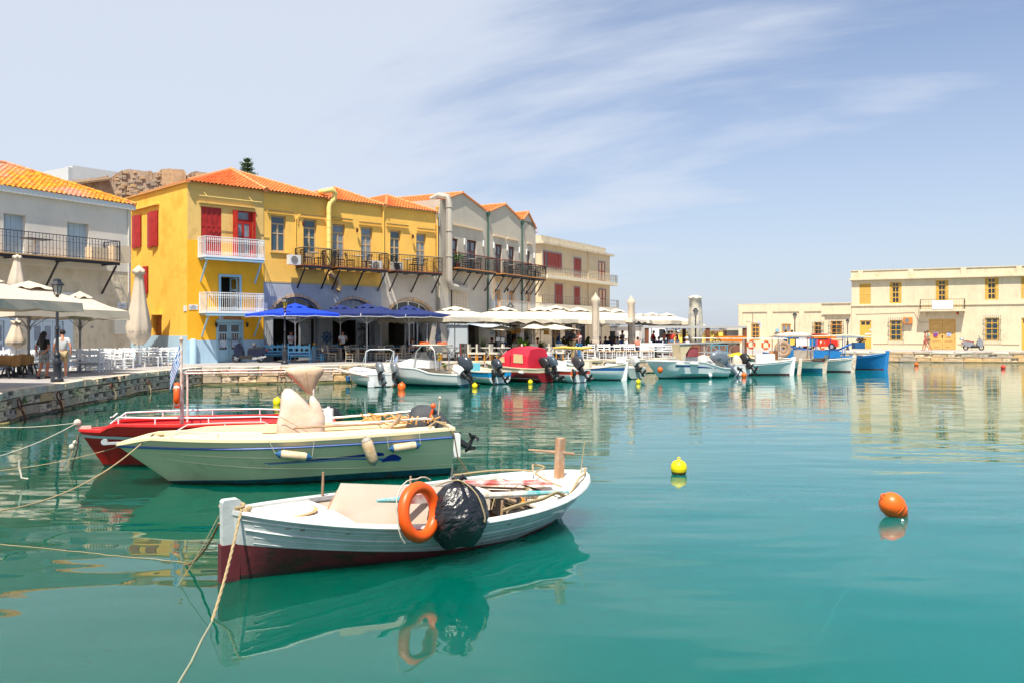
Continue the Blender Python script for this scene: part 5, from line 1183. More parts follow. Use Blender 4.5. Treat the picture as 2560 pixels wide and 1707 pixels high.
def place(key, fn, x, y, rz, label, group, z=QZ, **kw):
    if key not in PROTO:
        t = fn(); PROTO[key] = t
        t.location = (x, y, z); t.rotation_euler = (0, 0, rz); t['label'] = label; t['group'] = group; return t
    return dup(PROTO[key], (x, y, z), rz, label, group, **kw)
ORD = ['first','second','third','fourth','fifth','sixth','seventh','eighth','ninth','tenth','eleventh','twelfth','thirteenth','fourteenth','fifteenth','sixteenth','seventeenth','eighteenth','nineteenth','twentieth','twenty first','twenty second','twenty third','twenty fourth']
WC = lambda: taverna(M_wh, M_wh); BC = lambda: taverna(M_bei, M_straw); SC = lambda: taverna(M_sbl, M_cush)
rf = random.Random(8)
# left white terrace
front = [(216,927,0),(245,924.5,2.6),(263,923.6,.5),(286,922,-.3),(297,922,2.4),(322,919.5,.4),(357,915.5,2.9),(388,914.5,.2),(404,913.5,-.4),(427,912.5,.3),(436,912.4,-.1)]
for i, (u, v, a) in enumerate(front): place('wc', WC, *G(u, v), a+rf.uniform(-.2,.2), f'white chair in the front row of the left terrace, {ORD[i]} from the strolling man', 'white taverna chairs left of the yellow house')
backr = [(190,922,.4),(226,920.5,2.8),(237,920,.1),(256,918.5,3.0),(272,918,.3),(281,917.5,2.8),(305,916.5,.2),(329,915,2.7),(340,914.5,.1),(366,912.6,3.0),(378,912,.2)]
for i, (u, v, a) in enumerate(backr): place('wc', WC, *G(u, v), a+rf.uniform(-.2,.2), f'white chair of the back row by the off white wall, {ORD[i]} from the gingham door', 'white taverna chairs left of the yellow house')
for i, (u, v, w) in enumerate(((205,923,.1),(255,921,0),(308,918,.1),(347,916,0),(396,913,.1))): place('wt', lambda: table(M_wh, M_wh, w=1.1), *G(u, v), w+.9, f'white painted table on the left terrace, {ORD[i]} from the gingham door', 'white tables left of the yellow house')
WB = lambda: bench(M_wh, None, 1.5)
for i, (u, v, a, lb) in enumerate(((30,929,3.3,'white bench with wavy back behind the wicker chairs, at the picture edge'), (62,928,3.2,'white bench with wavy back right behind the parasol pole'), (118,929,3.1,'white bench half hidden by the long haired woman'), (165,931,1.2,'white bench seen end on beside the walking man'), (205,930,3.3,'white bench seat right of the walking man'))): place('wb', WB, *G(u, v), a, lb, 'white benches on the left terrace')
for i, (u, v, a, lb) in enumerate(((8,945,.3,'wicker armchair with black splayed legs at the picture edge'), (30,943,-.5,'wicker armchair turned towards the water, second from the edge'), (55,940,-.7,'wicker armchair beside the grey parasol pole'), (70,938,2.4,'wicker armchair facing left behind the parasol pole'))): place('wk', wicker, *G(u, v), a, lb, 'wicker armchairs under the sand parasol')
for i, (u, v) in enumerate(((20,940),(48,936))): place('wkt', lambda: table(mat('honey_tabletop', (.40,.22,.08), .4, var=.3, vs=8), M_blk, w=.9), *G(u, v), .3, ('honey coloured wooden table at the picture edge among the wicker armchairs', 'honey coloured wooden table next to the grey parasol pole')[i], 'wooden tables under the sand parasol')
# blue and beige taverna set
BB = lambda: bench(M_sbl, M_cush, 1.15)
for u, v, lb in ((684,903.5,'sky blue wavy backed bench between scooter and street lamp'), (750,906,'sky blue wavy backed bench right of the street lamp'), (660,898,'sky blue bench end behind the street lamp'), (828,899,'sky blue bench under the ship wheel')): place('bb', BB, *G(u, v) if v > 900 else PP(u+ (60 if u == 660 else 0), 50.5), 3.14+.72-.72 if v > 900 else 0.7, lb, 'sky blue benches in front of the arches')
place('sc', SC, *G(797, 905), 1.5, 'sky blue taverna chair right of the blue bench', 'sky blue chairs')
place('sc', SC, *PP(925, 50), 2.5, 'sky blue taverna chair in the second arch', 'sky blue chairs')
bcs = [(818,901,.8),(831,903.5,1.4),(845,899.5,2.8),(862,900,-.6),(878,904,1.3),(904,903,-1.4),(925,902,1.2),(948,903,-1.3),(962,903,1.2),(980,899.5,.5),(993,902.5,-1.3),(1025,902,1.3),(1041,899,.2),(936,899,.2),(1055,901,-1.2),(890,898,.4)]
for i, (u, v, a) in enumerate(bcs): place('bc', BC, *G(u, v), a+rf.uniform(-.2,.2), f'beige ladder back chair with straw seat, {ORD[i]} from the blue chair along the taverna tables', 'beige taverna chairs')
M_tw = mat('weathered_tabletop', (.46,.42,.36), .6, var=.2); M_glassb = mat('blue_tumbler', (.10,.32,.45), .1, alpha=.8); M_flow = mat('yellow_flower', (.85,.45,.02), .6)
for i, (u, v) in enumerate(((784,904),(850,902),(893,903),(983,901.5),(1007,901.5),(820,896),(955,897),(700,897))):
    x, y = G(u, v); place('bt', lambda: table(M_tw, M_bei, w=1.0), x, y, .72, f'beige pedestal table laid with blue glasses, {ORD[i]} of the taverna row', 'beige taverna tables')
    for k in range(6):
        b = MB(); b.lathe([(.022,0),(.034,.10),(.03,.10),(.02,.01)], n=7); single('tumbler', b, M_glassb, f'{ORD[k]} blue tumbler from the left on the {ORD[i]} laid taverna table', 'glass', 'blue tumblers on the laid tables', loc=(x-.35+.14*k, y+.1*((k*7) % 3-1), QZ+.762))
    if i in (0, 1, 5, 7):
        t = thing('flower_vase', f'little vase of yellow flowers on the {ORD[i]} laid taverna table', 'vase', (x+.05, y-.15, QZ+.76), 0, 'yellow table flowers'); b = MB(); b.lathe([(.03,0),(.035,.08),(.015,.14)], n=7); part('vase', b, M_glassb, t); b = MB(); b.ball((0,0,.24), .06, 6, 4); b.tube([(0,0,.12),(0,0,.22)], .006, 4); part('flower', b, M_flow, t)
# cream upholstered set
pcs = [(1095,901,.0),(1112,899,1.3),(1150,898.5,-1.3),(1183,900.5,1.3),(1203,900.5,1.4),(1237,900.5,1.3),(1268,899.5,1.4),(1316,898,1.3),(1334,898.5,0),(1360,898,-1.3),(1399,898.5,.1),(1290,896.5,3.),(1160,896,.2),(1226,896,2.9)]
for i, (u, v, a) in enumerate(pcs): place('pc', padded, *G(u, v+.9), a+rf.uniform(-.15,.15), f'cream upholstered chair with orange legs, {ORD[i]} of its terrace counted from the navy parasol', 'cream upholstered chairs')
for i, (u, v) in enumerate(((1130,900.5),(1168,900.5),(1219,900.5),(1256,900.5),(1299,899),(1376,898.5))): place('xt', lambda: table(mat('pale_tabletop', (.68,.64,.57), .5), mat('pale_cross_leg', (.50,.46,.40), .6), 'x', .8), *G(u, v), .25, f'pale table on crossed legs, {ORD[i]} along the cream terrace', 'crossed leg tables')
# white chairs to the right
wrs = [(1411,898,0),(1448,897,1.4),(1463,896.5,-1.2),(1478,897,0),(1505,896,.1),(1520,896.5,.2),(1533,896,1.5),(1547,896.5,.1),(1557,895,-.2),(1571,896,.1),(1582,896,.3),(1596,895,1.4),(1613,895.5,.2),(1627,895,-.1)]
WS = lambda: taverna(M_wh, M_straw)
for i, (u, v, a) in enumerate(wrs): place('ws', WS, *G(u, v), a+rf.uniform(-.2,.2), f'white taverna chair with straw seat, {ORD[i]} from the embracing couple towards the pergola', 'white chairs with straw seats')
for i, (u, v) in enumerate(((1456,895.5),(1512,895),(1540,894.5),(1590,894),(1638,893))): place('wt2', lambda: table(M_wh, M_blk, w=1.1), *G(u, v), .1, f'white topped table on a black foot, {ORD[i]} of the right terrace', 'white topped tables')
place('wb2', lambda: bench(M_wh, None, 1.5, False, 'bench'), *G(1655, 893), 3.2, 'long white slatted bench at the brown planter wall', 'white slatted benches')
place('wb2', None, *G(1628, 891), 3.1, 'white slatted bench behind the last chairs of the right terrace', 'white slatted benches')
# balcony furniture
MC = lambda: taverna(M_black, M_black, 'cafe_chair', .86)
def onA(F_, s, y, z, rz): p = F_.w(s, -y, z); return p.x, p.y, F_.o.rotation_euler.z+rz, p.z
def rt_(): 
    t = thing('cafe_table', 'x', 'table'); b = MB(); b.lathe([(.33,.72),(.34,.74),(.33,.76)], n=16); part('tabletop', b, mat('pale_marble', (.70,.66,.60), .4), t); b = MB(); b.tube([(0,0,.02),(0,0,.72)], .025, 6); b.lathe([(.2,0),(.18,.03),(.03,.05)], n=10); part('leg', b, M_black, t); return t
for i, (F_, s, n, a, lb) in enumerate(((A,6.75,.55,1.57,'left balcony of the yellow wall, left chair'),(A,7.6,.55,-1.57,'left balcony of the yellow wall, right chair'),(A,9.0,.5,1.57,'middle yellow wall balcony, leftmost chair'),(A,9.75,.5,1.2,'middle yellow wall balcony, central chair'),(A,10.9,.5,-1.5,'middle yellow wall balcony, chair beside the table'),(A,13.2,.5,1.57,'right yellow wall balcony, leftmost chair'),(A,14.5,.5,-1.2,'right yellow wall balcony, chair by the white table'),(A,15.2,.5,-1.57,'right yellow wall balcony, last chair'),(Bf,2.6,.5,1.57,'left balcony of the grey house, left chair'),(Bf,4.0,.5,-1.57,'left balcony of the grey house, right chair'),(Bf,8.6,.5,1.57,'middle balcony of the grey house, left chair'),(Bf,10.1,.5,-1.57,'middle balcony of the grey house, right chair'),(Bf,12.9,.5,1.57,'corner balcony of the grey house, left chair'),(Bf,13.7,.5,-1.57,'corner balcony of the grey house, right chair'))):
    z = zfl if F_ is A else 6.9; x, y, r_, zz1 = onA(F_, s, n, z, a); place('mc', MC, x, y, r_, 'black metal cafe chair: '+lb, 'black cafe chairs on the balconies', z=z+.003)
for F_, s, lb in ((A,7.2,'left balcony of the yellow wall'),(A,10.3,'middle balcony of the yellow wall'),(A,14.0,'right balcony of the yellow wall'),(Bf,3.3,'left balcony of the grey house'),(Bf,9.35,'middle balcony of the grey house'),(Bf,13.3,'corner balcony of the grey house')):
    z = zfl if F_ is A else 6.9; x, y, r_, q = onA(F_, s, .5, z, 0); place('rt', rt_, x, y, r_, 'round pale cafe table on the '+lb, 'round cafe tables on the balconies', z=z+.003)
for s, y, lb in ((6.0,.5,'white air conditioner at the left end of the left iron balcony'),(11.75,.25,'white air conditioner on the middle iron balcony'),(13.35,.25,'grey fronted air conditioner on the right iron balcony')): tag(acunit(A, s, zfl+.003 if s > 6.2 else zfl-.02, -y), lb, 'air conditioner', 'air conditioners of the yellow house')
for s, lb in ((-3.4,'beige planter box at the right end of the off white balcony, outer one'), (-2.2,'taller beige planter box at the right end of the off white balcony')):
    p = Fw.w(s+1.0, -.7, zbal+.003); b = MB(); b.box(-.45,.45,-.25,.25,0,.62 if s < -3 else .8); single('planter_box', b, mat('beige_planter', (.70,.55,.38), .7), lb, 'planter', 'beige planter boxes', loc=p, rz=Fw.o.rotation_euler.z)
for s, lb in ((-11,'leftmost'), (-8.6,'middle'), (-5.4,'rightmost')):
    p = Fw.w(s, -.7, zbal+.003); place('bt2', lambda: table(mat('dark_tabletop', (.10,.08,.08), .4), M_wh, w=1.1), p.x, p.y, Fw.o.rotation_euler.z, f'dark topped table on a white leg, {lb} of the off white balcony', 'dark tables on the off white balcony', z=p.z)
t = thing('potted_plant', 'green plant in a brown pot at the left end of the grey house balcony', 'plant', tuple(Bf.w(1.3, -.6, 6.903))); b = MB(); b.lathe([(.12,0),(.18,.3)], n=10); part('pot', b, M_brn, t); b = MB(); leaf_cloud(b, (0,0,.75), .4, 160, .14, rt); part('leaves', b, M_leaf2, t)
# ship wheel, figure sign, bags, banner signs, music stand
t = thing('ship_wheel', 'blue wooden ship wheel hung on the grey pillar between the arches', 'ship wheel', tuple(A.w(A.s(817), -.02, A.z(817, 843))), A.o.rotation_euler.z); t.rotation_euler = (radians(90), 0, A.o.rotation_euler.z)
Mw = mat('wheel_blue', (.01,.10,.28), .5); b = MB(); b.tube([(cos(2*pi*k/20)*.26, sin(2*pi*k/20)*.26, 0) for k in range(20)], .035, 6, closed=True); part('rim', b, Mw, t); b = MB(); b.lathe([(.08,-.03),(.08,.05)], n=10); part('hub', b, Mw, t)
for k in range(8): b = MB(); a = k*pi/4; b.tube([(cos(a)*.07,sin(a)*.07,0),(cos(a)*.42,sin(a)*.42,0)], [.018,.022], 5); part('spoke', b, Mw, t)
x, y = PP(1096, 51.5); b = MB(); b.prism([(-.12,0),(.1,0),(.16,.3),(.2,.7),(.14,1.1),(.18,1.3),(.08,1.55),(-.04,1.6),(-.12,1.45),(-.16,1.2),(-.22,.9),(-.14,.5)], -.02, .02); single('figure_sign', b, mat('figure_blue_white', (.62,.70,.82), .6, col2=(.05,.16,.45), vs=7), 'blue and white cut out figure standing on the terrace by the kiosk', 'sign', loc=(x, y, QZ+.35))
Mb = mat('woven_orange', (.70,.30,.03), .7, var=.2, vs=20)
for u, v, lb in ((1283,827,'orange woven bag lamp hanging left, half behind the street lamp'), (1296,825,'orange woven bag lamp hanging beside the left one'), (1366,829,'orange woven lampshade under the right small parasol')):
    Y = 54.; t = thing('hanging_bag', lb, 'bag', (XU(u,Y), Y, ZV(v+8,Y)), .3, 'woven bags hanging under the parasols'); b = MB(); b.prism([(-.17,0),(.17,0),(.13,.33),(-.13,.33)], -.06, .06); part('bag', b, Mb, t); b = MB(); b.tube([(-.1,0,.33),(-.06,0,.62),(0,0,.7),(.06,0,.62),(.1,0,.33)], .012, 4); b.tube([(0,0,.7),(0,0,1.2)], .006, 4); part('handle', b, Mb, t)
x, y = PP(1251, 50.2); t = thing('music_stand', 'black music stand with an open white menu near the kerb', 'menu stand', (x, y, QZ)); b = MB(); b.tube([(0,0,0),(0,0,1.15)], .02, 6); b.beam((-.25,0,.02),(.25,0,.02),.04); b.beam((0,-.2,.02),(0,.2,.02),.04); part('stand', b, M_black, t)
b = MB(); b.X = Matrix.Translation((0,0,1.2)) @ Matrix.Rotation(radians(-35), 4, 'X') @ Matrix.Rotation(radians(8), 4, 'Y'); b.holes(-.3,.3,-.2,.2,[(-.26,-.17,-.02,.17),(.02,-.17,.26,.17)],-.02,.0); part('frame', b, M_black, t); b = MB(); b.X = Matrix.Translation((0,0,1.2)) @ Matrix.Rotation(radians(-35), 4, 'X') @ Matrix.Rotation(radians(8), 4, 'Y'); b.box(-.28,.28,.002,.012,-.18,.18); part('menu', b, mat('menu_paper', (.8,.8,.78), .6), t)
q = [Bf.s(1226), Bf.s(1235)]; b = MB(); b.box(q[0], q[1], -.05, -.01, Bf.z(1226,836), Bf.z(1226,825)); part('notice_board', b, mat('teal_board', (.10,.28,.33), .6), Bf.o)
# pergola with brown planter wall
M_per = mat('pergola_wood', (.20,.07,.03), .6, var=.3, vs=3); Yp = 59.5
t = thing('pergola', 'dark wooden pergola with a grey metal edge over the waterside bar', 'pergola', (XU(1610,Yp), Yp, QZ), .02)
for u in (1617,1770,1863): b = MB(); x = XU(u,Yp)-XU(1610,Yp); b.box(x-.13,x+.13,-.1,.1,0,ZV(817,Yp)-QZ); part('post', b, M_per, t)
b = MB(); x = XU(1714,Yp+5)-XU(1610,Yp); b.box(x-.12,x+.12,4.9,5.1,0,1.9); part('post', b, M_per, t)
b = MB(); L_ = XU(1866,Yp)-XU(1610,Yp); b.box(-.1,L_,-.16,-.11,ZV(820.5,Yp)-QZ,ZV(815.5,Yp)-QZ); b.box(-.1,L_,-.11,5.2,ZV(816.5,Yp)-QZ,ZV(816,Yp)-QZ+.03); part('roof', b, mat('pergola_edge', (.42,.42,.42), .5), t)
pk = thing('planter_wall', 'low brown wooden counter wall under the pergola', 'counter', (XU(1672,59), 59, QZ)); L_ = XU(1850,59)-XU(1672,59)
for k in range(9): b = MB(); b.box(L_*k/9+.01, L_*(k+1)/9-.01, 0, .1, 0, .86); part('plank', b, mat('brown_plank', (.24,.095,.06), .7, var=.3, vs=2, rnd=.2), pk)
b = MB(); b.box(-.05, L_+.05, -.06, .3, .862, .92); part('top', b, mat('counter_top', (.42,.26,.14), .5), pk)
t = thing('turquoise_frame', 'turquoise painted wooden rack standing before the counter wall', 'rack', (XU(1778,58), 58, QZ)); b = MB()
for x in (0,.55,1.1): b.beam((x,0,0),(x,0,.75),.06)
for z in (.3,.75): b.beam((0,0,z),(1.1,0,z),.05)
part('frame', b, mat('turquoise_paint', (.06,.36,.50), .5), t)
# cars beside the low wing, van behind
def carlet(name, label, cat, x, y, rz, body, L_=3.9, H_=1.45, flat=False):
    t = thing(name, label, cat, (x, y, QZ), rz); b = MB()
    pr = [(0,.3),(L_,.3),(L_,.75),(L_*.92,.85),(L_*.78,.9),(L_*.66,H_),(L_*.2,H_),(L_*.06,.95),(0,.9)] if not flat else [(0,.3),(L_,.3),(L_,.9),(L_*.93,1.05),(L_*.78,H_),(0,H_)]
    b.prism(pr, 0, 1.65); part('body', b, body, t, label=None)
    b = MB(); q = [(L_*.25,.92),(L_*.74,.92),(L_*.65,H_-.08),(L_*.24,H_-.08)] if not flat else [(L_*.55,1.05),(L_*.88,1.08),(L_*.77,H_-.12),(L_*.55,H_-.12)]
    b.prism(q, -.012, 1.662); part('window', b, M_glassd, t)
    for x_ in (L_*.18, L_*.82):
        for y_ in (-.02, 1.67):
            w = MB(); w.lathe([(.3,-.08),(.31,0),(.3,.08)], n=14, X=Matrix.Translation((x_,y_,.31)) @ Matrix.Rotation(radians(90), 4, 'X')); wo = part('wheel', w, M_blk, t); w = MB(); w.lathe([(.17,-.09),(.17,.09)], n=10, X=Matrix.Translation((x_,y_,.31)) @ Matrix.Rotation(radians(90), 4, 'X')); part('rim', w, M_steel, wo)
    for y_ in (.2,1.3): b = MB(); b.box(L_-.02,L_+.02,y_,y_+.2,.6,.72); part('headlight', b, mat('lamp_lens', (.7,.7,.65), .2), t)
    return t
carlet('parked_van', 'white van parked left of the yellow sea wall behind the diners', 'van', XU(1614,80), 80, .1, mat('van_white', (.78,.78,.78), .3), 2.4, 2.0, True)
carlet('parked_car', 'white car parked by the low wing behind the lifebuoys', 'car', XU(1950,79.3), 79.3, radians(-26), mat('car_white', (.75,.76,.78), .25), 2.4)
carlet('parked_car', 'red car parked by the low wing behind the fishing boats', 'car', XU(2008,77.6), 77.6, radians(-26), mat('car_red', (.62,.03,.02), .25), 3.0)
# ================================================================= SCOOTERS
def scooter(label, x, y, rz, body, seatm, box=False, flip=1):
    t = thing('motor_scooter', label, 'scooter', (x, y, QZ), rz)
    for k, cx_ in enumerate((-.66,.66)):
        w = MB(); w.X = Matrix.Translation((cx_,0,.25)) @ Matrix.Rotation(radians(90), 4, 'X'); w.tube([(cos(2*pi*j/18)*.20, sin(2*pi*j/18)*.20, 0) for j in range(18)], .055, 6, closed=True); wo = part('wheel', w, M_blk, t, smooth=True)
        w = MB(); w.X = Matrix.Translation((cx_,0,.25)) @ Matrix.Rotation(radians(90), 4, 'X'); w.lathe([(.05,-.03),(.05,.03)], n=8)
        for j in range(5): a = j*2*pi/5; w.beam((0,0,0),(cos(a)*.17,sin(a)*.17,0),.03)
        w.tube([(cos(2*pi*j/16)*.16, sin(2*pi*j/16)*.16, 0) for j in range(16)], .014, 4, closed=True); part('rim', w, M_steel, wo)
    def pr(poly, y0, y1, m, nm, smooth=False): b = MB(); b.prism(poly, y0, y1); return part(nm, b, m, t)
    pr([(-.86,.40),(-.70,.52),(-.50,.50),(-.44,.36),(-.50,.34),(-.62,.46),(-.74,.44)], -.07, .07, body, 'front_mudguard')
    pr([(-.62,.34),(-.42,.24),(-.26,.34),(-.27,.62),(-.36,.88),(-.50,1.04),(-.62,.98),(-.74,.72),(-.72,.48)], -.17, .17, body, 'front_fairing')
    pr([(-.5,.34),(-.38,.20),(.2,.20),(.3,.36),(.1,.46),(-.1,.37),(-.36,.42)], -.175, .175, M_blk, 'footboard')
    pr([(-.02,.30),(.50,.34),(.95,.52),(1.0,.70),(.85,.76),(.30,.74),(-.02,.66)], -.15, .15, body, 'rear_body')
    pr([(.0,.66),(.30,.73),(.80,.78),(.88,.86),(.50,.86),(.34,.82),(.02,.78)], -.13, .13, seatm, 'saddle')
    pr([(.93,.60),(1.03,.66),(1.0,.72),(.86,.70)], -.12, .12, mat('tail_light', (.6,.01,.01), .3), 'tail_light')
    b = MB(); b.add([(-.56,-.16,1.0),(-.56,.16,1.0),(-.40,.11,1.34),(-.40,-.11,1.34)], [(0,1,2,3)]); part('windscreen', b, mat('smoked_screen', (.10,.10,.09), .1, alpha=.55), t)
    b = MB(); b.tube([(-.44,-.32,1.04),(-.50,0,1.0),(-.44,.32,1.04)], .018, 6); b.tube([(-.52,0,.95),(-.66,0,.26)], .03, 6); part('handlebar', b, M_black, t)
    b = MB(); b.box(.25,.5,-.17,-.06,.18,.30); b.tube([(.5,-.15,.25),(1.0,-.19,.34)], [.035,.05], 8); part('engine', b, M_steel, t)
    b = MB(); b.tube([(.1,-.05,.24),(.08,-.2,.0)], .015, 5); part('kickstand', b, M_black, t)
    if box: b = MB(); b.ball((1.02,0,.98), (.2,.18,.13), 10, 6); part('top_box', b, M_steel, t, smooth=True)
    return t
x, y = G(619, 906); s1_ = scooter('dark blue scooter with a helmet on its seat parked by the blue door', x+.05, y, .04, mat('scooter_navy', (.008,.012,.035), .4, spec=.3), M_blk)
b = MB(); b.ball((0,0,.11), (.13,.15,.13), 12, 8); single('helmet', b, mat('helmet_grey', (.10,.10,.11), .15, spec=.7), 'dark grey helmet lying on the navy scooter saddle', 'helmet', loc=(x+.35, y, QZ+.84))
x, y = G(2434, 874.5); x, y = PP(2434, 75.6); s2_ = scooter('silver scooter with a red seat pillow and top box by the pale yellow house', x, y, pi-.12, mat('scooter_silver', (.24,.26,.28), .35), mat('red_seat', (.3,.02,.02), .5), True)
# low posts and flag pole figures on the yellow house side: parasol stack by the door
x, y = PP(606, 47.3); b = MB(); b.lathe([(.10,0),(.13,.5),(.09,.9),(.10,1.2),(.03,1.62)], n=9); single('folded_spinner', b, mat('patterned_brown', (.40,.22,.13), .8, col2=(.7,.6,.5), vs=14), 'brown patterned rolled mat standing right of the blue door', 'rolled mat', loc=(x, y, QZ+.0))
# ================================================================= PEOPLE
M_skin = mat('skin_tan', (.48,.20,.11), .6); M_skin2 = mat('skin_brown', (.36,.13,.07), .6); M_hair = mat('hair_black', (.012,.008,.007), .6, bump=.6, bs=60); M_hairb = mat('hair_brown', (.09,.035,.015), .6)
def skinmesh(name, nodes, edges, sub=1):
    me = bpy.data.meshes.new(name); me.from_pydata([n[0] for n in nodes], edges, []); o = bpy.data.objects.new(name, me); C.objects.link(o)
    md = o.modifiers.new('s', 'SKIN'); me.skin_vertices[0].data[0].use_root = True
    for i, n in enumerate(nodes): r = n[1]; me.skin_vertices[0].data[i].radius = r if isinstance(r, tuple) else (r, r)
    if sub: sm = o.modifiers.new('u', 'SUBSURF'); sm.levels = sub; sm.render_levels = sub
    dg = bpy.context.evaluated_depsgraph_get(); ev = o.evaluated_get(dg); m2 = bpy.data.meshes.new_from_object(ev); m2.name = name
    bpy.data.objects.remove(o); bpy.data.meshes.remove(me); m2.polygons.foreach_set('use_smooth', [True]*len(m2.polygons)); return m2
POSES = {}
def pose(kind):
    """joint positions for a 1.72 m figure facing -y"""
    J = dict(pel=(0,0,.94), wai=(0,0,1.08), che=(0,0,1.28), nb=(0,.01,1.43), nk=(0,.0,1.50), hd=(0,-.02,1.61), ht=(0,-.015,1.68))
    for s, k in ((-1,'l'), (1,'r')): J.update({'sh'+k:(s*.185,.01,1.39), 'el'+k:(s*.25,.04,1.12), 'wr'+k:(s*.26,-.03,.88), 'ha'+k:(s*.26,-.06,.79), 'hp'+k:(s*.09,0,.90), 'kn'+k:(s*.10,-.03,.50), 'an'+k:(s*.10,.03,.09), 'to'+k:(s*.12,-.12,.04)})
    if kind == 'behind':   # hands clasped behind the back, strolling
        J.update(ell=(-.27,.10,1.14), wrl=(-.12,.20,.96), hal=(-.02,.22,.92), elr=(.27,.10,1.14), wrr=(.12,.21,.97), har=(.03,.23,.90), knl=(-.08,-.12,.50), anl=(-.07,-.05,.09), tol=(-.08,-.20,.04), knr=(.09,.02,.50), anr=(.10,.20,.12), tor=(.11,.08,.03))
    if kind == 'walk': J.update(knl=(-.09,-.17,.52), anl=(-.09,-.22,.09), tol=(-.1,-.37,.05), knr=(.09,.04,.50), anr=(.09,.30,.16), tor=(.1,.20,.03), ell=(-.27,.12,1.14), wrl=(-.27,.10,.90), hal=(-.27,.08,.81), elr=(.27,-.04,1.13), wrr=(.27,-.18,.92), har=(.26,-.24,.85), hd=(0,-.07,1.60), ht=(0,-.09,1.67))
    if kind == 'photo': J.update(ell=(-.25,-.24,1.36), wrl=(-.10,-.34,1.56), hal=(-.04,-.36,1.62), elr=(.25,-.24,1.36), wrr=(.10,-.34,1.56), har=(.04,-.36,1.62))
    if kind == 'serve': J.update(ell=(-.24,-.08,1.13), wrl=(-.16,-.30,1.16), hal=(-.12,-.38,1.18), elr=(.24,-.08,1.13), wrr=(.12,-.28,1.30), har=(.06,-.32,1.40))
    if kind == 'hug': J.update(ell=(-.24,-.22,1.26), wrl=(-.10,-.42,1.25), hal=(-.02,-.46,1.24), elr=(.24,-.22,1.24), wrr=(.10,-.42,1.20), har=(.03,-.47,1.19), hd=(0,-.08,1.60), ht=(0,-.10,1.67))
    if kind == 'sit':
        dz = -.44
        for k, v in list(J.items()):
            if k[:2] not in ('kn', 'an', 'to', 'hp'): J[k] = (v[0], v[1]+.05, v[2]+dz)
        for s, k in ((-1,'l'), (1,'r')): J.update({'hp'+k:(s*.09,.03,.47), 'kn'+k:(s*.11,-.40,.49), 'an'+k:(s*.11,-.38,.09), 'to'+k:(s*.12,-.52,.04), 'el'+k:(s*.25,-.06,.74), 'wr'+k:(s*.14,-.32,.80), 'ha'+k:(s*.09,-.38,.86)})
        J['pel'] = (0,.05,.50)
    return J
def build_pose(kind):
    if kind in POSES: return POSES[kind]
    J = pose(kind); n = []; idx = {}; e = []
    def a(k, r, p=None): idx[k] = len(n); n.append((J[k] if isinstance(k, str) and k in J else p, r)); return idx[k]
    for k, r in (('pel', (.135,.10)), ('wai', (.12,.085)), ('che', (.15,.10)), ('nb', (.07,.065)), ('nk', (.05,.05)), ('hd', (.085,.095)), ('ht', (.07,.08))): a(k, r)
    e += [(i, i+1) for i in range(6)]
    for s in 'lr':
        a('sh'+s, .056); a('el'+s, .042); a('wr'+s, .028); a('ha'+s, (.038,.022)); e += [(idx['che'], idx['sh'+s]), (idx['sh'+s], idx['el'+s]), (idx['el'+s], idx['wr'+s]), (idx['wr'+s], idx['ha'+s])]
        a('hp'+s, .09); a('kn'+s, .06); a('an'+s, .04); a('to'+s, (.045,.03)); e += [(idx['pel'], idx['hp'+s]), (idx['hp'+s], idx['kn'+s]), (idx['kn'+s], idx['an'+s]), (idx['an'+s], idx['to'+s])]
    body = skinmesh('body', n, e, 1)
    # shirt
    ns = [(J['pel'], (.15,.115)), (J['wai'], (.145,.11)), (J['che'], (.17,.12)), (J['nb'], (.085,.075))]; es = [(0,1),(1,2),(2,3)]
    for s in 'lr': i = len(ns); m_ = tuple(lerp(J['sh'+s][q], J['el'+s][q], .62) for q in range(3)); ns += [(J['sh'+s], .075), (m_, .062)]; es += [(2, i), (i, i+1)]
    shirt = skinmesh('shirt', ns, es, 1)
    res = dict(J=J, body=body, shirt=shirt)
    for nm, f in (('shorts', .8), ('trousers', 1.0)):
        nt_ = [(J['pel'], (.155,.12))]; et = []
        for s in 'lr':
            i = len(nt_); kn = J['kn'+s]; hp = J['hp'+s]; an = J['an'+s]
            if f < 1: q = tuple(lerp(hp[c], kn[c], .9) for c in range(3)); nt_ += [(hp, .112), (q, .092)]; et += [(0, i), (i, i+1)]
            else: nt_ += [(hp, .108), (kn, .075), (an, .06)]; et += [(0, i), (i, i+1), (i+1, i+2)]
        res[nm] = skinmesh(nm, nt_, et, 1)
    POSES[kind] = res; return res
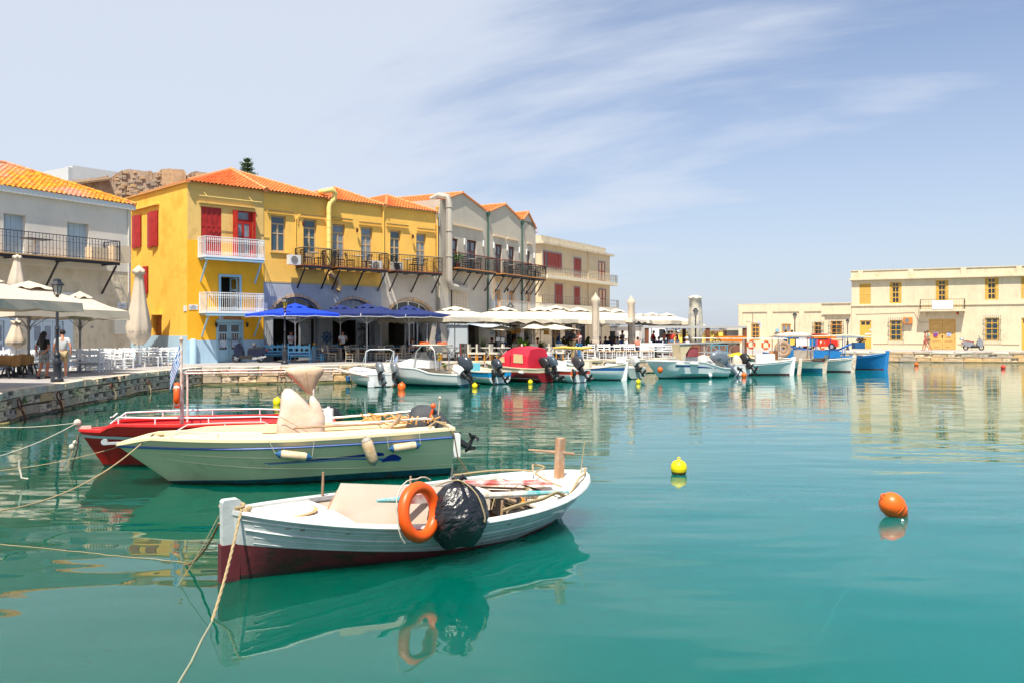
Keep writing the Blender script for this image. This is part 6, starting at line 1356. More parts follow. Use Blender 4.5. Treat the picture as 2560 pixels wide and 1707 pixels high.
def person(label, x, y, rz, kind, top, bottom, hair=M_hair, h=1.72, low='trousers', long=False, skin=M_skin, z=QZ, group=None, cap=None, skirt=False, shoes=None):
    P_ = build_pose(kind); J = P_['J']; t = thing('person', label, 'person', (x, y, z), rz, group); t.scale = (h/1.72,)*3
    def cp(me, m, nm):
        q = me.copy(); q.materials.clear(); q.materials.append(m); return link(nm, q, t)
    bd = cp(P_['body'], skin, 'body')
    if top: cp(P_['shirt'], top, 'shirt')
    if bottom and not skirt: cp(P_[low], bottom, low)
    if skirt: b = MB(); c = J['pel']; b.lathe([(.16,.14),(.175,0),(.19,-.18),(.18,-.34)], (c[0], c[1], c[2]), 14, caps=False, sx=1, sy=.85); part('skirt', b, bottom, t, smooth=True)
    hx, hy, hz = J['hd']; b = MB(); b.ball((hx, hy+.025, hz+.045), (.098,.108,.105), 12, 8)
    if long: b.tube([(hx, hy+.06, hz+.05),(hx, hy+.12, hz-.10),(hx-.01, hy+.15, hz-.28),(hx, hy+.14, hz-.48)], [.10,.115,.12,.05], 10)
    part('hair', b, hair, t, smooth=True)
    b = MB(); b.ball((hx, hy-.105, hz-.015), (.014,.02,.022), 6, 4)
    b.ball((hx-.095, hy, hz-.01), (.012,.02,.03), 6, 4); b.ball((hx+.095, hy, hz-.01), (.012,.02,.03), 6, 4); b.tube([(hx-.025,hy-.088,hz-.06),(hx+.025,hy-.088,hz-.06)], .006, 4, 1)
    for s in (-.034,.034): b.ball((hx+s, hy-.088, hz+.015), (.012,.008,.008), 6, 4, 2)
    f = part('face', b, [skin, mat('lips', (.35,.08,.06), .5), M_hair], bd); f['kind'] = 'stuff'
    if cap: b = MB(); b.ball((hx, hy+.005, hz+.065), (.108,.118,.085), 12, 6); b.box(hx-.07, hx+.07, hy-.2, hy-.06, hz+.055, hz+.07); part('cap', b, cap, t, smooth=True)
    if shoes:
        for s in 'lr': b = MB(); an, to = Vector(J['an'+s]), Vector(J['to'+s]); b.tube([an+Vector((0,.05,-.045)), (an+to)/2+Vector((0,0,-.02)), to], [.05,.052,.04], 8); part('shoe', b, shoes, t, smooth=True)
    return t
mt_ = lambda n, c: mat(n, c, .85)
blk = mt_('cloth_black', (.012,.010,.012)); wht = mt_('cloth_white', (.78,.78,.80)); gry = mt_('cloth_grey', (.50,.50,.50)); kha = mt_('cloth_khaki', (.36,.27,.15)); nav = mt_('cloth_navy', (.02,.04,.12)); jea = mt_('denim', (.05,.20,.42)); pnk = mt_('cloth_pink', (.62,.38,.42)); dgr = mt_('cloth_charcoal', (.05,.05,.06)); red = mt_('cloth_red', (.55,.05,.03)); tur = mt_('cloth_turquoise', (.02,.38,.55)); mar = mt_('cloth_maroon', (.12,.015,.02)); blu = mt_('cloth_blue', (.04,.16,.50)); sal = mt_('cloth_salmon', (.62,.22,.16))
sprt = mat('skirt_print', (.02,.02,.022), .8, col2=(.35,.38,.36), vs=22)
x, y = G(110, 945.5); person('woman with very long black hair strolling with hands clasped behind her back', x, y, radians(172), 'behind', blk, sprt, h=1.66, long=True, skirt=True, skin=M_skin2, shoes=mat('sandal', (.05,.03,.03), .6))
x, y = G(156, 946); person('man in grey t shirt and khaki shorts walking head down behind the lamp post', x, y, radians(205), 'walk', gry, kha, h=1.74, low='shorts', shoes=mat('sneaker', (.5,.5,.48), .7), skin=M_skin)
x, y = PP(727, 47.8); person('waiter in white polo busy inside the first arch', x, y, radians(70), 'serve', wht, nav)
x, y = PP(857, 48.5); person('grey haired waiter in white shirt standing behind a parasol pole', x, y, radians(20), 'serve', wht, blk)
x, y = PP(1032, 48.3); person('red haired woman in a striped top sitting at the last taverna table', x, y, radians(40), 'sit', mat('striped_top', (.03,.03,.05), .8, col2=(.5,.5,.55), vs=18), blk, M_hairb)
x, y = G(1437, 898); person('man in charcoal shirt hugging the woman in pink', x-.12, y+.05, radians(115), 'hug', dgr, kha, M_hairb, h=1.86)
person('woman in pink top and blue jeans being hugged', x+.28, y-.05, radians(-70), 'hug', pnk, jea, M_hairb, h=1.68)
x, y = PP(1396, 54); person('man in navy sweater lifting a camera under the small white parasol', x, y, radians(-75), 'photo', nav, jea, M_hairb, h=1.80)
dine = [(1230,53,180,dgr,'woman in grey seen from behind left of the menu stand',M_hairb),(1262,53.5,60,blu,'diner in a blue shirt right of the menu stand',M_hairb),(1288,54,90,gry,'man in grey shirt seated behind the street lamp',M_hairb),(1296,54.5,-60,blk,'diner in black beneath the hanging bags',M_hair),(1303,52,20,sal,'woman with bare shoulders at the palm',M_hairb),(1317,54,-50,mar,'diner in maroon shirt right of the palm',M_hair),(1342,52,-90,sal,'woman with sun hat resting her chin',M_hairb),
  (1473,62,80,blk,'diner in black left of the first folded parasol',M_hair),(1500,63,90,red,'diner in red right of the first folded parasol',M_hair),(1512,63,-80,jea,'diner in teal right of the first folded parasol',M_hairb),(1524,62,180,nav,'woman in navy stripes seen from behind at the diners table',M_hairb),(1536,63,-60,red,'diner in red leaning on the table near the white pole',M_hair),(1545,62,30,wht,'diner in white near the white pole',M_hairb),(1566,58,100,wht,'grey haired man in white shirt left of the second folded parasol',gry),(1594,59,180,sal,'sunburnt diner right of the second folded parasol',M_hair),(1638,62,90,blk,'diner in black beside the van bonnet',M_hair),(1647,61,180,nav,'diner in dark clothes seen from behind under the pergola',M_hair),
  (1425,62,60,mar,'diner half hidden behind the charcoal shirted man',M_hair),(1408,63,-60,red,'diner in the shade left of the embracing couple',M_hair),(1551,61,-100,blu,'diner in light blue by the white pole',M_hairb)]
for u, Y, a, cl, lb, hr in dine: x, y = PP(u, Y); person(lb, x, y, radians(a), 'sit', cl, nav, hr, skin=M_skin if len(lb) % 2 else M_skin2, group='diners under the parasols')
back = [(1660,68,100,sal,'walker in patterned pink seen before the yellow wall'),(1672,68,10,mar,'walker in dark maroon before the yellow wall'),(1680,67,-20,red,'walker in a bright red top before the yellow wall'),(1693,67,80,blk,'walker in black with a white cap before the yellow wall'),(1633,70,60,red,'person in red before the van windscreen')]
for u, Y, a, cl, lb in back: x, y = PP(u, Y); person(lb, x, y, radians(a), 'walk', cl, jea, M_hair, low='shorts', group='walkers behind the pergola', cap=wht if 'cap' in lb else None)
x, y = PP(1556, 64); person('waiter in pale blue shirt standing behind the white parasol pole', x, y, radians(-60), 'serve', mt_('cloth_pale_blue', (.45,.55,.68)), nav, M_hairb)
x, y = PP(1716, 57.5); person('white haired man sitting at the quay edge in a pale shirt', x, y, radians(-70), 'sit', wht, nav, mat('hair_white', (.6,.58,.55), .7), z=QZ+.0, cap=wht)
for u, cl, lb in ((1964,tur,'man in turquoise t shirt seen from behind at the quay'),(1980,blu,'man in blue t shirt seen from behind, right of the turquoise one')): x, y = PP(u, 73.2); person(lb, x, y, radians(178), 'stand', cl, nav, M_hair, h=1.78, group='pair of men at the quay seen from behind')
x, y = PP(2314, 73.6); person('walker in a pink patterned dress striding left past the golden door', x, y, radians(-95), 'walk', sal, sal, M_hairb, low='shorts', h=1.66); x, y = PP(2320, 74.4); person('walker in a green top with a backpack beside the one in pink', x, y, radians(-95), 'walk', mt_('cloth_green', (.20,.42,.33)), kha, M_hairb, low='shorts', h=1.74)
# ================================================================= BOATS
M_wb = mat('boat_white_worn', (.62,.64,.63), .5, col2=(.48,.51,.50), vs=2.5, bump=.25, bs=12, dark=(.38,.25,.15), ds=2.6, dth=(.64,.70), streak=.35)
M_wdeck = mat('boat_deck_white', (.84,.80,.72), .6, col2=(.76,.66,.52), vs=2, dark=(.50,.33,.18), ds=2.0, dth=(.60,.76))
M_anti = mat('antifouling_maroon', (.15,.022,.028), .7, col2=(.08,.015,.02), vs=3, bump=.3, bs=14, dark=(.025,.018,.012), ds=2.2, dth=(.52,.64))
M_gel = mat('gelcoat_cream', (.82,.73,.47), .22, col2=(.74,.68,.44), vs=.8, spec=.6, dark=(.56,.50,.32), ds=1.1, dth=(.58,.76)); M_gel2 = mat('gelcoat_warm_deck', (.88,.72,.46), .35, var=.06, vs=1.2)
M_wl = mat('waterline_teal', (.015,.12,.16), .4, col2=(.01,.06,.08), vs=6); M_slime = mat('waterline_slime', (.02,.022,.015), .8, bump=.5)
M_rdh = mat('red_hull', (.45,.008,.008), .3, col2=(.32,.006,.006), vs=1.5, spec=.5, dark=(.20,.03,.02), ds=1.3, dth=(.62,.74)); M_rdd = mat('red_deck', (.66,.022,.022), .35)
M_hw = mat('hull_white', (.76,.77,.76), .3, spec=.5, dark=(.55,.5,.42), ds=1.1, dth=(.6,.78)); M_hwb = mat('hull_teal_band', (.01,.16,.26), .4); M_hblu = mat('hull_bright_blue', (.02,.20,.50), .4, var=.1); M_hred = mat('hull_red_band', (.62,.06,.03), .4); M_hnav = mat('hull_navy_band', (.02,.06,.24), .4)
M_wdk = mat('warm_deck', (.78,.70,.56), .6, var=.12, vs=3); M_brw = mat('weathered_plank', (.42,.27,.17), .8, var=.35, vs=5, bump=.3); M_rope = mat('rope_tan', (.44,.33,.18), .9, bump=.8, bs=90); M_ropew = mat('rope_white', (.56,.51,.42), .9)
M_cowl = mat('outboard_cowl', (.035,.045,.06), .25, spec=.6); M_cowlb = mat('outboard_black', (.02,.02,.022), .35, spec=.5); M_cowlg = mat('outboard_grey', (.16,.19,.23), .25, spec=.6, metal=.2); M_alu = mat('boat_alu', (.60,.60,.60), .35, metal=.6)
M_org2 = mat('lifebuoy_orange', (.88,.10,.004), .4, spec=.5, var=.1, vs=3); M_refl = mat('reflective_band', (.72,.70,.68), .4)
M_trash = mat('bin_bag_black', (.012,.012,.016), .22, spec=.7, bump=1, bs=9)
M_fend = mat('fender_cream', (.66,.52,.34), .6, col2=(.50,.36,.22), vs=9); M_fblue = mat('fender_blue_end', (.02,.10,.24), .5)
class Hull: pass
def hull(t, L, B, zs, draft=.25, kind='transom', bands=None, rake=.6, rs=0., tm=.55, tr=.8, e=(1.0,.38), wall=.05, floor=.12, deck=.0, sdeck=0., mi=None, hw=None, n=20, capm=None, deckm=None, q=.8, pw=2.2, sube=.0, capw=.06, hard=False):
    """loft a hull from bow (x=0) to stern (x=L). bands = [(top height function or None for the sheer, material)] from the keel up"""
    h = Hull(); h.L = L
    if not callable(zs):
        za, zm, zc_ = zs; zsf = lambda t_: za*(1-t_)*(1-2*t_)+4*zm*t_*(1-t_)+zc_*t_*(2*t_-1)
    else: zsf = zs
    def hb(t_):
        if t_ < tm: u = 1-t_/tm; return B/2*max(0, 1-u**pw)**q
        if kind == 'transom': return B/2*(1-(1-tr)*((t_-tm)/(1-tm))**2)
        u = (t_-tm)/(1-tm); return B/2*max(0, 1-u**2.6)**.72
    def zk(t_): return -draft*(1-(.0 if kind == 'transom' else .35*max(0, (t_-.7)/.3)**2))
    def g(z_, t_):
        f = min(1, t_/.42); f = f*f*(3-2*f); ee = e[0]+(e[1]-e[0])*f
        if kind != 'transom' and t_ > .6: k = (t_-.6)/.4; ee = ee+(e[0]*1.1-ee)*k*k
        z_ = max(0, min(1, z_)); r = z_**ee
        if hard and t_ > .05: c = .42; r2 = (z_/c)*.86 if z_ < c else .86+.14*(z_-c)/(1-c); r = r*(1-f)+r2*f
        return r
    def pt(t_, sd, z):
        a = zk(t_); zt_ = zsf(t_); ze = (z-a)/(zt_-a)
        x = L*t_+rake*max(0, 1-ze)*(1-t_)**4-rs*max(0, 1-ze)*t_**5
        return Vector((x, sd*hb(t_)*g(ze, t_), z))
    h.pt, h.hb, h.zs = pt, hb, zsf
    bands = bands or [(None, M_hw)]; mats = []; rows = []
    ts = [(i/n)**1.35 for i in range(n+1)]
    if kind != 'transom': ts = [.5-.5*cos(pi*i/n) for i in range(n+1)]; ts[0] = 0; ts[-1] = 1
    b = MB(); R = []; ms = []
    for t_ in ts:
        lo = zk(t_); col = [lo]; mm = []
        for k, (f, m_) in enumerate(bands):
            hi = zsf(t_) if f is None else min(f(t_) if callable(f) else f, zsf(t_)-.004)
            hi = max(hi, lo+.001); st = 4 if f is None or k == 0 else 2
            for s_ in range(1, st+1): col.append(lo+(hi-lo)*s_/st); mm.append(k)
            lo = hi
        R.append(col); ms = mm
    nr = len(R[0])
    for sd in (-1, 1):
        vs = [pt(t_, sd, z) for t_, c in zip(ts, R) for z in c]; fs = []; mi_ = []
        o = len(b.v); b.v += [tuple(p) for p in vs]
        for i in range(n):
            for j in range(nr-1):
                a_, b_, c_, d_ = o+i*nr+j, o+(i+1)*nr+j, o+(i+1)*nr+j+1, o+i*nr+j+1
                b.f.append((a_, b_, c_, d_) if sd < 0 else (d_, c_, b_, a_)); b.m.append(ms[j])
    if kind == 'transom':
        o = len(b.v); b.v += [tuple(pt(1, sd, z)) for sd in (-1, 1) for z in R[-1]]
        for j in range(nr-1): b.f.append((o+j, o+nr+j, o+nr+j+1, o+j+1)); b.m.append(ms[j])
    h.hull = part('hull', b, [m_ for _, m_ in bands], t, smooth=True)
    # inner shell, floor
    b = MB(); vs = []; K = len(ts)
    def inn(t_, sd, z): p = pt(t_, sd, z); return Vector((min(p.x+(wall*1.5 if t_ < .1 else 0), L-wall), sd*max(abs(p.y)-wall, 0), z))
    for t_ in ts:
        zf = min(floor, zsf(t_)-.06); vs += [inn(t_,-1,zsf(t_)-.005), inn(t_,-1,zf), inn(t_,1,zf), inn(t_,1,zsf(t_)-.005)]
    fs = []
    for i in range(K-1):
        for j in range(3): fs.append((4*i+j, 4*(i+1)+j, 4*(i+1)+j+1, 4*i+j+1))
    fs.append((4*(K-1), 4*(K-1)+1, 4*(K-1)+2, 4*(K-1)+3)); b.add(vs, fs); part('interior', b, mi or M_wdk, t)
    # gunwale cap
    b = MB(); vs = []
    for sd in (-1, 1):
        o = len(vs)
        for t_ in ts:
            p = pt(t_, sd, zsf(t_)); q_ = Vector((p.x, sd*max(abs(p.y)-capw, 0), p.z)); e_ = Vector((0, sd*.012, 0)); vs += [p+e_+Vector((0,0,-.025)), p+e_+Vector((0,0,.022)), q_+Vector((0,0,.022)), q_+Vector((0,0,-.03))]
        for i in range(K-1):
            for j in range(3): fs_ = (o+4*i+j, o+4*(i+1)+j, o+4*(i+1)+j+1, o+4*i+j+1); b.f.append(fs_); b.m.append(0)
    b.v = [tuple(p) for p in vs]
    if kind == 'transom': z_ = zsf(1); y_ = hb(1); b.box(L-.06, L+.012, -y_-.01, y_+.01, z_-.03, z_+.024)
    part('gunwale', b, capm or M_wdk, t)
    def mkdeck(t0, t1, nm, drop=.012, camber=.03):
        b = MB(); vs = []; tt = [lerp(t0, t1, i/8) for i in range(9)]
        for t_ in tt:
            z = zsf(t_)-drop
            for k in range(5): y_ = (k/2-1)*max(hb(t_)-.02, 0); vs.append((L*t_ if t_ > 0.02 else .03, y_, z+camber*(1-(k/2-1)**2)))
        fs = [(5*i+j, 5*(i+1)+j, 5*(i+1)+j+1, 5*i+j+1) for i in range(8) for j in range(4)]
        te = t1 if t0 == 0 else t0; y_ = max(hb(te)-.03, 0); z = zsf(te)-drop; x_ = L*te
        b.add(vs, fs); b.add([(x_, -y_, z), (x_, y_, z), (pt(te,1,floor).x, max(0,abs(pt(te,1,floor).y)-wall-.02), floor), (pt(te,1,floor).x, -max(0,abs(pt(te,1,floor).y)-wall-.02), floor)], [(0,1,2,3)]); return part(nm, b, deckm or M_wdk, t)
    if deck: mkdeck(0, deck, 'foredeck')
    if sdeck: mkdeck(1-sdeck, 1, 'stern_deck')
    return h
def strake(t, h, off, r, m, t0=.0, t1=1., sides=(-1,1), nm='rubbing_strake', dz=None):
    for sd in sides:
        b = MB(); b.tube([h.pt(lerp(t0,t1,i/24), sd, h.zs(lerp(t0,t1,i/24))-(off(lerp(t0,t1,i/24)) if callable(off) else off))+Vector((0, sd*r*.3, 0)) for i in range(25)], r, 6); part(nm, b, m, t, smooth=True)
def outboard(t, x, y, z, tilt=0, sc=1.0, cm=None, ang=0, wrap=None):
    o = bpy.data.objects.new('outboard_motor', None); C.objects.link(o); o.parent = t; o.location = (x, y, z); o.rotation_euler = (0, radians(-tilt), radians(ang)); o.scale = (sc,)*3
    b = MB(); prof = [(.0,.08),(.15,.09),(.18,.16),(.20,.34),(.195,.52),(.165,.64),(.11,.70),(0,.72)]; vs = [((cos(2*pi*j/16)*r_*1.45*(abs(cos(2*pi*j/16))**4+abs(sin(2*pi*j/16))**4)**-.18)+.16-(z_-.1)*.12, sin(2*pi*j/16)*r_*.82*(abs(cos(2*pi*j/16))**4+abs(sin(2*pi*j/16))**4)**-.18, z_+cos(2*pi*j/16)*-.05*(z_ > .5)) for r_, z_ in prof for j in range(16)]; b.add(vs, [(i*16+j, i*16+(j+1) % 16, (i+1)*16+(j+1) % 16, (i+1)*16+j) for i in range(7) for j in range(16)]); part('cowl', b, wrap or cm or M_cowl, o, smooth=True)
    b = MB(); b.lathe([(.10,.12),(.085,-.10),(.07,-.40),(.05,-.62)], (.14,0,0), 8, sx=1.3, sy=.8); b.prism([(.0,-.30),(.34,-.30),(.36,-.27),(.0,-.27)], -.07, .07); b.box(-.06,.02,-.12,.12,-.22,.12); b.ball((.18,0,-.62), (.20,.055,.06), 10, 6); b.prism([(.05,-.66),(.18,-.66),(.22,-.80),(.14,-.80)], -.012, .012); part('drive_leg', b, M_cowlb if cm is not M_cowlg else M_cowlg, o, smooth=True)
    b = MB(); b.X = Matrix.Translation((.40,0,-.62)) @ Matrix.Rotation(radians(90), 4, 'Y'); b.lathe([(.05,-.05),(.04,.06)], n=8)
    for k in range(3):
        a = k*2*pi/3; P_ = [(cos(a-.25)*.05,sin(a-.25)*.05,-.04),(cos(a-.5)*.12,sin(a-.5)*.12,-.05),(cos(a-.2)*.17,sin(a-.2)*.17,-.02),(cos(a+.3)*.17,sin(a+.3)*.17,.04),(cos(a+.5)*.10,sin(a+.5)*.10,.05),(cos(a+.3)*.05,sin(a+.3)*.05,.03)]
        b.add(P_+[(p[0],p[1],p[2]-.008) for p in P_], [(0,1,2,3,4,5),(11,10,9,8,7,6)]+[(i,i+6,(i+1)%6+6,(i+1)%6) for i in range(6)])
    part('propeller', b, M_cowlb, o); return o
def boat(name, label, bow, stern, roll=0, cat='boat', group=None, pitch=0):
    d = Vector(stern)-Vector(bow); a = atan2(d.y, d.x); t = thing(name, label, cat, (bow[0], bow[1], 0), 0, group, rot=(radians(roll), radians(pitch), a)); t['L'] = d.length; return t, d.length
def tp(t, u, v, z):
    """local point of a boat for a pixel at height z"""
    x, y = G(u, v, z); a = t.rotation_euler.z; dx, dy = x-t.location.x, y-t.location.y; return Vector((dx*cos(a)+dy*sin(a), -dx*sin(a)+dy*cos(a), z))
def wp(t, p):
    a = t.rotation_euler.z; return Vector((t.location.x+p[0]*cos(a)-p[1]*sin(a), t.location.y+p[0]*sin(a)+p[1]*cos(a), p[2]+sin(t.rotation_euler.x)*p[1]))
def torus(b, c, R, r, X=None, n=28, m=10, mi=0, a0=0, a1=2*pi):
    sx = b.X; b.X = X
    if a1-a0 > 6.2: b.tube([(cos(2*pi*i/n)*R, sin(2*pi*i/n)*R, 0) for i in range(n)], r, m, mi, closed=True)
    else: b.tube([(cos(lerp(a0,a1,i/8))*R, sin(lerp(a0,a1,i/8))*R, 0) for i in range(9)], r, m, mi)
    b.X = sx
def lifebuoy(label, loc, R, r, ang, tilt=0, bands=True, group=None, rope=True):
    t = thing('lifebuoy', label, 'lifebuoy', loc, 0, group, rot=(radians(90+tilt), 0, radians(ang))); b = MB(); torus(b, None, R, r); part('ring', b, M_org2, t, smooth=True)
    if bands:
        for k in range(4): b = MB(); a = pi/4+k*pi/2; torus(b, None, R, r*1.03, None, a0=a-.1, a1=a+.1); part('reflective_band', b, M_refl, t, smooth=True)
    if rope: b = MB(); b.tube([(cos(a)*(R+r+.02+.05*abs(sin(2*a))), sin(a)*(R+r+.02+.05*abs(sin(2*a))), 0) for a in [lerp(.9,3.9,i/14) for i in range(15)]], .008, 5); part('grab_line', b, M_ropew, t)
    return t
def fender(label, a, b_, r, m=None, ends=None, group='fenders hung along the cream motorboat'):
    a, b_ = Vector(a), Vector(b_); d = b_-a; L_ = d.length; t = thing('boat_fender', label, 'fender', a, 0, group); t.rotation_euler = d.to_track_quat('Z', 'X').to_euler()
    b = MB(); b.lathe([(r*.8,L_*.14),(r,L_*.2),(r,L_*.8),(r*.8,L_*.86)], n=12); part('fender_body', b, m or M_fend, t, smooth=True)
    for z0, z1 in ((L_*.15, 0), (L_*.85, L_)): b = MB(); b.lathe([(r*.92,z0),(r*.75,lerp(z0,z1,.4)),(r*.3,lerp(z0,z1,.75)),(r*.25,z1)], n=12); part('fender_end', b, ends or M_fblue, t, smooth=True)
    return t
def rope(label, pts, r, m=None, n=6, grp='mooring ropes'): b = MB(); b.tube(pts, r*.75, n); o = single('mooring_rope', b, m or M_rope, label, 'rope', grp, smooth=True); return o
# ------------------------------------------------ foreground white wooden rowing boat
angW = atan2(.634,.772)
wt, LW = boat('wooden_rowing_boat', 'old white wooden rowing boat with maroon bottom, nearest to the viewer', (-2.97,8.74), (-2.97+.772*5.15, 8.74+.634*5.15), roll=4.0)
zsW = lambda t_: .74*(1-t_)*(1-2*t_)+4*.475*t_*(1-t_)+.60*t_*(2*t_-1)
paint = lambda t_: (.40-.62*t_ if t_ < .42 else .14-.10*(t_-.42)/.3 if t_ < .72 else .11+.05*(t_-.72)/.28)
hW = hull(wt, LW, 1.9, zsW, .22, 'double', [(lambda t_: paint(t_)*.28 if t_ > .15 else .05+.2*t_*0, M_slime), (paint, M_anti), (None, M_wb)], rake=.06, rs=.62, tm=.52, e=(.85,.5), wall=.045, floor=.16, deck=.235, sdeck=.20, mi=mat('inner_planks', (.62,.52,.42), .7, col2=(.46,.33,.22), vs=4), capm=M_wb, deckm=M_wdeck, q=.85, pw=2.0, capw=.085, n=26)
strake(wt, hW, .0, .024, M_wb, .02, .985); strake(wt, hW, lambda t_: .16+.02*sin(pi*t_), .014, M_wb, .025, .97); strake(wt, hW, lambda t_: .06, .012, M_wb, .02, .98)
b = MB(); b.ball((.16,-.05,.72), (.05,.045,.055), 8, 6); b.ball((.19,-.07,.76), (.035,.03,.035), 7, 5); part('bow_knot', b, M_rope, wt, smooth=True)
M_chip = mat('bare_wood_chip', (.30,.21,.15), .9, col2=(.14,.10,.07), vs=30)
rq = random.Random(31)
for k in range(16):
    t_ = rq.uniform(.08,.95); z = rq.choice((hW.zs(t_)-.10, hW.zs(t_)-.19, hW.zs(t_)-.03, paint(t_)+.03)); L_ = rq.uniform(.015,.07); p = hW.pt(t_,-1,z); q_ = hW.pt(t_+L_/5,-1,z+.004); b = MB(); n_ = Vector((0,-.006,0)); u_ = Vector((0,-.001,.006+.01*rq.random())); b.add([p+n_, q_+n_, q_+n_+u_, p.lerp(q_,.5)+n_+u_*1.5, p+n_+u_*.6], [(0,1,2,3,4)]); part('paint_chip', b, M_chip, hW.hull)
for off in (.105,.235,.30): strake(wt, hW, off, .0045, M_wb, .04, .97, nm='plank_seam')
b = MB(); b.prism([(-.05,-.24),(.08,-.24),(.09,.60),(.115,.85),(.08,.87),(-.06,.87),(-.08,.845),(-.07,.55)], -.042, .042, 0); b.m[-8:] = [0]*8
part('stem_post', b, M_wb, wt)
b = MB(); b.prism([(-.072,-.24),(.12,-.24),(.12,.40),(-.083,.40)], -.048, .048); part('stem_foot', b, M_anti, wt)
b = MB(); b.prism([(LW-.66,-.2),(LW-.58,-.2),(LW+.03,.66),(LW-.04,.66)], -.03, .03); part('stern_post', b, M_wb, wt)
b = MB(); b.lathe([(.24,.0),(.24,.012),(.22,.02),(0,.024)], (.66,.02,hW.zs(.13)+.012), 22, sy=.9, sx=1.25); part('hatch_lid', b, M_wdeck, wt)
b = MB(); b.lathe([(.275,.0),(.275,.008)], (.66,.02,hW.zs(.13)+.008), 22, sy=.9, sx=1.25); part('hatch_ring', b, mat('rust_ring', (.50,.33,.16), .8), wt)
for k in range(5):      # thwarts and frames
    x = 1.75+.52*k; hb_ = hW.hb(x/LW)-.07
    b = MB(); b.box(x-.02, x+.02, -hb_, -hb_+.03, .17, .44); b.box(x-.02, x+.02, hb_-.03, hb_, .17, .50); pass
for x in (2.55, 3.95): b = MB(); hb_ = hW.hb(x/LW)-.06; b.box(x-.11, x+.11, -hb_, hb_, .36, .39); part('thwart', b, M_wdeck, wt)
for k in range(7): b = MB(); y = -.42+.13*k; b.box(1.3, 3.9, y, y+.115, .165+.002*k, .18+.002*k); part('floor_board', b, M_brw, wt)
# tilted hatch board
A0, A1, B0, B1 = Vector((1.10,.05,.43)), Vector((1.32,.06,.87)), Vector((2.12,-.70,.40)), Vector((2.26,-.60,.86)); nrm = (B0-A0).cross(A1-A0).normalized()*.028
b = MB(); b.add([A0,B0,B1,A1,A0+nrm,B0+nrm,B1+nrm,A1+nrm], [(3,2,1,0),(4,5,6,7),(0,1,5,4),(1,2,6,5),(2,3,7,6),(3,0,4,7)])
t = single('hatch_board', b, mat('board_offwhite', (.50,.46,.40), .6, col2=(.50,.38,.28), vs=1.3, dark=(.40,.22,.10), ds=1.6, dth=(.66,.76)), 'off white board standing tilted behind the orange lifebuoy in the rowing boat', 'board'); t.location = wt.location; t.rotation_euler = wt.rotation_euler
b = MB(); b.tube([A0+Vector((-.03,0,0)), A1+Vector((-.03,0,-.08))], .018, 6); o = part('board_edge', b, M_brw, t)
def onW(fn_name, b, m, label, cat, smooth=False, group=None):
    o = single(fn_name, b, m, label, cat, group, smooth); o.location = wt.location; o.rotation_euler = wt.rotation_euler; return o
# long oar, mirrored colours at both ends
M_cy = mat('turquoise_oar_paint', (.06,.40,.42), .7, col2=(.55,.58,.55), vs=9); M_rw = mat('worn_red_white_paint', (.46,.07,.06), .75, col2=(.72,.66,.62), vs=6)
p0, p1 = Vector((1.42,-.58,.80)), Vector((4.25,-.62,.56)); d_ = (p1-p0)
def seg_(a, c, r0, r1, w=None):
    b = MB(); P_ = [p0+d_*lerp(a, c, i/4) for i in range(5)]; b.tube(P_, [lerp(r0, r1, i/4) for i in range(5)], 8); return b
oar = thing('oar', 'long worn oar with turquoise ends and red blade along the rowing boat', 'oar', wt.location, 0); oar.rotation_euler = wt.rotation_euler
part('handle_end', seg_(0, .11, .018, .038), M_cy, oar, smooth=True); part('shaft', seg_(.42, .72, .04, .038), mat('worn_white_paint', (.66,.66,.62), .7, col2=(.48,.38,.28), vs=6), oar, smooth=True); part('handle_end', seg_(.72, 1.0, .04, .02), M_cy, oar, smooth=True)
b = MB(); q0, q1 = p0+d_*.10, p0+d_*.43; b.beam(q0, q1, .03, .10); part('blade', b, M_rw, oar)
b = MB(); a_, c_ = Vector((3.25,.28,.60)), Vector((4.25,-.30,.62)); b.beam(a_, c_, .16, .03); onW('loose_plank', b, M_rw, 'short red and white worn plank lying across the stern of the rowing boat', 'plank')
for x, y, L_ in ((2.62,.62,.22), (.98,.62,.0), (3.05,-.74,.16)): 
    if L_: b = MB(); z = hW.zs(x/LW); b.tube([(x,y,z-.05),(x,y,z+L_)], [.018,.014], 6); part('thole_pin', b, M_brw, wt)
b = MB(); b.tube([(1.42,.70,.5),(1.42,.70,.86)], [.018,.014], 6); part('thole_pin', b, M_brw, wt)
b = MB(); b.box(3.02,3.28,-.22,.06,.36,.60); onW('white_box', b, M_wdeck, 'small white box between the bin bag and the open engine well', 'box')
b = MB(); b.box(3.40,4.05,-.42,.42,.30,.34); b.box(3.36,3.40,-.42,.42,.3,.52); part('engine_well', b, M_darkin, wt)
b = MB(); b.ball((3.72,-.08,.36), (.24,.20,.10), 12, 6); onW('orange_canister', b, mat('canister_orange', (.70,.25,.02), .4), 'orange rimmed canister in the open engine well of the rowing boat', 'canister', True)
b = MB(); b.ball((3.68,-.14,.40), (.17,.14,.09), 10, 6); part('canister_cap', b, M_cowlb, bpy.data.objects['orange_canister'])
for k, (a_, c_) in enumerate((((3.35,.35,.53),(4.05,-.05,.50)), ((3.4,.22,.50),(4.1,-.2,.48)), ((3.2,-.02,.55),(3.6,-.35,.46)))): b = MB(); b.beam(a_, c_, .07, .02); part('loose_batten', b, M_brw, wt)
b = MB(); z = .62; b.box(4.62,4.73,-.02,.07,z-.2,z+.50); onW('wooden_post', b, mat('post_wood', (.42,.22,.11), .8, col2=(.55,.40,.30), vs=5), 'square wooden samson post on the stern of the rowing boat', 'post')
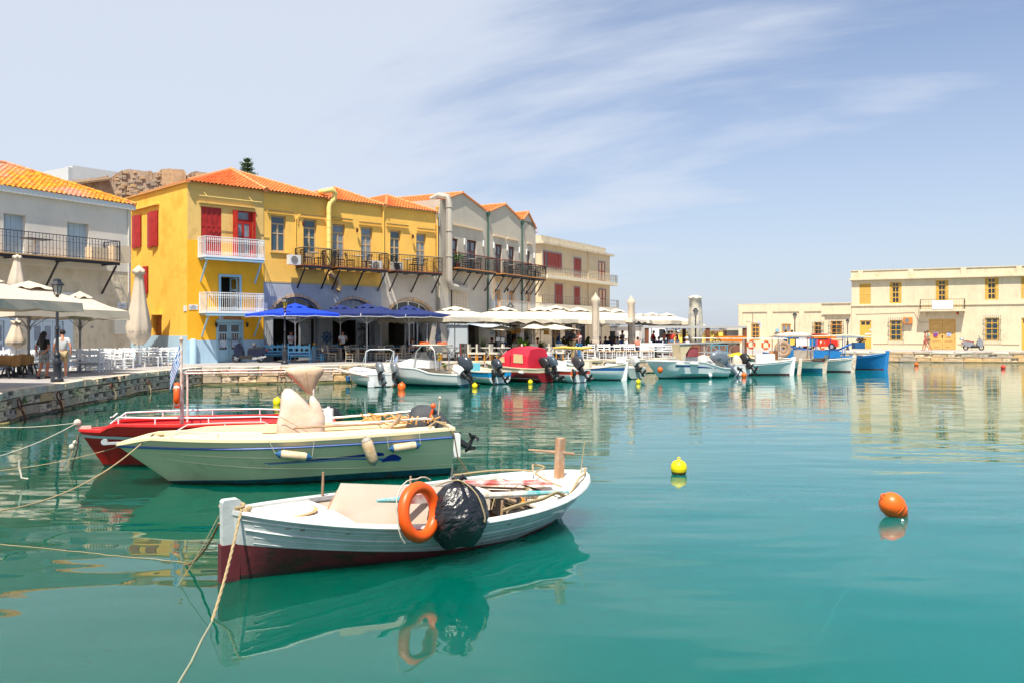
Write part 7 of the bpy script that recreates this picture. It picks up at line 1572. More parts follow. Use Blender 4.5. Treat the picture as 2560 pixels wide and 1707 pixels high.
b = MB(); b.tube([(4.40,.38,z+.30),(4.67,.03,z+.30),(4.80,-.14,z+.30)], [.014,.024,.02], 6); onW('wooden_crossbar', b, M_brw, 'pale wooden pin pushed through the samson post', 'pin')
b = MB(); b.tube([(5.02,-.05,.60),(5.10,-.02,1.05)], .007, 5); onW('thin_cane', b, M_rope, 'thin cane standing at the stern tip of the rowing boat', 'cane')
b = MB(); pts = [(3.0,-.80,.52),(3.35,-.80,.56),(3.7,-.72,.55),(4.0,-.66,.58),(4.2,-.62,.50),(4.45,-.48,.52),(4.7,-.34,.62),(4.95,-.2,.64),(5.13,-.02,.66)]; b.tube(crv(pts), .016, 6); b.tube([(p[0],p[1]-.02,p[2]+.025) for p in crv(pts[:7])], .012, 6); onW('hose', b, M_rope, 'tan hose clipped along the near stern gunwale of the rowing boat', 'hose', True)
b = MB(); b.tube(crv([(3.3,.62,.63),(3.8,.50,.66),(4.2,.35,.66),(4.35,.22,.66),(4.5,.38,.70),(4.65,.30,.66),(4.3,.1,.66),(4.2,-.25,.64),(4.25,-.5,.60)]), .013, 6); onW('coiled_line', b, M_rope, 'tan line looped over the stern deck of the rowing boat', 'rope', True)
rq = random.Random(4); b = MB()
for k in range(14): x = rq.uniform(2.9,4.0); y = rq.uniform(-.78,.1); b.tube([(x+rq.uniform(-.12,.12), y+rq.uniform(-.1,.1), .50+rq.uniform(-.05,.12)) for _ in range(4)], .006, 4)
onW('loose_twine', b, M_rope, 'tangled twine hanging round the engine well of the rowing boat', 'twine')['kind'] = 'stuff'
b = MB(); b.tube([(2.3,-.55,.30),(2.4,-.5,.36),(2.48,-.52,.42),(2.52,-.45,.36)], [.04,.06,.04,.02], 6); onW('blue_rag', b, mat('blue_cloth', (.02,.25,.62), .6), 'bright blue rag seen through the orange lifebuoy', 'rag', True)
# lifebuoy and bin bag on the near gunwale
bc = wp(wt, (1.74,-1.02,0)); lifebuoy('plain orange lifebuoy leaning on the near gunwale of the rowing boat beside the black bag', (bc.x-.02, bc.y, .655), .262, .066, 57, tilt=-8, bands=False)
bc = wp(wt, (2.25,-.99,0)); bg_ = thing('bin_bag', 'full black bin bag tied at the neck hanging over the rowing boat side', 'bag', (bc.x, bc.y, .58), .4)
b = MB(); K = 46; rows = 26; rb = random.Random(6); vs = []; ph = [rb.uniform(0, 6.28) for _ in range(6)]
for i in range(rows+1):
    q = i/rows; z = -.37+.72*q; w = (sin(pi*min(1, q*.86+.10))**.55)*(1.0-.25*max(0, q-.75)*4*.6) if q < .94 else .30
    if q == 1: w = .10
    for j in range(K):
        a = 2*pi*j/K; f = 1+.05*sin(3*a+ph[0]+q*5)+.045*abs(sin(4.5*a+ph[1]-q*6))+.05*(abs(sin(8*a+ph[2]+q*2))-.5)*(q > .45)+.03*abs(sin(7*a-q*13))*(q < .6)+ rb.uniform(-.02,.02)
        pl_ = (.22*abs(cos(4.5*a+ph[3]+.5*sin(q*7)))*(q-.5) if q > .5 else .05*abs(cos(3*a+q*4))); vs.append((cos(a)*w*.315*(f+pl_), sin(a)*w*.25*(f+pl_), z+.02*sin(3*a+ph[4])*(1-q)))
fs = [(i*K+j, i*K+(j+1) % K, (i+1)*K+(j+1) % K, (i+1)*K+j) for i in range(rows) for j in range(K)]+[tuple(range(K))[::-1]]
b.add(vs, fs); part('bag', b, M_trash, bg_)
b = MB(); b.ball((0,0,.34), (.05,.05,.05), 8, 5); b.tube([(0,0,.34),(.05,-.03,.40),(.09,-.05,.37)], [.03,.035,.01], 6); b.tube([(0,0,.34),(-.05,.02,.39),(-.10,.03,.38)], [.03,.03,.01], 6); part('knot', b, M_trash, bg_, smooth=True)
b = MB(); b.tube(crv([(-.25,.05,.30),(-.1,-.02,.36),(.03,-.08,.35),(.15,-.20,.22),(.22,-.25,.0),(.22,-.25,-.08)]), .009, 5); b.tube([(.02,-.06,.34),(.12,-.13,.24),(.20,-.17,.05)], .009, 5); part('tie_cord', b, M_rope, bg_, smooth=True)
# its mooring ropes
sp = wp(wt, (.14,-.05,.76)); b = MB()
for k in range(4): torus(b, None, .06+.006*k, .018, Matrix.Translation(wp(wt, (.06,-.0,.70+.028*k))) @ Matrix.Rotation(.12*k-.2, 4, 'X') @ Matrix.Scale(1.5, 4, (1,0,0)), 14, 6)
single('rope_knot', b, M_rope, 'thick tan rope knot round the stem head of the rowing boat', 'rope', smooth=True)
def twist(pts, r, label, m=None):
    """laid rope: three strands wound round the path"""
    P_ = [Vector(p) for p in pts]; D = []; 
    for i in range(len(P_)-1):
        n = max(2, int((P_[i+1]-P_[i]).length/(r*1.6)))
        D += [P_[i].lerp(P_[i+1], k/n) for k in range(n)]
    D.append(P_[-1]); b = MB()
    for s_ in range(3):
        q = []
        for i, p in enumerate(D):
            d = (D[min(i+1,len(D)-1)]-D[max(i-1,0)]).normalized(); x = d.orthogonal().normalized(); y = d.cross(x); a = i*.62+s_*2*pi/3; q.append(p+x*cos(a)*r*.5+y*sin(a)*r*.5)
        b.tube(q, r*.56, 5)
    return single('mooring_rope', b, m or M_rope, label, 'rope', 'mooring ropes', smooth=True)
e0 = G(531, 1548, 0); e1 = G(446, 1707, -.35); pa = catenary(sp+Vector((.02,-.07,0)), (e0[0], e0[1], 0), .06, 8); e1 = G(446, 1707, 0); e4 = G(425, 1760, 0); rope('wet end of the thick mooring rope just under the surface', wobble([Vector((e0[0], e0[1], -.004)), Vector((*G(505, 1600, 0), .004)), Vector((*G(478, 1655, 0), .005)), Vector((e1[0], e1[1], .004)), Vector((*e4, -.02))], .004, 2), .013, mat('rope_submerged_tint', (.30,.30,.20), .9)); twist(pa+[Vector((*G(528, 1554, 0), -.05))], .015, 'thick tan mooring rope running down from the rowing boat stem into the water')  # wet end lies on the surface; dimming by water put into its colour
s2 = wp(wt, (-.08,0,.62)); e2 = G(462, 1411, 0); e3 = G(446, 1461, 0)
twist(catenary(s2, (e2[0], e2[1], 0), .10, 6), .014, 'dark wet rope slanting left from the rowing boat stem', mat('rope_wet', (.22,.16,.07), .8)); rope('thin line slanting left from the rowing boat stem to the water', catenary(s2+Vector((0,0,.08)), (e3[0], e3[1], 0), .03, 6), .006)
a_, c_ = G(0, 1370, -.05), G(462, 1411, -.02); rope('yellowish line floating towards the left picture edge', wobble([Vector((*a_, .004)).lerp(Vector((*c_, .004)), i/20) for i in range(21)], .012, 3), .006)
# ------------------------------------------------ cream motorboat
ct, LC2 = boat('cream_motorboat', 'cream motorboat with blue swoosh and plastic wrapped console, second from the viewer', (-6.68,14.15), (-6.68+5.65*.966, 14.15+5.65*.259))
zsC = lambda t_: .70+.13*min(1, t_/.10)-.06*sin(pi*min(1,max(0,(t_-.1)/.9)))*.6+.05*max(0,t_-.5)*2
rubC = lambda t_: .665-.03*sin(pi*t_)+.06*t_
hC = hull(ct, LC2, 2.0, zsC, .25, 'transom', [(.035, M_slime), (lambda t_: .05+.10*min(1,t_*1.4), M_wl), (rubC, M_gel), (None, M_gel2)], rake=1.22, tm=.5, tr=.80, e=(1.0,.42), wall=.09, floor=.22, deck=.10, mi=M_gel2, capm=M_gel2, deckm=M_gel2, capw=.15, pw=2.0, q=.85, n=26, hard=False)
for sd in (-1, 1):
    b = MB(); b.tube([hC.pt(i/24, sd, rubC(i/24)+.006)+Vector((0,sd*.012,0)) for i in range(25)], .02, 6); part('rubbing_strake', b, mat('strake_blue', (.05,.12,.38), .4), ct, smooth=True)
    for k, fz in enumerate((lambda t_: .44+.16*(1-t_)**2, lambda t_: .22+.30*(1-t_)**2.2)):
        b = MB(); b.tube([hC.pt(lerp(.05,1,i/24), sd, min(fz(lerp(.05,1,i/24)), rubC(.5)-.03))+Vector((0,-sd*.001,0)) for i in range(25)], [.004+.008*sin(pi*min(1,i/20)) for i in range(25)], 5); part('chine_line', b, M_gel, ct, smooth=True)
def decal(t, h, s0, s1, zlo, zhi, m, nm='swoosh', n=20, sd=-1, off=.006):
    b = MB(); vs = []
    for i in range(n+1):
        q = i/n; t_ = lerp(s0, s1, q); a, c = h.pt(t_, sd, zlo(q)), h.pt(t_, sd, zhi(q)); o = Vector((0, sd*off, 0)); vs += [a+o, c+o]
    b.add(vs, [(2*i, 2*i+2, 2*i+3, 2*i+1) for i in range(n)]); return part(nm, b, m, t)
M_sw1, M_sw2 = mat('swoosh_blue', (.01,.03,.30), .3), mat('swoosh_light', (.03,.22,.62), .3)
sw0, sw1 = .42, .83; zc = lambda q: .415+.03*q if q < .8 else .439+.03*(.8-q)*4
decal(ct, hC, sw0, sw1-.05, lambda q: .40+.055*q, lambda q: .41+.02*min(1,q*2)+.10*q*q if q < 1 else .5, M_sw1); decal(ct, hC, sw0+.01, sw1, lambda q: .38+.05*q-.16*max(0,q-.6)**1.4*2.2, lambda q: .395+.055*q-.15*max(0,q-.62)**1.2*1.2, M_sw2, off=.007)
decal(ct, hC, sw1-.055, sw1+.005, lambda q: .335+.03*q, lambda q: .37+.10*sin(pi*q*.9), M_sw1, off=.009)
b = MB(); p = hC.pt(.80,-1,.10); torus(b, None, .035, .012, Matrix.Translation(p+Vector((0,-.012,0))) @ Matrix.Rotation(radians(90),4,'X'), 14, 6); part('drain_fitting', b, M_cowlb, ct)
# bow roller, side rails
b = MB(); b.prism([(-.18,.70),(.35,.72),(.35,.745),(-.18,.74)], -.04, .04); b.lathe([(.05,-.035),(.05,.035)], (0,0,0), 10, X=Matrix.Translation((-.17,0,.75)) @ Matrix.Rotation(radians(90),4,'X')); part('bow_roller', b, M_alu, ct)
for sd in (-1, 1):
    b = MB(); P_ = [hC.pt(t_, sd, hC.zs(t_)) for t_ in (.155,.19,.30,.42,.455)]; y = lambda p, dz: Vector((p.x, p.y-sd*.06, p.z+dz)); b.tube([y(P_[0],.0), y(P_[1],.12), y(P_[2],.125), y(P_[3],.12), y(P_[4],0)], .013, 7); b.tube([y(P_[2],0), y(P_[2],.12)], .012, 6); part('side_rail', b, M_alu, ct, smooth=True)
# raised coaming inside
b = MB(); 
for sd in (-1, 1):
    vs = []
    for i in range(15): t_ = lerp(.13,.94,i/14); x = LC2*t_; y = sd*max(0,hC.hb(t_)-.16); hh = .09*min(1,(t_-.13)/.12)*(1 if t_ < .8 else .6); vs += [(x,y,hC.zs(t_)),(x,y-sd*.03,hC.zs(t_)+hh),(x,y-sd*.09,hC.zs(t_)+hh),(x,y-sd*.11,hC.zs(t_)-.06)]
    b.add(vs, [(4*i+j,4*i+4+j,4*i+5+j,4*i+1+j) for i in range(14) for j in range(3)])
part('coaming', b, M_gel2, ct, smooth=True)
for x, w in ((1.3,.5),(3.9,.5)): b = MB(); hb_ = hC.hb(x/LC2)-.42; b.box(x, x+w, -hb_, hb_, .5, .56); part('bench_seat', b, M_gel2, ct)
# plastic wrapped console
cc = tp(ct, 752, 1093, .75); cw = wp(ct, (cc.x, .12, .55)); M_plas = mat('milky_plastic', (.60,.42,.30), .35, spec=.5, col2=(.68,.56,.48), vs=2.2, bump=.9, bs=6)
co = thing('wrapped_console', 'helm console wrapped in milky plastic sheet standing in the cream motorboat', 'console', (cw.x, cw.y, .52), ct.rotation_euler.z)
def blob(prof, K=26, seed=1, amp=.03, lean=0): 
    r_ = random.Random(seed); ph = [r_.uniform(0,6.28) for _ in range(5)]; vs = []
    for (z, wx, wy, ox) in prof:
        for j in range(K): a = 2*pi*j/K; ca, sa = cos(a), sin(a); sq = (abs(ca)**4+abs(sa)**4)**-.25; f = 1+amp*(sin(6*a+ph[0]+z*7)+.6*sin(13*a+ph[1]-z*12)); vs.append((ox+ca*wx*sq*f, sa*wy*sq*f, z))
    b = MB(); n = len(prof); b.add(vs, [(i*K+j, i*K+(j+1) % K, (i+1)*K+(j+1) % K, (i+1)*K+j) for i in range(n-1) for j in range(K)]+[tuple((n-1)*K+j for j in range(K))]); return b
b = blob([(-.1,.40,.30,.0),(.25,.41,.30,.0),(.46,.40,.27,.0),(.58,.36,.24,-.01),(.65,.29,.21,-.06),(.72,.26,.2,-.08),(.86,.20,.16,-.14),(.98,.13,.10,-.19),(1.06,.05,.05,-.22)], seed=3); part('plastic_sheet', b, M_plas, co, smooth=2)
b = blob([(.30,.10,.14,.33),(.55,.12,.15,.31),(.8,.09,.12,.24),(.92,.03,.05,.20)], 16, 5); part('plastic_sheet', b, M_plas, co, smooth=2)
b = MB(); b.tube([(-.36,-.3,.60),(-.1,-.34,.45),(.15,-.36,.3),(.42,-.3,.08)], .006, 4); part('tie_line', b, M_brw, co)
# engine under dark canvas, leg and propeller behind the transom
em = tp(ct, 1062, 1075, .9); ew = wp(ct, (LC2-.30, .05, .74)); b = blob([(0,.42,.26,0),(.15,.40,.25,-.02),(.32,.31,.21,-.08),(.44,.20,.15,-.12),(.5,.08,.07,-.14)], 22, 9, .02); eo = thing('motor_cover', 'dark grey canvas hood over the outboard of the cream motorboat', 'motor cover', ew, ct.rotation_euler.z); part('hood', b, mat('grey_canvas_hood', (.06,.065,.075), .7, var=.3), eo, smooth=True)
b = MB(); b.tube([(.1,-.15,-.1),(.15,-.2,.62)], .012, 5); b.ball((.152,-.2,.64), .03, 6, 4); part('stern_light_pole', b, M_ropew, eo); b = MB(); b.tube([(-.02,-.2,.30),(.02,-.22,.44)], [.03,.02], 6); b.ball((.03,-.22,.50), .05, 8, 5); part('orange_lamp', b, M_org2, eo)
b = MB(); b.box(LC2+.0, LC2+.25, -.09, .09, .28, .70); part('motor_bracket', b, M_hw, ct)
ob = outboard(ct, LC2-.06, 0, .58, 62, .78); 
for ch in list(ob.children):
    if ch.name.startswith('cowl'): bpy.data.objects.remove(ch)
b = MB(); b.tube([(3.6,-.62,.98),(5.2,-.52,1.06)], .016, 6); b.tube([(3.55,-.55,1.0),(5.3,-.45,1.03)], .016, 6); b.tube([(3.3,.50,.99),(5.0,.48,1.08)], .016, 6); b.tube([(3.4,.58,.97),(5.1,.42,1.1)], .014, 6); part('stowed_poles', b, M_alu, ct, smooth=True)
b = MB(); b.tube([(2.9,-.72,.97),(4.4,-.68,1.0)], .022, 6); b.tube([(4.42,-.75,.80),(4.72,-.6,1.12)], .028, 7); part('boat_hook', b, M_brw, ct)
rq = random.Random(9); b = MB()
for k in range(26): x = rq.uniform(4.1,5.4); y = rq.uniform(-.5,.5); b.tube([(x+rq.uniform(-.15,.15), y+rq.uniform(-.15,.15), 1.0+rq.uniform(-.05,.09)) for _ in range(5)], .014, 5)
o = single('orange_rope_heap', b, mat('rope_orange', (.70,.36,.12), .85), 'heap of orange rope on the stern of the cream motorboat', 'rope'); o.location = ct.location; o.rotation_euler = ct.rotation_euler; o['kind'] = 'stuff'
def cf(u0, v0, u1, v1, lb, r, **k):
    y = -1.10; z0, z1 = ZV(v0, 14.05), ZV(v1, 14.05)
    def L2(u, v):
        # point in the vertical plane y=-1.08 of the boat
        kx = (u-CX)/FP; a = ct.rotation_euler.z; yy = k.get('yy', -1.08); x = (kx*(ct.location.y+yy*cos(a))-ct.location.x+yy*sin(a))/(cos(a)-kx*sin(a)); w_ = wp(ct, (x, yy, 0)); return Vector((w_.x, w_.y, ZV(v, w_.y)))
    a_, b2 = L2(u0, v0), L2(u1, v1); f = fender(lb, a_, b2, r); return a_, b2, L2
a_, b2, L2 = cf(688,1133,780,1143,'cream fender with blue ends, left one on the cream motorboat',.075)
g1 = L2(672,1100); rope('thin line holding the left end of the left cream fender', [g1, a_], .006, M_ropew); rope('thin line holding the right end of the left cream fender', [L2(786,1098), b2], .006, M_ropew)
a_, b2, L2 = cf(972,1122,1052,1111,'cream fender with blue ends near the stern of the cream motorboat',.075, yy=-.95)
rope('thin line holding the left end of the stern cream fender', [L2(967,1088), a_], .006, M_ropew); rope('thin line holding the right end of the stern cream fender', [L2(1048,1083), b2], .006, M_ropew)
a_, b2, L2 = cf(912,1090,937,1163,'weathered brown fender hanging upright amidships on the cream motorboat',.095); fo = [o for o in bpy.data.objects if o.name.startswith('boat_fender')][-1]
for ch in fo.children:
    if ch.name.startswith('fender_body'): ch.data.materials[0] = mat('fender_weathered', (.50,.33,.17), .8, col2=(.66,.56,.42), vs=7, bump=.4)
    else: ch.data.materials[0] = mat('fender_grey_end', (.33,.31,.27), .6)
bw = wp(ct, (.55,-.1,.84)); e = G(0, 1270, .35); rope('tan mooring rope from the cream motorboat bow to the left picture edge', catenary(bw, (e[0], e[1], .32), .22, 14), .014)
e = G(0, 1168, .35); rope('second mooring rope of the cream motorboat, knotted midway', catenary(wp(ct, (.05,0,.66)), (e[0], e[1], .30), .05, 12), .010)
b = MB(); b.tube([wp(ct,(-1.6,.55,.42)), wp(ct,(-1.6,.55,.30)), wp(ct,(-1.55,.5,.12)), wp(ct,(-1.45,.5,.10))], .016, 6)
single('rope_end', b, M_ropew, 'loose rope end dangling from the knotted mooring rope', 'rope')
b = MB(); b.tube([wp(ct,(LC2-.12,-.80,.92)), wp(ct,(LC2-.02,-.83,.8)), wp(ct,(LC2+.08,-.7,.35)), wp(ct,(LC2+.35,-.6,-.02))], .012, 5); single('stern_line', b, mat('rope_brown', (.30,.18,.08), .9), 'brown stern line hanging into the water from the cream motorboat', 'rope')
b = MB(); b.tube([wp(ct,(LC2-.45,-.72,.93)), wp(ct,(LC2-.3,-.6,1.0)), wp(ct,(LC2-.15,-.75,.95)), wp(ct,(LC2-.1,-.5,.96)), wp(ct,(LC2-.3,-.35,.98))], .016, 5); single('coiled_line', b, M_rope, 'tan line coiled on the stern corner of the cream motorboat', 'rope', smooth=True)
# ------------------------------------------------ red boat
rt2, LR = boat('red_motorboat', 'red motorboat with white tube rails and canopy frame, half hidden behind the cream one', (-8.28,16.05), (-8.28+4.75*.955, 16.05+4.75*.297))
zsR = lambda t_: .72+.13*min(1,max(0,(t_-.10)/.03))-.05*t_
hR = hull(rt2, LR, 1.85, zsR, .25, 'transom', [(.05, M_slime), (lambda t_: .50+.08*(1-t_)**2, M_rdh), (lambda t_: .55+.085*(1-t_)**2, mat('red_boat_stripe', (.55,.60,.60), .4)), (lambda t_: .64, M_rdh), (None, M_rdd)], rake=.60, tm=.5, tr=.8, wall=.08, floor=.2, deck=.10, mi=M_rdd, capm=M_rdd, deckm=M_rdd, capw=.13, pw=1.9, q=.85, n=24)
b = MB(); b.box(-.05,.22,-.02,.02,.74,.80); b.ball((-.02,0,.86), .07, 8, 6); part('bow_fitting', b, M_ropew, rt2)
for sd in (-1, 1):
    b = MB(); P_ = [hR.pt(t_, sd, hR.zs(t_)) for t_ in (.13,.16,.3,.5,.7,.86)]; y = lambda p, dz: Vector((p.x, p.y-sd*.05, p.z+dz)); b.tube([y(P_[0],.02)]+[y(p,.14) for p in P_[1:5]]+[y(P_[5],.10), y(P_[5],0)], .016, 7)
    for p in P_[1:5:1]: b.tube([y(p,0), y(p,.14)], .012, 6)
    if sd == -1: b.tube([y(P_[0],.14), (P_[0].x-.02,0,.95)], .014, 6)
    else: b.tube([y(P_[0],.14), (P_[0].x-.02,0,.95)], .014, 6)
    part('tube_rail', b, M_white, rt2, smooth=True)
zr = 1.80; x0 = tp(rt2, 455, 934, zr).x; x1 = tp(rt2, 880, 930, zr).x
M_tubew = mat('white_tube', (.74,.70,.66), .4, col2=(.50,.30,.2), vs=9)
b = MB()
for y_ in (-.62,.62):
    b.tube([(x0,y_,.75),(x0,y_,zr)], .022, 7); b.tube([(x0,y_,zr),(x1-.15,y_*.95,zr)], .018, 7)
    b.tube([(x1-.15,y_*.95,zr),(x1+.4,y_*.8,zr-.12)], .018, 7)
b.tube([(x0,-.62,zr),(x0,.62,zr)], .018, 7); b.tube([(x1-.7,-.6,zr),(x1-.7,-.62,.8)], .02, 7); b.tube([(x1-.7,-.6,zr),(x1-.7,.6,zr)], .018, 7); part('canopy_frame', b, M_tubew, rt2, smooth=True)
b = MB(); b.tube([(x0-.02,-.70,.75),(x0-.02,-.70,2.42)], .024, 7); b.ball((x0-.02,-.7,2.44), (.04,.04,.05), 8, 5); part('flag_staff', b, M_tubew, rt2, smooth=True)
outboard(rt2, LR+.02, .1, .52, 25, .75, M_cowlb)
def greek_flag(label, p0, w, h, ax, seed=1, hang=.75, parent=None):
    """striped flag; ax = horizontal unit vector of the fly"""
    t = thing('greek_flag', label, 'flag', p0); ax = Vector(ax); nx, nz_ = 12, 9; r_ = random.Random(seed)
    b = MB(); vs = []; sd_ = Vector((-ax.y, ax.x, 0))
    for i in range(nx+1):
        for j in range(nz_+1):
            q = i/nx; d = ax*(w*q*max(.33,1-hang*.7)); z = -h*j/nz_-q*w*hang; vs.append(d+sd_*(.05*sin(q*9+j*.25)*(.3+q))+Vector((0,0,z)))
    b.add(vs, []); fs = []
    for i in range(nx):
        for j in range(nz_):
            cross = i < 5 and j < 5; white = (j % 2 == 1) if not cross else (i == 2 or j == 2)
            b.f.append((i*(nz_+1)+j, i*(nz_+1)+j+1, (i+1)*(nz_+1)+j+1, (i+1)*(nz_+1)+j)); b.m.append(1 if white else 0)
    part('cloth', b, [mat('flag_blue', (.01,.16,.50), .7), mat('flag_white', (.80,.80,.82), .7)], t, smooth=2); return t
fp = wp(rt2, (x0-.04,-.70,2.36)); greek_flag('blue and white striped flag hanging from the red motorboat staff', fp, .60, .36, (-.75,-.3,0), 2, .9)
lb_ = wp(rt2, (x0-.06,-.80,1.42)); lifebuoy('orange lifebuoy hung edge on from the red motorboat flag staff', (lb_.x-.03, lb_.y, 1.40), .19, .055, 109, bands=True, rope=False)
cb = wp(rt2, (tp(rt2, 765, 930, zr).x, -.55, zr-.02)); cbo = thing('canvas_bundle', 'crumpled beige canvas bundle tied under the white canopy frame', 'canvas', cb, rt2.rotation_euler.z)
b = blob([(-.42,.04,.03,.10),(-.34,.10,.07,.08),(-.2,.20,.12,.03),(-.05,.30,.16,0),(.04,.36,.17,-.02),(.10,.30,.14,0),(.13,.1,.06,.02)], 26, 12, .07); part('canvas', b, mat('peach_canvas', (.70,.52,.38), .85, col2=(.55,.38,.26), vs=3, bump=.6, bs=6), cbo, smooth=2)
b = MB(); b.tube([(.0,-.2,.02),(.02,-.22,-.2),(.1,-.18,-.4),(.14,-.2,-.15),(.16,-.2,.0)], .008, 4); b.tube([(-.06,-.2,.0),(-.02,-.24,-.3),(.03,-.2,-.42)], .006, 4); part('cord', b, M_rope, cbo)
bw = wp(rt2, (-.02,0,.86)); e = G(0, 1087, .6); rope('upper mooring rope of the red motorboat reaching the left edge', catenary(bw, (e[0], e[1], .75), .03, 10), .010, M_ropew); e = G(0, 1124, .6); rope('lower mooring rope of the red motorboat reaching the left edge', catenary(bw, (e[0], e[1], .5), .05, 10), .010, M_ropew)
q = wp(rt2, (.0,-.02,.62)); e = G(165,1170,0); e_ = G(180,1166,0); rope('mooring line with knots dropping from the red bow into the water', [q, q+Vector((-.05,0,-.15)), Vector((e[0],e[1],0))], .014, M_rope); rope('short dark chain below the red bow', [q, q+Vector((-.02,0,-.25)), Vector((e_[0],e_[1],0))], .016, mat('chain_rust', (.10,.05,.04), .8)); b = MB(); b.ball(q+Vector((-.12,0,-.22)), .06, 7, 5); b.ball(q+Vector((-.06,0,-.14)), .05, 7, 5); single('rope_knot', b, M_ropew, 'knotted rope lump under the red bow', 'rope')
b = MB(); jx, jy = G(868, 1036, .9); b.box(-.08,.08,-.06,.06,0,.28); b.lathe([(.025,.28),(.025,.32)], n=6); single('white_canister', b, mat('canister_white', (.86,.86,.86), .4), 'white plastic canister standing above the cream motorboat gunwale', 'canister', loc=wp(ct, (3.55,.85,.86)))
# ------------------------------------------------ boats moored along the far quay
def W2(u, v, z=0): return G(u, v, z)
def mid(name, label, stern, dirb, L, B, zs, bands, kind='transom', roll=0, **k):
    d = Vector(dirb).normalized(); bow = (stern[0]+d.x*L, stern[1]+d.y*L); t, L_ = boat(name, label, bow, stern, roll); k.setdefault('rake', .5); k.setdefault('hard', True); k.setdefault('n', 16); k.setdefault('deck', .22); k.setdefault('wall', .06); k.setdefault('floor', .2); k.setdefault('capw', .09)
    return t, hull(t, L_, B, zs, .2, kind, bands, **k), L_
def tubes(t, lst, r, m, nm, smooth=True):
    b = MB()
    for P_ in lst: b.tube(P_, r, 6)
    return part(nm, b, m, t, smooth=smooth)
WH = [(.03, M_slime), (None, M_hw)]
# 1 small white boat, two outboards
s = W2(957, 967); t1, h1, L1 = mid('small_white_boat', 'small white motorboat with two wrapped outboards, leftmost along the quay', s, (-.50,.86), 3.7, 1.75, (.80,.62,.60), [(.03, M_slime), (.05, M_hwb), (None, M_hw)], mi=M_hw, capm=M_hw, deckm=M_hw, deck=.35)
outboard(t1, L1+.02, -.15, .55, 25, .9, mat('wrapped_cowl', (.20,.22,.24), .2, spec=.7, var=.4, vs=8)); outboard(t1, L1+.02, .55, .55, 15, .85, mat('wrapped_cowl', (.20,.22,.24), .2))
tubes(t1, [[(L1-.5,-.7,.6),(L1-.35,-.7,1.65),(L1-.4,-.5,1.75),(L1-.4,.5,1.75),(L1-.35,.7,1.65),(L1-.5,.7,.6)], [(L1-1.2,-.7,.62),(L1-.4,-.68,1.6)], [(L1-1.2,.7,.62),(L1-.4,.68,1.6)]], .022, M_white, 'hoop_frame'); tubes(t1, [[(1.2,-.6,.7),(1.25,-.55,.95),(1.7,-.6,.95),(1.75,-.65,.7)]], .018, M_alu, 'grab_rail')
b = MB(); b.box(L1+.02,L1+.10,-.75,-.45,.02,.30); part('white_fender_pad', b, M_white, t1)
greek_flag('small blue and white flag on the leftmost quay boat', wp(t1, (L1-.1,.8,1.55)), .5, .3, (-.6,-.2,0), 4, .6); b = MB(); b.tube([(L1-.1,.8,.6),(L1-.1,.8,1.6)], .012, 5); part('flag_staff', b, M_brw, t1)
p = wp(t1, (1.0,-.75,.45)); fender('navy round fender at the leftmost quay boat bow', p, p+Vector((0,0,-.35)), .11, M_fblue, M_fblue, 'fenders of the quay boats')
# 2 white cabin boat
s = W2(1160, 966); t2, h2, L2_ = mid('cabin_boat', 'white cabin motorboat with windshield, T shaped hoop and teal waterline', s, (-.93,.38), 4.5, 1.9, lambda t_: .98-.22*t_-.18*max(0,min(1,(t_-.55)/.15)), [(.02, M_slime), (.12, M_hwb), (None, M_hw)], mi=M_wdk, capm=M_hw, deckm=M_hw, deck=.40, rake=.9)
outboard(t2, L2_+.02, .1, .62, 18, 1.15, M_cowl); outboard(t2, L2_+.03, -.35, .55, 50, .75, M_hw)
b = MB(); b.prism([(1.1,.93),(3.0,.86),(3.0,1.22),(1.9,1.30),(1.35,1.12)], -.62, .62); part('cabin', b, M_hw, t2); b = MB(); b.prism([(1.95,1.30),(2.9,1.24),(2.75,1.62),(2.15,1.62)], -.55, .55); part('windshield', b, mat('tinted_shield', (.20,.20,.20), .1, alpha=.45), t2)
b = MB(); b.box(1.55,1.75,.62,.635,1.02,1.12); part('cabin_window', b, M_glassd, t2); b = MB(); b.box(2.3,2.9,.62,.632,.95,1.2); part('side_panel', b, M_ac, t2)
tubes(t2, [[(2.2,y,.9),(2.35,y,1.65),(2.6,y*.9,1.92)] for y in (-.7,.7)]+[[(3.4,y,.8),(3.3,y,1.7),(3.05,y*.9,1.92)] for y in (-.7,.7)]+[[(2.3,-.63,1.91),(3.6,-.63,1.91)],[(2.3,.63,1.91),(3.6,.63,1.91)]], .024, M_alu, 'hoop_frame')
b = MB(); b.box(2.1,3.6,-.68,.68,1.93,1.96); part('flat_top', b, mat('cream_flat_top', (.74,.66,.52), .7), t2); tubes(t2, [[h2.pt(.1,sd,.95)+Vector((0,0,.0)),h2.pt(.13,sd,1.2),h2.pt(.3,sd*.95,1.2),h2.pt(.38,sd,.9)] for sd in (-1,1)], .016, M_alu, 'bow_rail')
decal(t2, h2, .15, .42, lambda q: .66-.05*q, lambda q: .72-.05*q, M_hnav, 'stripe', sd=1); decal(t2, h2, .52, .80, lambda q: .40, lambda q: .62-.08*q, M_hnav, 'stripe', sd=1)
for sd_ in (1,): 
    a_ = wp(t2, (1.9, 1.0, .62)); b_ = wp(t2, (2.6, 1.03, .55)); fender('big cream fender lying along the white cabin boat side', a_, b_, .15, mat('fender_pale', (.74,.68,.50), .6), M_fblue, 'fenders of the quay boats')
for u, v, lb in ((1104, 881, 'orange lifebuoy on the white cabin boat roof, left'), (1154, 880, 'orange lifebuoy on the white cabin boat roof, right')): 
    p = wp(t2, (2.35 if 'left' in lb else 3.3, .1, 2.02)); l = lifebuoy(lb, p, .2, .05, 0, bands=False, rope=False, group='lifebuoys of the quay boats'); l.rotation_euler = (0,0,0)
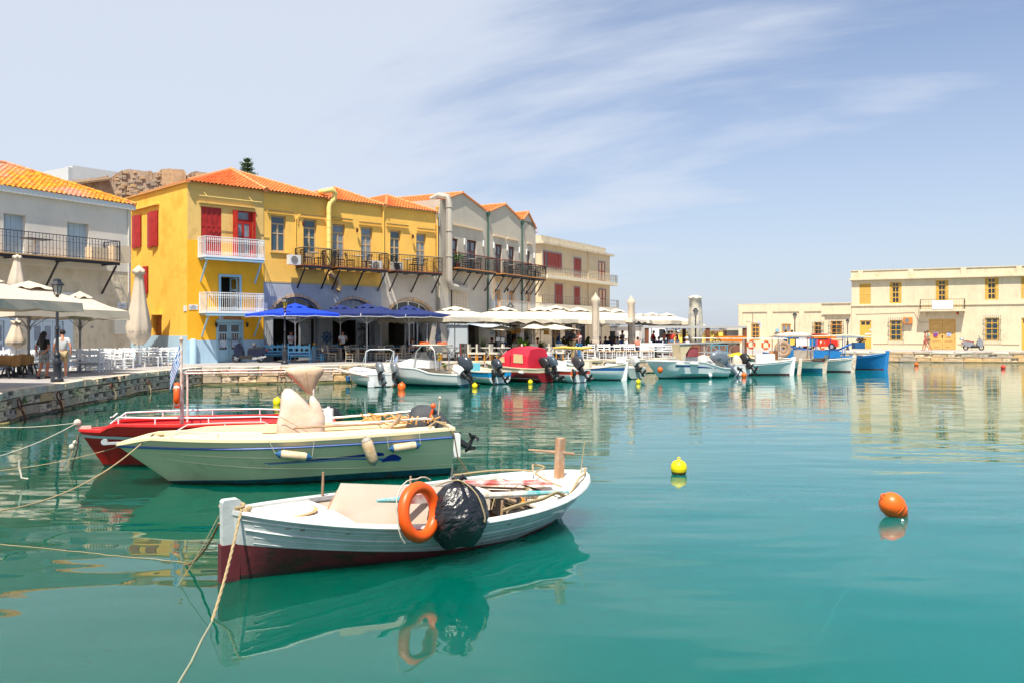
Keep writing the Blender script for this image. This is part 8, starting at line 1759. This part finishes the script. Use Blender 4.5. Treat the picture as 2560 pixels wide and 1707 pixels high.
b = MB(); b.tube([(3.35,-.3,.7),(3.35,-.3,1.45)], .012, 5); b.ball((3.35,-.3,1.3), (.09,.07,.11), 7, 5, 1); b.ball((3.33,-.28,1.52), (.09,.07,.07), 7, 5, 1); part('fishing_light', b, [M_blk, mat('yellow_cap', (.80,.45,.02), .5)], t2)
b = MB(); p = G(1151.5, 922, .9); b.tube([(0,0,0),(0,0,1.5)], .02, 6); single('red_pole', b, mat('red_pole', (.45,.04,.03), .5), 'thin red pole standing between the cabin boat and the light blue box', 'pole', loc=(XU(1151.5,41.5), 41.5, .45))
# 3 blue and white boat
s = W2(1250, 960); t3, h3, L3 = mid('blue_white_boat', 'small boat with a bright blue band and a light blue box on deck', s, (-.62,.78), 3.9, 1.8, (.85,.66,.62), [(.03, M_slime), (.07, M_hwb), (.36, M_hw), (.58, mat('cyan_band', (.01,.30,.62), .4)), (None, M_wdk)], mi=M_wdk, deck=.3)
outboard(t3, L3+.02, -.1, .60, 40, 1.0, M_cowl); outboard(t3, L3+.02, -.45, .35, 0, .55, M_cowlb)
b = MB(); b.box(-.22,.22,-.2,.2,0,.38); o = single('light_blue_box', b, mat('light_blue_box_paint', (.14,.48,.60), .5), 'light blue box standing on the blue banded boat', 'box', loc=wp(t3, (2.6,-.55,.64)), rz=.2); 
tubes(t3, [[(1.2+i*.25,-.5+.02*i,.7),(1.25+i*.25,-.45,1.0),(1.35+i*.25,-.4,.7)] for i in range(4)], .012, M_alu, 'hoops')
# 4 red boat with red canopy
s = W2(1368, 956); t4, h4, L4 = mid('red_canopy_boat', 'dark red boat with a bright red canvas canopy and clear windows', s, (-.74,.67), 4.3, 1.95, (.98,.78,.72), [(.03, M_slime), (.52, mat('crimson_hull', (.33,.02,.03), .35)), (None, mat('cream_topside', (.78,.66,.45), .4))], mi=M_wdk, capm=mat('cream_topside', (.78,.66,.45), .4), deckm=mat('cream_topside', (.78,.66,.45), .4), deck=.25)
M_rc = mat('red_canvas', (.70,.02,.05), .7, var=.1)
K = []; secs = [(1.2,.55,.85,1.0),(1.9,.75,.80,1.55),(2.5,.82,.76,1.78),(3.0,.84,.74,1.84),(3.7,.80,.72,1.74)]; b = MB(); vs = []
for x, w, z0_, z1_ in secs: vs += [(x,-w,z0_),(x,-w*.97,lerp(z0_,z1_,.6)),(x,-w*.75,z1_-.05),(x,0,z1_),(x,w*.75,z1_-.05),(x,w*.97,lerp(z0_,z1_,.6)),(x,w,z0_)]
b.add(vs, [(7*i+j,7*i+7+j,7*i+8+j,7*i+1+j) for i in range(4) for j in range(6)]+[tuple(range(28,35)), tuple(range(7))[::-1]]); can = part('canopy', b, M_rc, t4, smooth=False)
for sd in (-1, 1):
    for P_ in ([(1.5,.70,.92),(1.75,.73,1.25),(2.05,.775,1.3),(2.1,.79,1.0)], [(2.75,.835,1.0),(2.75,.82,1.45),(3.35,.81,1.42),(3.4,.83,.98)]): b = MB(); b.add([(x,sd*(y+.012),z) for x,y,z in P_], [(0,1,2,3)]); part('clear_window', b, mat('clear_plastic_window', (.62,.47,.25), .3), can)
b = MB(); b.tube([(2.5,-.83,.76),(2.5,-.81,1.34),(2.5,-.62,1.75),(2.5,0,1.81),(2.5,.62,1.75),(2.5,.81,1.34),(2.5,.83,.76)], .02, 5); part('canopy_hoop', b, mat('dark_seam', (.2,.01,.02), .6), can)
outboard(t4, L4+.02, -.1, .66, 35, .95, M_cowlb); outboard(t4, L4+.02, .45, .66, 30, 1.0, mat('outboard_slate', (.06,.09,.12), .3)); 
b = MB(); b.add([(.7,-.45,.98),(.9,.0,1.05),(.7,.45,.98),(.5,.0,1.0)], [(0,1,2,3)]); part('hatch', b, M_gfr, t4)
p = wp(t4, (3.2,-.99,.55)); fender('grey fender on the crimson hull', p, wp(t4, (3.6,-.99,.50)), .07, M_ac, M_gfr, 'fenders of the quay boats')
# 5 white boat with red band
s = W2(1450, 956); t5, h5, L5 = mid('red_banded_boat', 'white boat with an orange red band under the gunwale, right of the red canopy boat', s, (-.62,.78), 4.0, 1.8, (.86,.66,.62), [(.03, M_slime), (.42, M_hw), (.58, M_hred), (None, M_hw)], mi=M_hw, capm=M_hw, deckm=M_hw)
outboard(t5, L5+.02, .0, .62, 40, 1.1, mat('outboard_charcoal', (.05,.05,.055), .25)); outboard(t5, L5+.02, -.5, .35, 0, .5, M_cowlb)
b = MB(); b.box(1.9,2.6,-.35,.35,.6,1.05); part('console', b, M_hw, t5); b = MB(); b.box(L5-.02,L5+.06,-.6,-.35,.35,.62); part('orange_plate', b, mat('orange_plate', (.65,.18,.03), .5), t5)
p = wp(t4, (L4-.6,.2,.95)); b = blob([(0,.38,.34,0),(.25,.34,.30,0),(.45,.22,.2,-.05),(.5,.22,.16,-.08),(.85,.22,.15,-.1),(.92,.16,.1,-.1)], 18, 14, .06); single('silver_cover', b, mat('silver_sheet', (.50,.52,.55), .25, metal=.3, var=.3, vs=6), 'crumpled silver sheet covering an engine between the red boats', 'cover', smooth=2, loc=(XU(1374,45.5), 45.5, .55))
b = MB(); b.tube([(-1.1,0,0),(-.5,0,.04),(0,0,0),(.6,0,-.02),(1.1,0,.04)], [.05,.09,.08,.09,.06], 9); single('orange_roll', b, mat('mustard_roll', (.75,.45,.08), .8), 'mustard yellow rolled cloth on a frame in front of the embracing couple', 'rolled cloth', smooth=True, loc=(XU(1431,48), 48, ZV(870,48)))
b = MB(); b.tube([(0,0,0),(-.9,.3,-1.1)], .02, 5); b.tube([(.9,0,.05),(.75,.1,-.7),(.5,.2,-1.1)], .018, 5); single('roll_frame', b, M_ropew, 'thin white bent tube carrying the mustard rolled cloth', 'frame', loc=(XU(1431,48), 48, ZV(870,48)-.1))
# 6 double ender with blue stripe, 6b small one behind
s = W2(1567, 950); t6, h6, L6 = mid('blue_striped_boat', 'white double ended boat with a broad blue stripe and white stem', (s[0], s[1]), (-.93,.37), 4.5, 1.7, (.75,.62,.90), [(.06, M_anti), (.52, M_hw), (.68, mat('stripe_blue', (.02,.12,.36), .4)), (None, M_wdk)], 'double', mi=M_wdk, capm=M_wdk, rake=.3, rs=.25, sdeck=.2)
b = MB(); b.prism([(L6-.34,-.2),(L6-.02,-.2),(L6+.10,.98),(L6-.14,.98)], -.06, .06); part('stem_post', b, M_hw, t6); b = MB(); b.box(1.8,2.5,-.3,.3,.5,.92); part('engine_box', b, M_wdk, t6)
s = W2(1530, 935); t7, h7, L7 = mid('small_blue_decked_boat', 'little white boat with blue deck patches behind the blue striped one', (XU(1535,48.2), 48.2), (-.97,.25), 3.5, 1.3, (.85,.62,.6), WH, mi=M_hw, capm=M_hw, deckm=M_hw, deck=.45)
b = MB(); b.ball((.62,0,.86), (.33,.22,.02), 12, 4); b.box(1.0,1.5,-.35,-.2,.815,.83); b.box(1.0,1.5,.2,.35,.815,.83); part('deck_patch', b, mat('deck_patch_blue', (.05,.25,.60), .5), t7)
s = W2(1592, 947); t8, h8, L8 = mid('grey_tender', 'grey sided tender with a plastic wrapped outboard tied behind the blue striped boat', s, (-.45,.89), 2.9, 1.5, (.75,.6,.62), [(.04, M_slime), (None, mat('tender_grey', (.33,.40,.38), .4))], mi=M_hw, capm=M_hw)
outboard(t8, L8, 0, .62, 45, 1.0, mat('clear_wrap', (.62,.62,.60), .15, spec=.8, var=.3, vs=9)); b = MB(); b.box(-.28,.28,-.02,.02,0,.34); single('white_sign_box', b, M_plq, 'white board standing in the boat before the grey tender', 'board', loc=(XU(1552,46.5), 46.5, .85))
# 8 white open cruiser with steel frame
bw = (7.35,46.3); t9, L9 = boat('navy_striped_cruiser', 'long white boat with navy side stripes, beige hood and big grey outboard', bw, (12.0,47.9)); h9 = hull(t9, L9, 2.0, lambda t_: 1.0-.12*t_-.34*max(0,min(1,(t_-.62)/.28)), .2, 'transom', [(.03, M_slime), (.07, mat('band_green', (.02,.16,.12), .5)), (None, M_hw)], rake=1.0, deck=.35, mi=M_wdk, capm=M_hw, deckm=M_hw, n=18, capw=.09, floor=.3, hard=True)
decal(t9, h9, .28, .46, lambda q: .66, lambda q: .76, M_hnav, 'stripe'); decal(t9, h9, .55, .80, lambda q: .60-.04*q, lambda q: .68-.16*q*q, M_hnav, 'stripe')
outboard(t9, L9+.05, -.1, .60, 48, 1.5, M_cowlg)
tubes(t9, [[(1.9,-.7,.9),(1.95,-.7,1.9)],[(1.9,.7,.9),(1.95,.7,1.9)],[(1.7,-.75,1.88),(4.4,-.75,1.95)],[(1.7,.75,1.88),(4.4,.75,1.95)],[(3.6,-.75,1.9),(4.3,-.72,1.4)],[(3.4,-.85,.7),(3.4,-.85,1.4),(4.9,-.85,1.4),(4.9,-.85,.7)],[(3.4,.85,.7),(3.4,.85,1.4),(4.9,.85,1.4),(4.9,.85,.7)],[(2.6,.7,.9),(2.6,.7,1.88)]], .026, M_alu, 'steel_frame')
b = MB(); b.add([(1.75,-.72,1.9),(2.5,-.72,1.9),(2.0,-.72,1.2),(1.85,-.72,1.0)], [(0,1,2,3)]); b.add([(1.75,.2,1.9),(1.75,-.72,1.9),(1.85,-.72,1.0),(1.85,.2,1.2)], [(0,1,2,3)]); part('hood_flap', b, mat('hood_beige', (.60,.48,.30), .8), t9)
b = MB(); b.box(2.3,3.1,-.45,.45,.7,1.25); part('console', b, M_hw, t9); b = blob([(0,.36,.1,0),(.25,.36,.12,0),(.5,.33,.1,0)], 14, 3, .03); single('maroon_cover', b, mat('maroon_cloth', (.30,.06,.07), .8), 'maroon cloth cover hanging in the navy striped boat', 'cover', smooth=True, loc=wp(t9, (2.6,-.55,1.2)), rz=.3)
b = blob([(0,.42,.3,0),(.2,.36,.28,-.1),(.4,.22,.2,-.2),(.5,.1,.1,-.25)], 16, 8, .06); single('pale_sheet_heap', b, mat('pale_sheet', (.74,.72,.66), .8), 'crumpled pale sheet heap behind the frame of the navy striped boat', 'sheet', smooth=2, loc=wp(t9, (3.9,0,.75)), rz=.3)
for x, lb in ((1.35,'white cylinder fender near the bow of the navy striped boat'),(2.2,'white cylinder fender amidships on the navy striped boat')): a_ = wp(t9, (x,-.93-.05*x,.84)); fender(lb, a_, wp(t9, (x+.55,-.98-.02*x,.80)), .085, M_ac, M_ac, 'fenders of the quay boats')
# 9 white boat stern with shrouded outboard
s = W2(1856, 939); t10, h10, L10 = mid('shrouded_outboard_boat', 'white boat seen from the stern, its black outboard beside a beige hood', s, (-.42,.9), 4.4, 1.9, (.9,.72,.66), [(.03, M_slime), (None, M_hw)], mi=M_wdk, capm=M_hw, deckm=M_hw)
outboard(t10, L10+.02, .35, .62, 48, 1.1, M_cowlb); b = blob([(0,.3,.26,0),(.3,.26,.24,0),(.55,.15,.14,-.05),(.62,.05,.05,-.05)], 16, 4, .04); single('beige_hood', b, M_can2, 'beige hood beside the tilted black outboard', 'cover', smooth=2, loc=wp(t10, (L10-.35,-.1,.6)))
tubes(t10, [[(1.5,y,.7),(2.1,y,1.75),(3.2,y,1.95)] for y in (-.7,.7)]+[[(2.2,y,.7),(2.5,y,1.6),(3.2,y,1.95)] for y in (-.7,.7)]+[[(3.2,-.7,1.95),(3.2,.7,1.95)]], .026, M_alu, 'hoop_frame'); b = MB(); b.box(2.0,3.3,-.7,.7,1.90,1.97); part('folded_top', b, mat('khaki_roll', (.33,.33,.26), .8), t10)
# 10-13 wooden fishing boats, bows to the right
def fishing(label, bowuv, dirs, L, B, zs, bands, posts=True, name='fishing_boat', stem=M_hw, **k):
    bx_, by_ = bowuv if len(bowuv) == 2 and bowuv[0] < 100 else W2(*bowuv); d = Vector(dirs).normalized(); st = (bx_+d.x*L, by_+d.y*L); t, L_ = boat(name, label, (bx_, by_), st); h = hull(t, L_, B, zs, .25, 'double', bands, rake=k.get('rake', .25), rs=.2, n=18, deck=.22, sdeck=.15, mi=M_wdk, capm=k.get('cap', M_hw), deckm=M_wdk, capw=.1, floor=.25, e=(.9,.36), pw=2.0, q=.85, wall=.06)
    b = MB(); zt_ = (zs[0] if not callable(zs) else zs(0)); b.prism([(.02,-.25),(.26,-.25),(.12,zt_+.16),(-.12,zt_+.16)], -.06, .06); part('stem_post', b, stem, t); strake(t, h, .10, .022, stem, .03, .97, (-1,1)); return t, h, L_
t11, h11, L11 = fishing('white fishing boat with rust streaked stem and two orange lifebuoys on its frame', (1984,937), (-.97,.22), 5.9, 2.1, (.92,.68,.85), [(.09, M_anti), (None, M_hw)])
M_rust = mat('rusty_stem', (.72,.68,.60), .7, col2=(.55,.24,.05), vs=5, dark=(.4,.12,.03), ds=3)
b = MB(); b.prism([(-.38,-.2),(-.16,-.2),(-.30,1.0),(-.50,1.0)], -.08, .08); part('rudder_post', b, M_rust, t11); 
zf_ = 2.15; fr = [[(.8,y,.75),(.8,y,zf_)] for y in (-.7,.7)]+[[(2.9,y,.7),(2.9,y,zf_)] for y in (-.8,.8)]+[[(5.2,y,.8),(5.2,y,zf_)] for y in (-.5,.5)]+[[(.4,y,zf_),(5.9,y*.95,zf_+.02)] for y in (-.75,.75)]+[[(x,-.75,zf_),(x,.75,zf_)] for x in (.8,2.9,5.2)]
tubes(t11, fr, .025, M_tubew, 'canopy_frame'); b = MB(); b.box(1.1,2.2,-.45,.45,.6,1.25); part('wheelhouse', b, M_hw, t11)
b = MB(); b.box(2.6,3.4,-.5,.5,.7,.85); part('hatch', b, mat('salmon_paint', (.60,.28,.20), .6), t11)
for u, v, lb in ((1877.5,861,'orange lifebuoy on the left end of the white fishing boat frame'),(1914.5,862.5,'larger orange lifebuoy on the white fishing boat frame')): Y = 50.2; lifebuoy(lb, (XU(u,Y), Y, ZV(v,Y)), .22, .06, 8, bands=True, rope=False, group='lifebuoys of the quay boats')
b = MB(); b.tube([(-.2,0,0),(.25,0,.06)], [.55,.5], 4) if False else b.add([(-.9,-.3,0),(.9,-.3,0),(.7,.3,.1),(-.8,.3,.1),(0,0,.28)], [(0,1,4),(1,2,4),(2,3,4),(3,0,4),(3,2,1,0)]); single('net_heap', b, mat('yellow_net', (.75,.50,.02), .9, var=.4, vs=12, bump=.8), 'heap of yellow fishing net on the quay behind the lifebuoys', 'net', loc=(XU(1845,55.5), 55.5, .92+.03))
b = MB(); b.prism([(-1.0,.0),(.95,.05),(.7,-.35),(-.7,-.3)], -.3, .3); single('orange_dinghy', b, mat('dinghy_orange', (.78,.20,.01), .5, var=.2, vs=2), 'small orange hull stored in front of the low wing', 'dinghy', loc=(XU(1827,60), 60, ZV(846,60)+.1))
b = MB(); b.box(-.9,.9,-.25,.25,0,.12); single('orange_crate_lid', b, mat('dinghy_orange', (.78,.20,.01), .5), 'flat orange tray on top of the white fishing boat frame', 'tray', loc=wp(t11, (3.6,0,zf_+.03)), rz=.2); 
b = MB(); b.box(-.7,.7,-.25,.25,0,.12); single('orange_crate_lid', b, mat('dinghy_orange', (.78,.20,.01), .5), 'flat orange tray above the red and teal fishing boat', 'tray', loc=(XU(2059,52.5), 52.5, ZV(846,52.5)))
# mast with cross and small flag
b = MB(); Y = 56; b.tube([(0,0,-.8),(0,0,2.6)], .03, 6); b.beam((-.42,0,2.0),(.42,0,1.86),.05); mo = single('wooden_mast', b, M_brw, 'bare wooden mast with a crossbar before the low wing', 'mast', loc=(XU(1882,Y), Y, ZV(782,Y)-2.6)); greek_flag('tiny blue and white flag flying from the wooden mast', (XU(1895,Y), Y, ZV(800,Y)), .45, .22, (.9,0,0), 6, .7)
t12, h12, L12 = fishing('fishing boat with red upper strake, white middle and teal bottom', (2066,931), (-.84,.54), 5.0, 2.0, (.95,.75,.9), [(.28, mat('teal_bottom', (.01,.13,.22), .5)), (.70, mat('pale_green_white', (.70,.72,.62), .5)), (None, mat('strake_red', (.52,.05,.02), .5))], stem=M_rust, cap=mat('sand_cap', (.66,.55,.38), .6))
tubes(t12, [[(1.0,y,.8),(1.0,y,2.25)] for y in (-.6,.6)]+[[(3.2,y,.8),(3.2,y,2.25)] for y in (-.7,.7)]+[[(.9,y,2.25),(3.4,y,2.25)] for y in (-.65,.65)], .03, M_brw, 'canopy_frame'); b = blob([(0,1.1,.55,0),(.08,1.15,.6,0),(.2,.9,.45,.1),(.28,.4,.2,.2)], 20, 21, .08); single('rolled_awning', b, mat('pale_awning', (.66,.60,.48), .85, var=.2, vs=6), 'crumpled pale awning over the red and teal fishing boat', 'awning', smooth=2, loc=wp(t12, (2.1,0,2.24)), rz=-.5)
b = MB(); b.box(.9,1.9,-.5,.5,.75,1.4); part('wheelhouse', b, mat('weathered_box', (.40,.31,.25), .8, col2=(.5,.45,.4), vs=4), t12); b = MB(); b.lathe([(.26,0),(.30,.2),(.26,.55)], n=10); single('orange_drum', b, mat('faded_orange_drum', (.72,.32,.14), .8, var=.4, vs=3), 'faded orange drum on the red and teal fishing boat', 'drum', loc=wp(t12, (3.4,-.3,.78)))
b = MB(); torus(b, None, .42, .16, Matrix.Rotation(radians(80),4,'X'), 18, 8); torus(b, None, .2, .12, Matrix.Rotation(radians(80),4,'X'), 14, 6); single('rope_reel', b, mat('reel_brown', (.33,.22,.14), .8, bump=.6), 'big brown coil of rope on the quay between the fishing boats', 'rope coil', smooth=True, loc=(XU(1957,57), 57, 1.4))
t13, h13, L13 = fishing('chalky white fishing boat with a dark mast, left of the blue one', (2137,929.5), (-.86,.51), 5.4, 2.0, (.95,.74,.9), [(.08, M_anti), (None, mat('chalky_white', (.80,.79,.74), .6, var=.08))], stem=M_rust)
b = MB(); b.tube([(1.6,0,.7),(1.45,0,2.3)], .03, 6); b.tube([(-.5,0,1.02),(.35,.0,1.12)], [.05,.03], 6); part('mast', b, mat('dark_blue_mast', (.02,.04,.14), .5), t13)
t14, h14, L14 = fishing('big bright blue fishing boat with a frame of blue tubes, farthest right', (2219,923), (-.96,.29), 8.2, 2.5, lambda t_: 1.12-.75*t_*(1-t_)*1.6+.0*t_, [(.05, M_anti), (None, M_hblu)], stem=M_hblu, cap=M_hblu)
b = MB(); b.prism([(3.2,.7),(7.4,.7),(7.4,1.3),(3.2,1.25),(3.0,1.25)], -1.15, -1.08); b.prism([(3.2,.7),(7.4,.7),(7.4,1.3),(3.2,1.25),(3.0,1.25)], 1.08, 1.15); part('bulwark', b, M_hblu, t14)
zz2 = ZV(844, 57); tubes(t14, [[(x,y,.9),(x,y,zz2)] for x in (2.8,4.6,6.4) for y in (-.9,.9)]+[[(1.6,y,zz2),(7.4,y,zz2)] for y in (-.9,.9)]+[[(x,-.9,zz2),(x,.9,zz2)] for x in (2.8,4.6,6.4)], .03, mat('frame_blue', (.03,.18,.42), .5), 'canopy_frame')
b = MB(); b.tube([(2.2,-1.1,zz2-.45),(3.0,-1.1,zz2-.85),(4.4,-1.1,zz2-1.02),(5.6,-1.1,zz2-.8),(6.8,-1.1,zz2-.55)], .07, 7); part('boom', b, mat('boom_blue', (.04,.16,.50), .4), t14, smooth=True)
b = MB(); b.tube([(1.0,-.5,zz2+.0),(2.4,-.55,zz2+.12),(5.0,-.5,zz2+.05)], [.05,.10,.06], 7); part('rolled_sail', b, mat('sail_beige', (.55,.48,.36), .85), t14, smooth=True)
b = MB(); b.box(5.0,5.9,-1.0,-.94,zz2-.6,zz2-.1); part('white_panel', b, M_hw, t14); b = MB(); b.box(4.6,5.0,-1.0,-.94,zz2-.62,zz2-.08); part('blue_panel', b, M_hblu, t14); b = MB(); b.box(6.0,6.5,-1.0,-.94,zz2-.55,zz2-.1); part('yellow_panel', b, mat('panel_yellow', (.72,.50,.08), .5), t14)
b = MB(); b.box(-.4,.4,-.3,.3,0,.5); single('blue_crate', b, mat('crate_blue', (.02,.10,.24), .6), 'dark blue crate on the quay before the ochre door', 'crate', loc=(XU(2146,66), 66, ZV(870,66)-.05+.0)); b = MB(); leaf_cloud(b, (0,0,0), .38, 200, .15, random.Random(3), .6); o = single('dark_net', b, mat('net_maroon', (.05,.015,.02), .9), 'dark maroon net piled on the dark blue crate', 'net', loc=(XU(2152,66), 66, ZV(870,66)+.62)); o['kind'] = 'stuff'
lifebuoy('orange lifebuoy on the blue fishing boat frame', (XU(2056,54.5), 54.5, ZV(863,54.5)), .24, .06, 35, bands=True, rope=False, group='lifebuoys of the quay boats')
for a_, c_, z_, lb in (((2128,915),(2148,934),.5,'thin dark line from the white fishing boat bow to the water'), ((2216,905),(2246,921),.6,'thin dark line from the blue bow to the water'), ((1988,915),(2000,934),.5,'pale line from the rust streaked stem to the water')):
    p = G(a_[0], a_[1], z_); q = G(c_[0], c_[1], 0); rope(lb, [(*p, z_), (*q, 0)], .015, M_black if 'dark' in lb else M_ropew)
# ------------------------------------------------ buoys
M_by = mat('buoy_yellow', (.85,.66,.0), .4, spec=.5); M_bo = mat('buoy_orange', (.88,.13,.006), .4, spec=.5); M_bd = mat('buoy_fouling', (.12,.08,.02), .9, bump=.8, bs=30)
def buoy(label, x, y, r, m, tilt=(0,0), group='mooring buoys', foul=True, big=False, z=None, rings=False):
    t = thing('mooring_buoy', label, 'buoy', (x, y, 0 if z is None else z), 0, group, rot=(tilt[0], tilt[1], 0)); b = MB()
    pr = [(.0,-.9),(.45,-.86),(.70,-.55),(.88,-.2),(1.0,.25),(1.0,.55),(.92,.9),(.72,1.18),(.40,1.36),(.12,1.42),(.0,1.43)] if not rings else [(0,-1.25),(.25,-1.22),(.45,-1.05),(.62,-.75),(.78,-.45),(.80,-.40),(.84,-.40),(.92,0),(.97,.05),(.97,.15),(1.0,.5),(.95,.8),(.78,1.12),(.45,1.38),(.12,1.46),(0,1.47)]
    b.lathe([(a*r, c*r) for a, c in pr], n=24, caps=False); bd = part('float', b, m, t, smooth=True)
    b = MB(); b.lathe([(1.012*r,.30*r),(1.02*r,.36*r),(1.012*r,.42*r)], n=24, caps=False); 
    if rings: b.lathe([(.975*r,.02*r),(1.0*r,.1*r),(.985*r,.18*r)], n=24, caps=False); b.lathe([(.79*r,-.46*r),(.84*r,-.42*r),(.85*r,-.36*r)], n=24, caps=False)
    part('seam', b, m, bd)
    if foul: b = MB(); b.lathe([(.70*r*1.01,-.55*r),(.88*r*1.015,-.2*r),(.93*r*1.01,-.02*r)], n=24, caps=False); part('fouling_band', b, M_bd, bd)
    b = MB(); torus(b, None, .17*r, .06*r, Matrix.Translation((0,0,1.58*r)) @ Matrix.Rotation(radians(90),4,'X'), 14, 6); part('eye', b, m, t, smooth=True); return t
x, y = G(1697, 1184, 0); r = 20*y/FP; buoy('yellow mooring buoy alone in open water, upright', x, y, r, M_by, z=r*.35)
x, y = G(2238, 1290, 0); r = 30*y/FP; buoy('tilted orange mooring buoy with ribs and a white rope', x, y, r, M_bo, (radians(10), radians(-48)), foul=False, z=r*.72, rings=True)
e = []; 
for u, v, z in ((2256,1299,.02),(2262,1306,-.03),(2248,1322,-.12),(2228,1340,-.2),(2214,1360,-.28),(2200,1388,-.38),(2170,1405,-.48),(2166,1420,-.56),(2148,1448,-.68),(2110,1482,-.85),(2085,1520,-1.0),(2062,1570,-1.2),(2040,1610,-1.4)): q = G(u, v, z); e.append((q[0], q[1], z))
rope('white underwater rope trailing from the tilted orange buoy', e, .02, mat('rope_bright', (.95,.95,.90), .8))
for u, v, pr_, m, lb in ((692,1010,10,M_by,'lone yellow buoy behind the red motorboat canvas'), (1004,973,10,M_bo,'orange buoy at the stern of the leftmost quay boat'), (1187,969,7,M_by,'yellow buoy before the light blue box boat'), (1326,959,6,M_by,'yellow buoy at the crimson hull'), (1596,958,6,M_by,'small yellow buoy at the grey tender'), (1745,943,6,M_bo,'orange buoy under the navy striped boat stern'), (1860,942,6.5,M_bo,'orange buoy below the tilted black outboard'), (2291,914,5,M_bo,'small orange buoy in front of the golden door'), (2508,921,5.5,mat('buoy_red', (.70,.06,.03), .4),'red buoy at the far right below the silver scooter')):
    x, y = G(u, v, 0); r = pr_*y/FP; buoy(lb, x, y, r, m, (radians(-25 if v > 1000 or u == 1004 else 0), 0), foul=False, z=r*.3)
b = MB(); p = (XU(1649,45.9), 45.7); o = buoy('orange ball fender hung at the bow of the navy striped boat', p[0], p[1], 6.5*45.8/FP, M_bo, foul=False, z=ZV(924,45.7)-.05)
p = (XU(1774,46.8), 46.6); buoy('white ball fender at the stern of the navy striped boat', p[0], p[1], .10, M_hw, foul=False, z=.12)
# ------------------------------------------------ quay wall iron rings, weeds
M_iron = mat('rusty_iron', (.16,.055,.03), .9, bump=.8, bs=30)
def onwall(u, v, out=.06):
    """point on the quay face under pixel column u"""
    best = None
    for i in range(3, 20):
        a = Vector(EDGE[i]); c = Vector(EDGE[i+1]); k = (u-CX)/FP; den_ = (c.x-a.x)-k*(c.y-a.y)
        if abs(den_) < 1e-6: continue
        s_ = (k*a.y-a.x)/den_
        if -.001 <= s_ <= 1.001: best = a.lerp(c, s_); d = (c-a).normalized(); break
    return Vector((best.x+d.y*out, best.y-d.x*out, ZV(v, best.y))), atan2(d.y, d.x)
for i, (u, v, r, lb) in enumerate(((40,1010,.16,'rusty iron ring with ragged rope nearest the left edge'),(140,990,.14,'rusty iron ring with hanging chain below the street lamp'),(273,965,.10,'rusty iron hook with a dangling pale rope'),(366,955,.09,'small rusty ring on the quay wall left of the flag'),(427,940,.10,'rusty ring on the quay wall behind the flag staff'),(706,938,.12,'rusty ring on the quay wall under the blue benches'))):
    p, a = onwall(u, v, .10); t = thing('mooring_ring', lb, 'mooring ring', p, 0, 'iron rings on the quay wall', rot=(radians(80), 0, a)); b = MB(); torus(b, None, r, .022, None, 16, 6); part('ring', b, M_iron, t)
    b = MB(); rq = random.Random(i); n = 5 if i < 2 else 2
    for k in range(n): x = rq.uniform(-.1,.1); b.tube([(x, -r-.02, .02), (x+rq.uniform(-.05,.05), -r-.25, .05), (x+rq.uniform(-.08,.08), -r-.25-rq.uniform(.1,.35), .03)], .012, 4)
    part('rope_strands', b, M_iron if i < 2 else M_rope, t)
rq = random.Random(15)
for i, (u, v, s_) in enumerate(((183,982,.22),(862,929,.16),(940,926,.18),(905,930,.13),(1110,912,.1),(640,922,.15),(720,926,.12),(545,925,.12),(55,1002,.12),(470,935,.1),(1160,925,.12))):
    p, a = onwall(u, v, .03); b = MB(); leaf_cloud(b, (0,0,0), s_*1.25, 130, .06, rq, .7); o = single('wall_weed', b, M_leaf2 if i % 3 else M_leaf, f'green weed tuft growing from the quay wall joints, {ORD[i]} noted', 'weed', 'weeds on the quay wall', loc=p); o['kind'] = 'stuff'
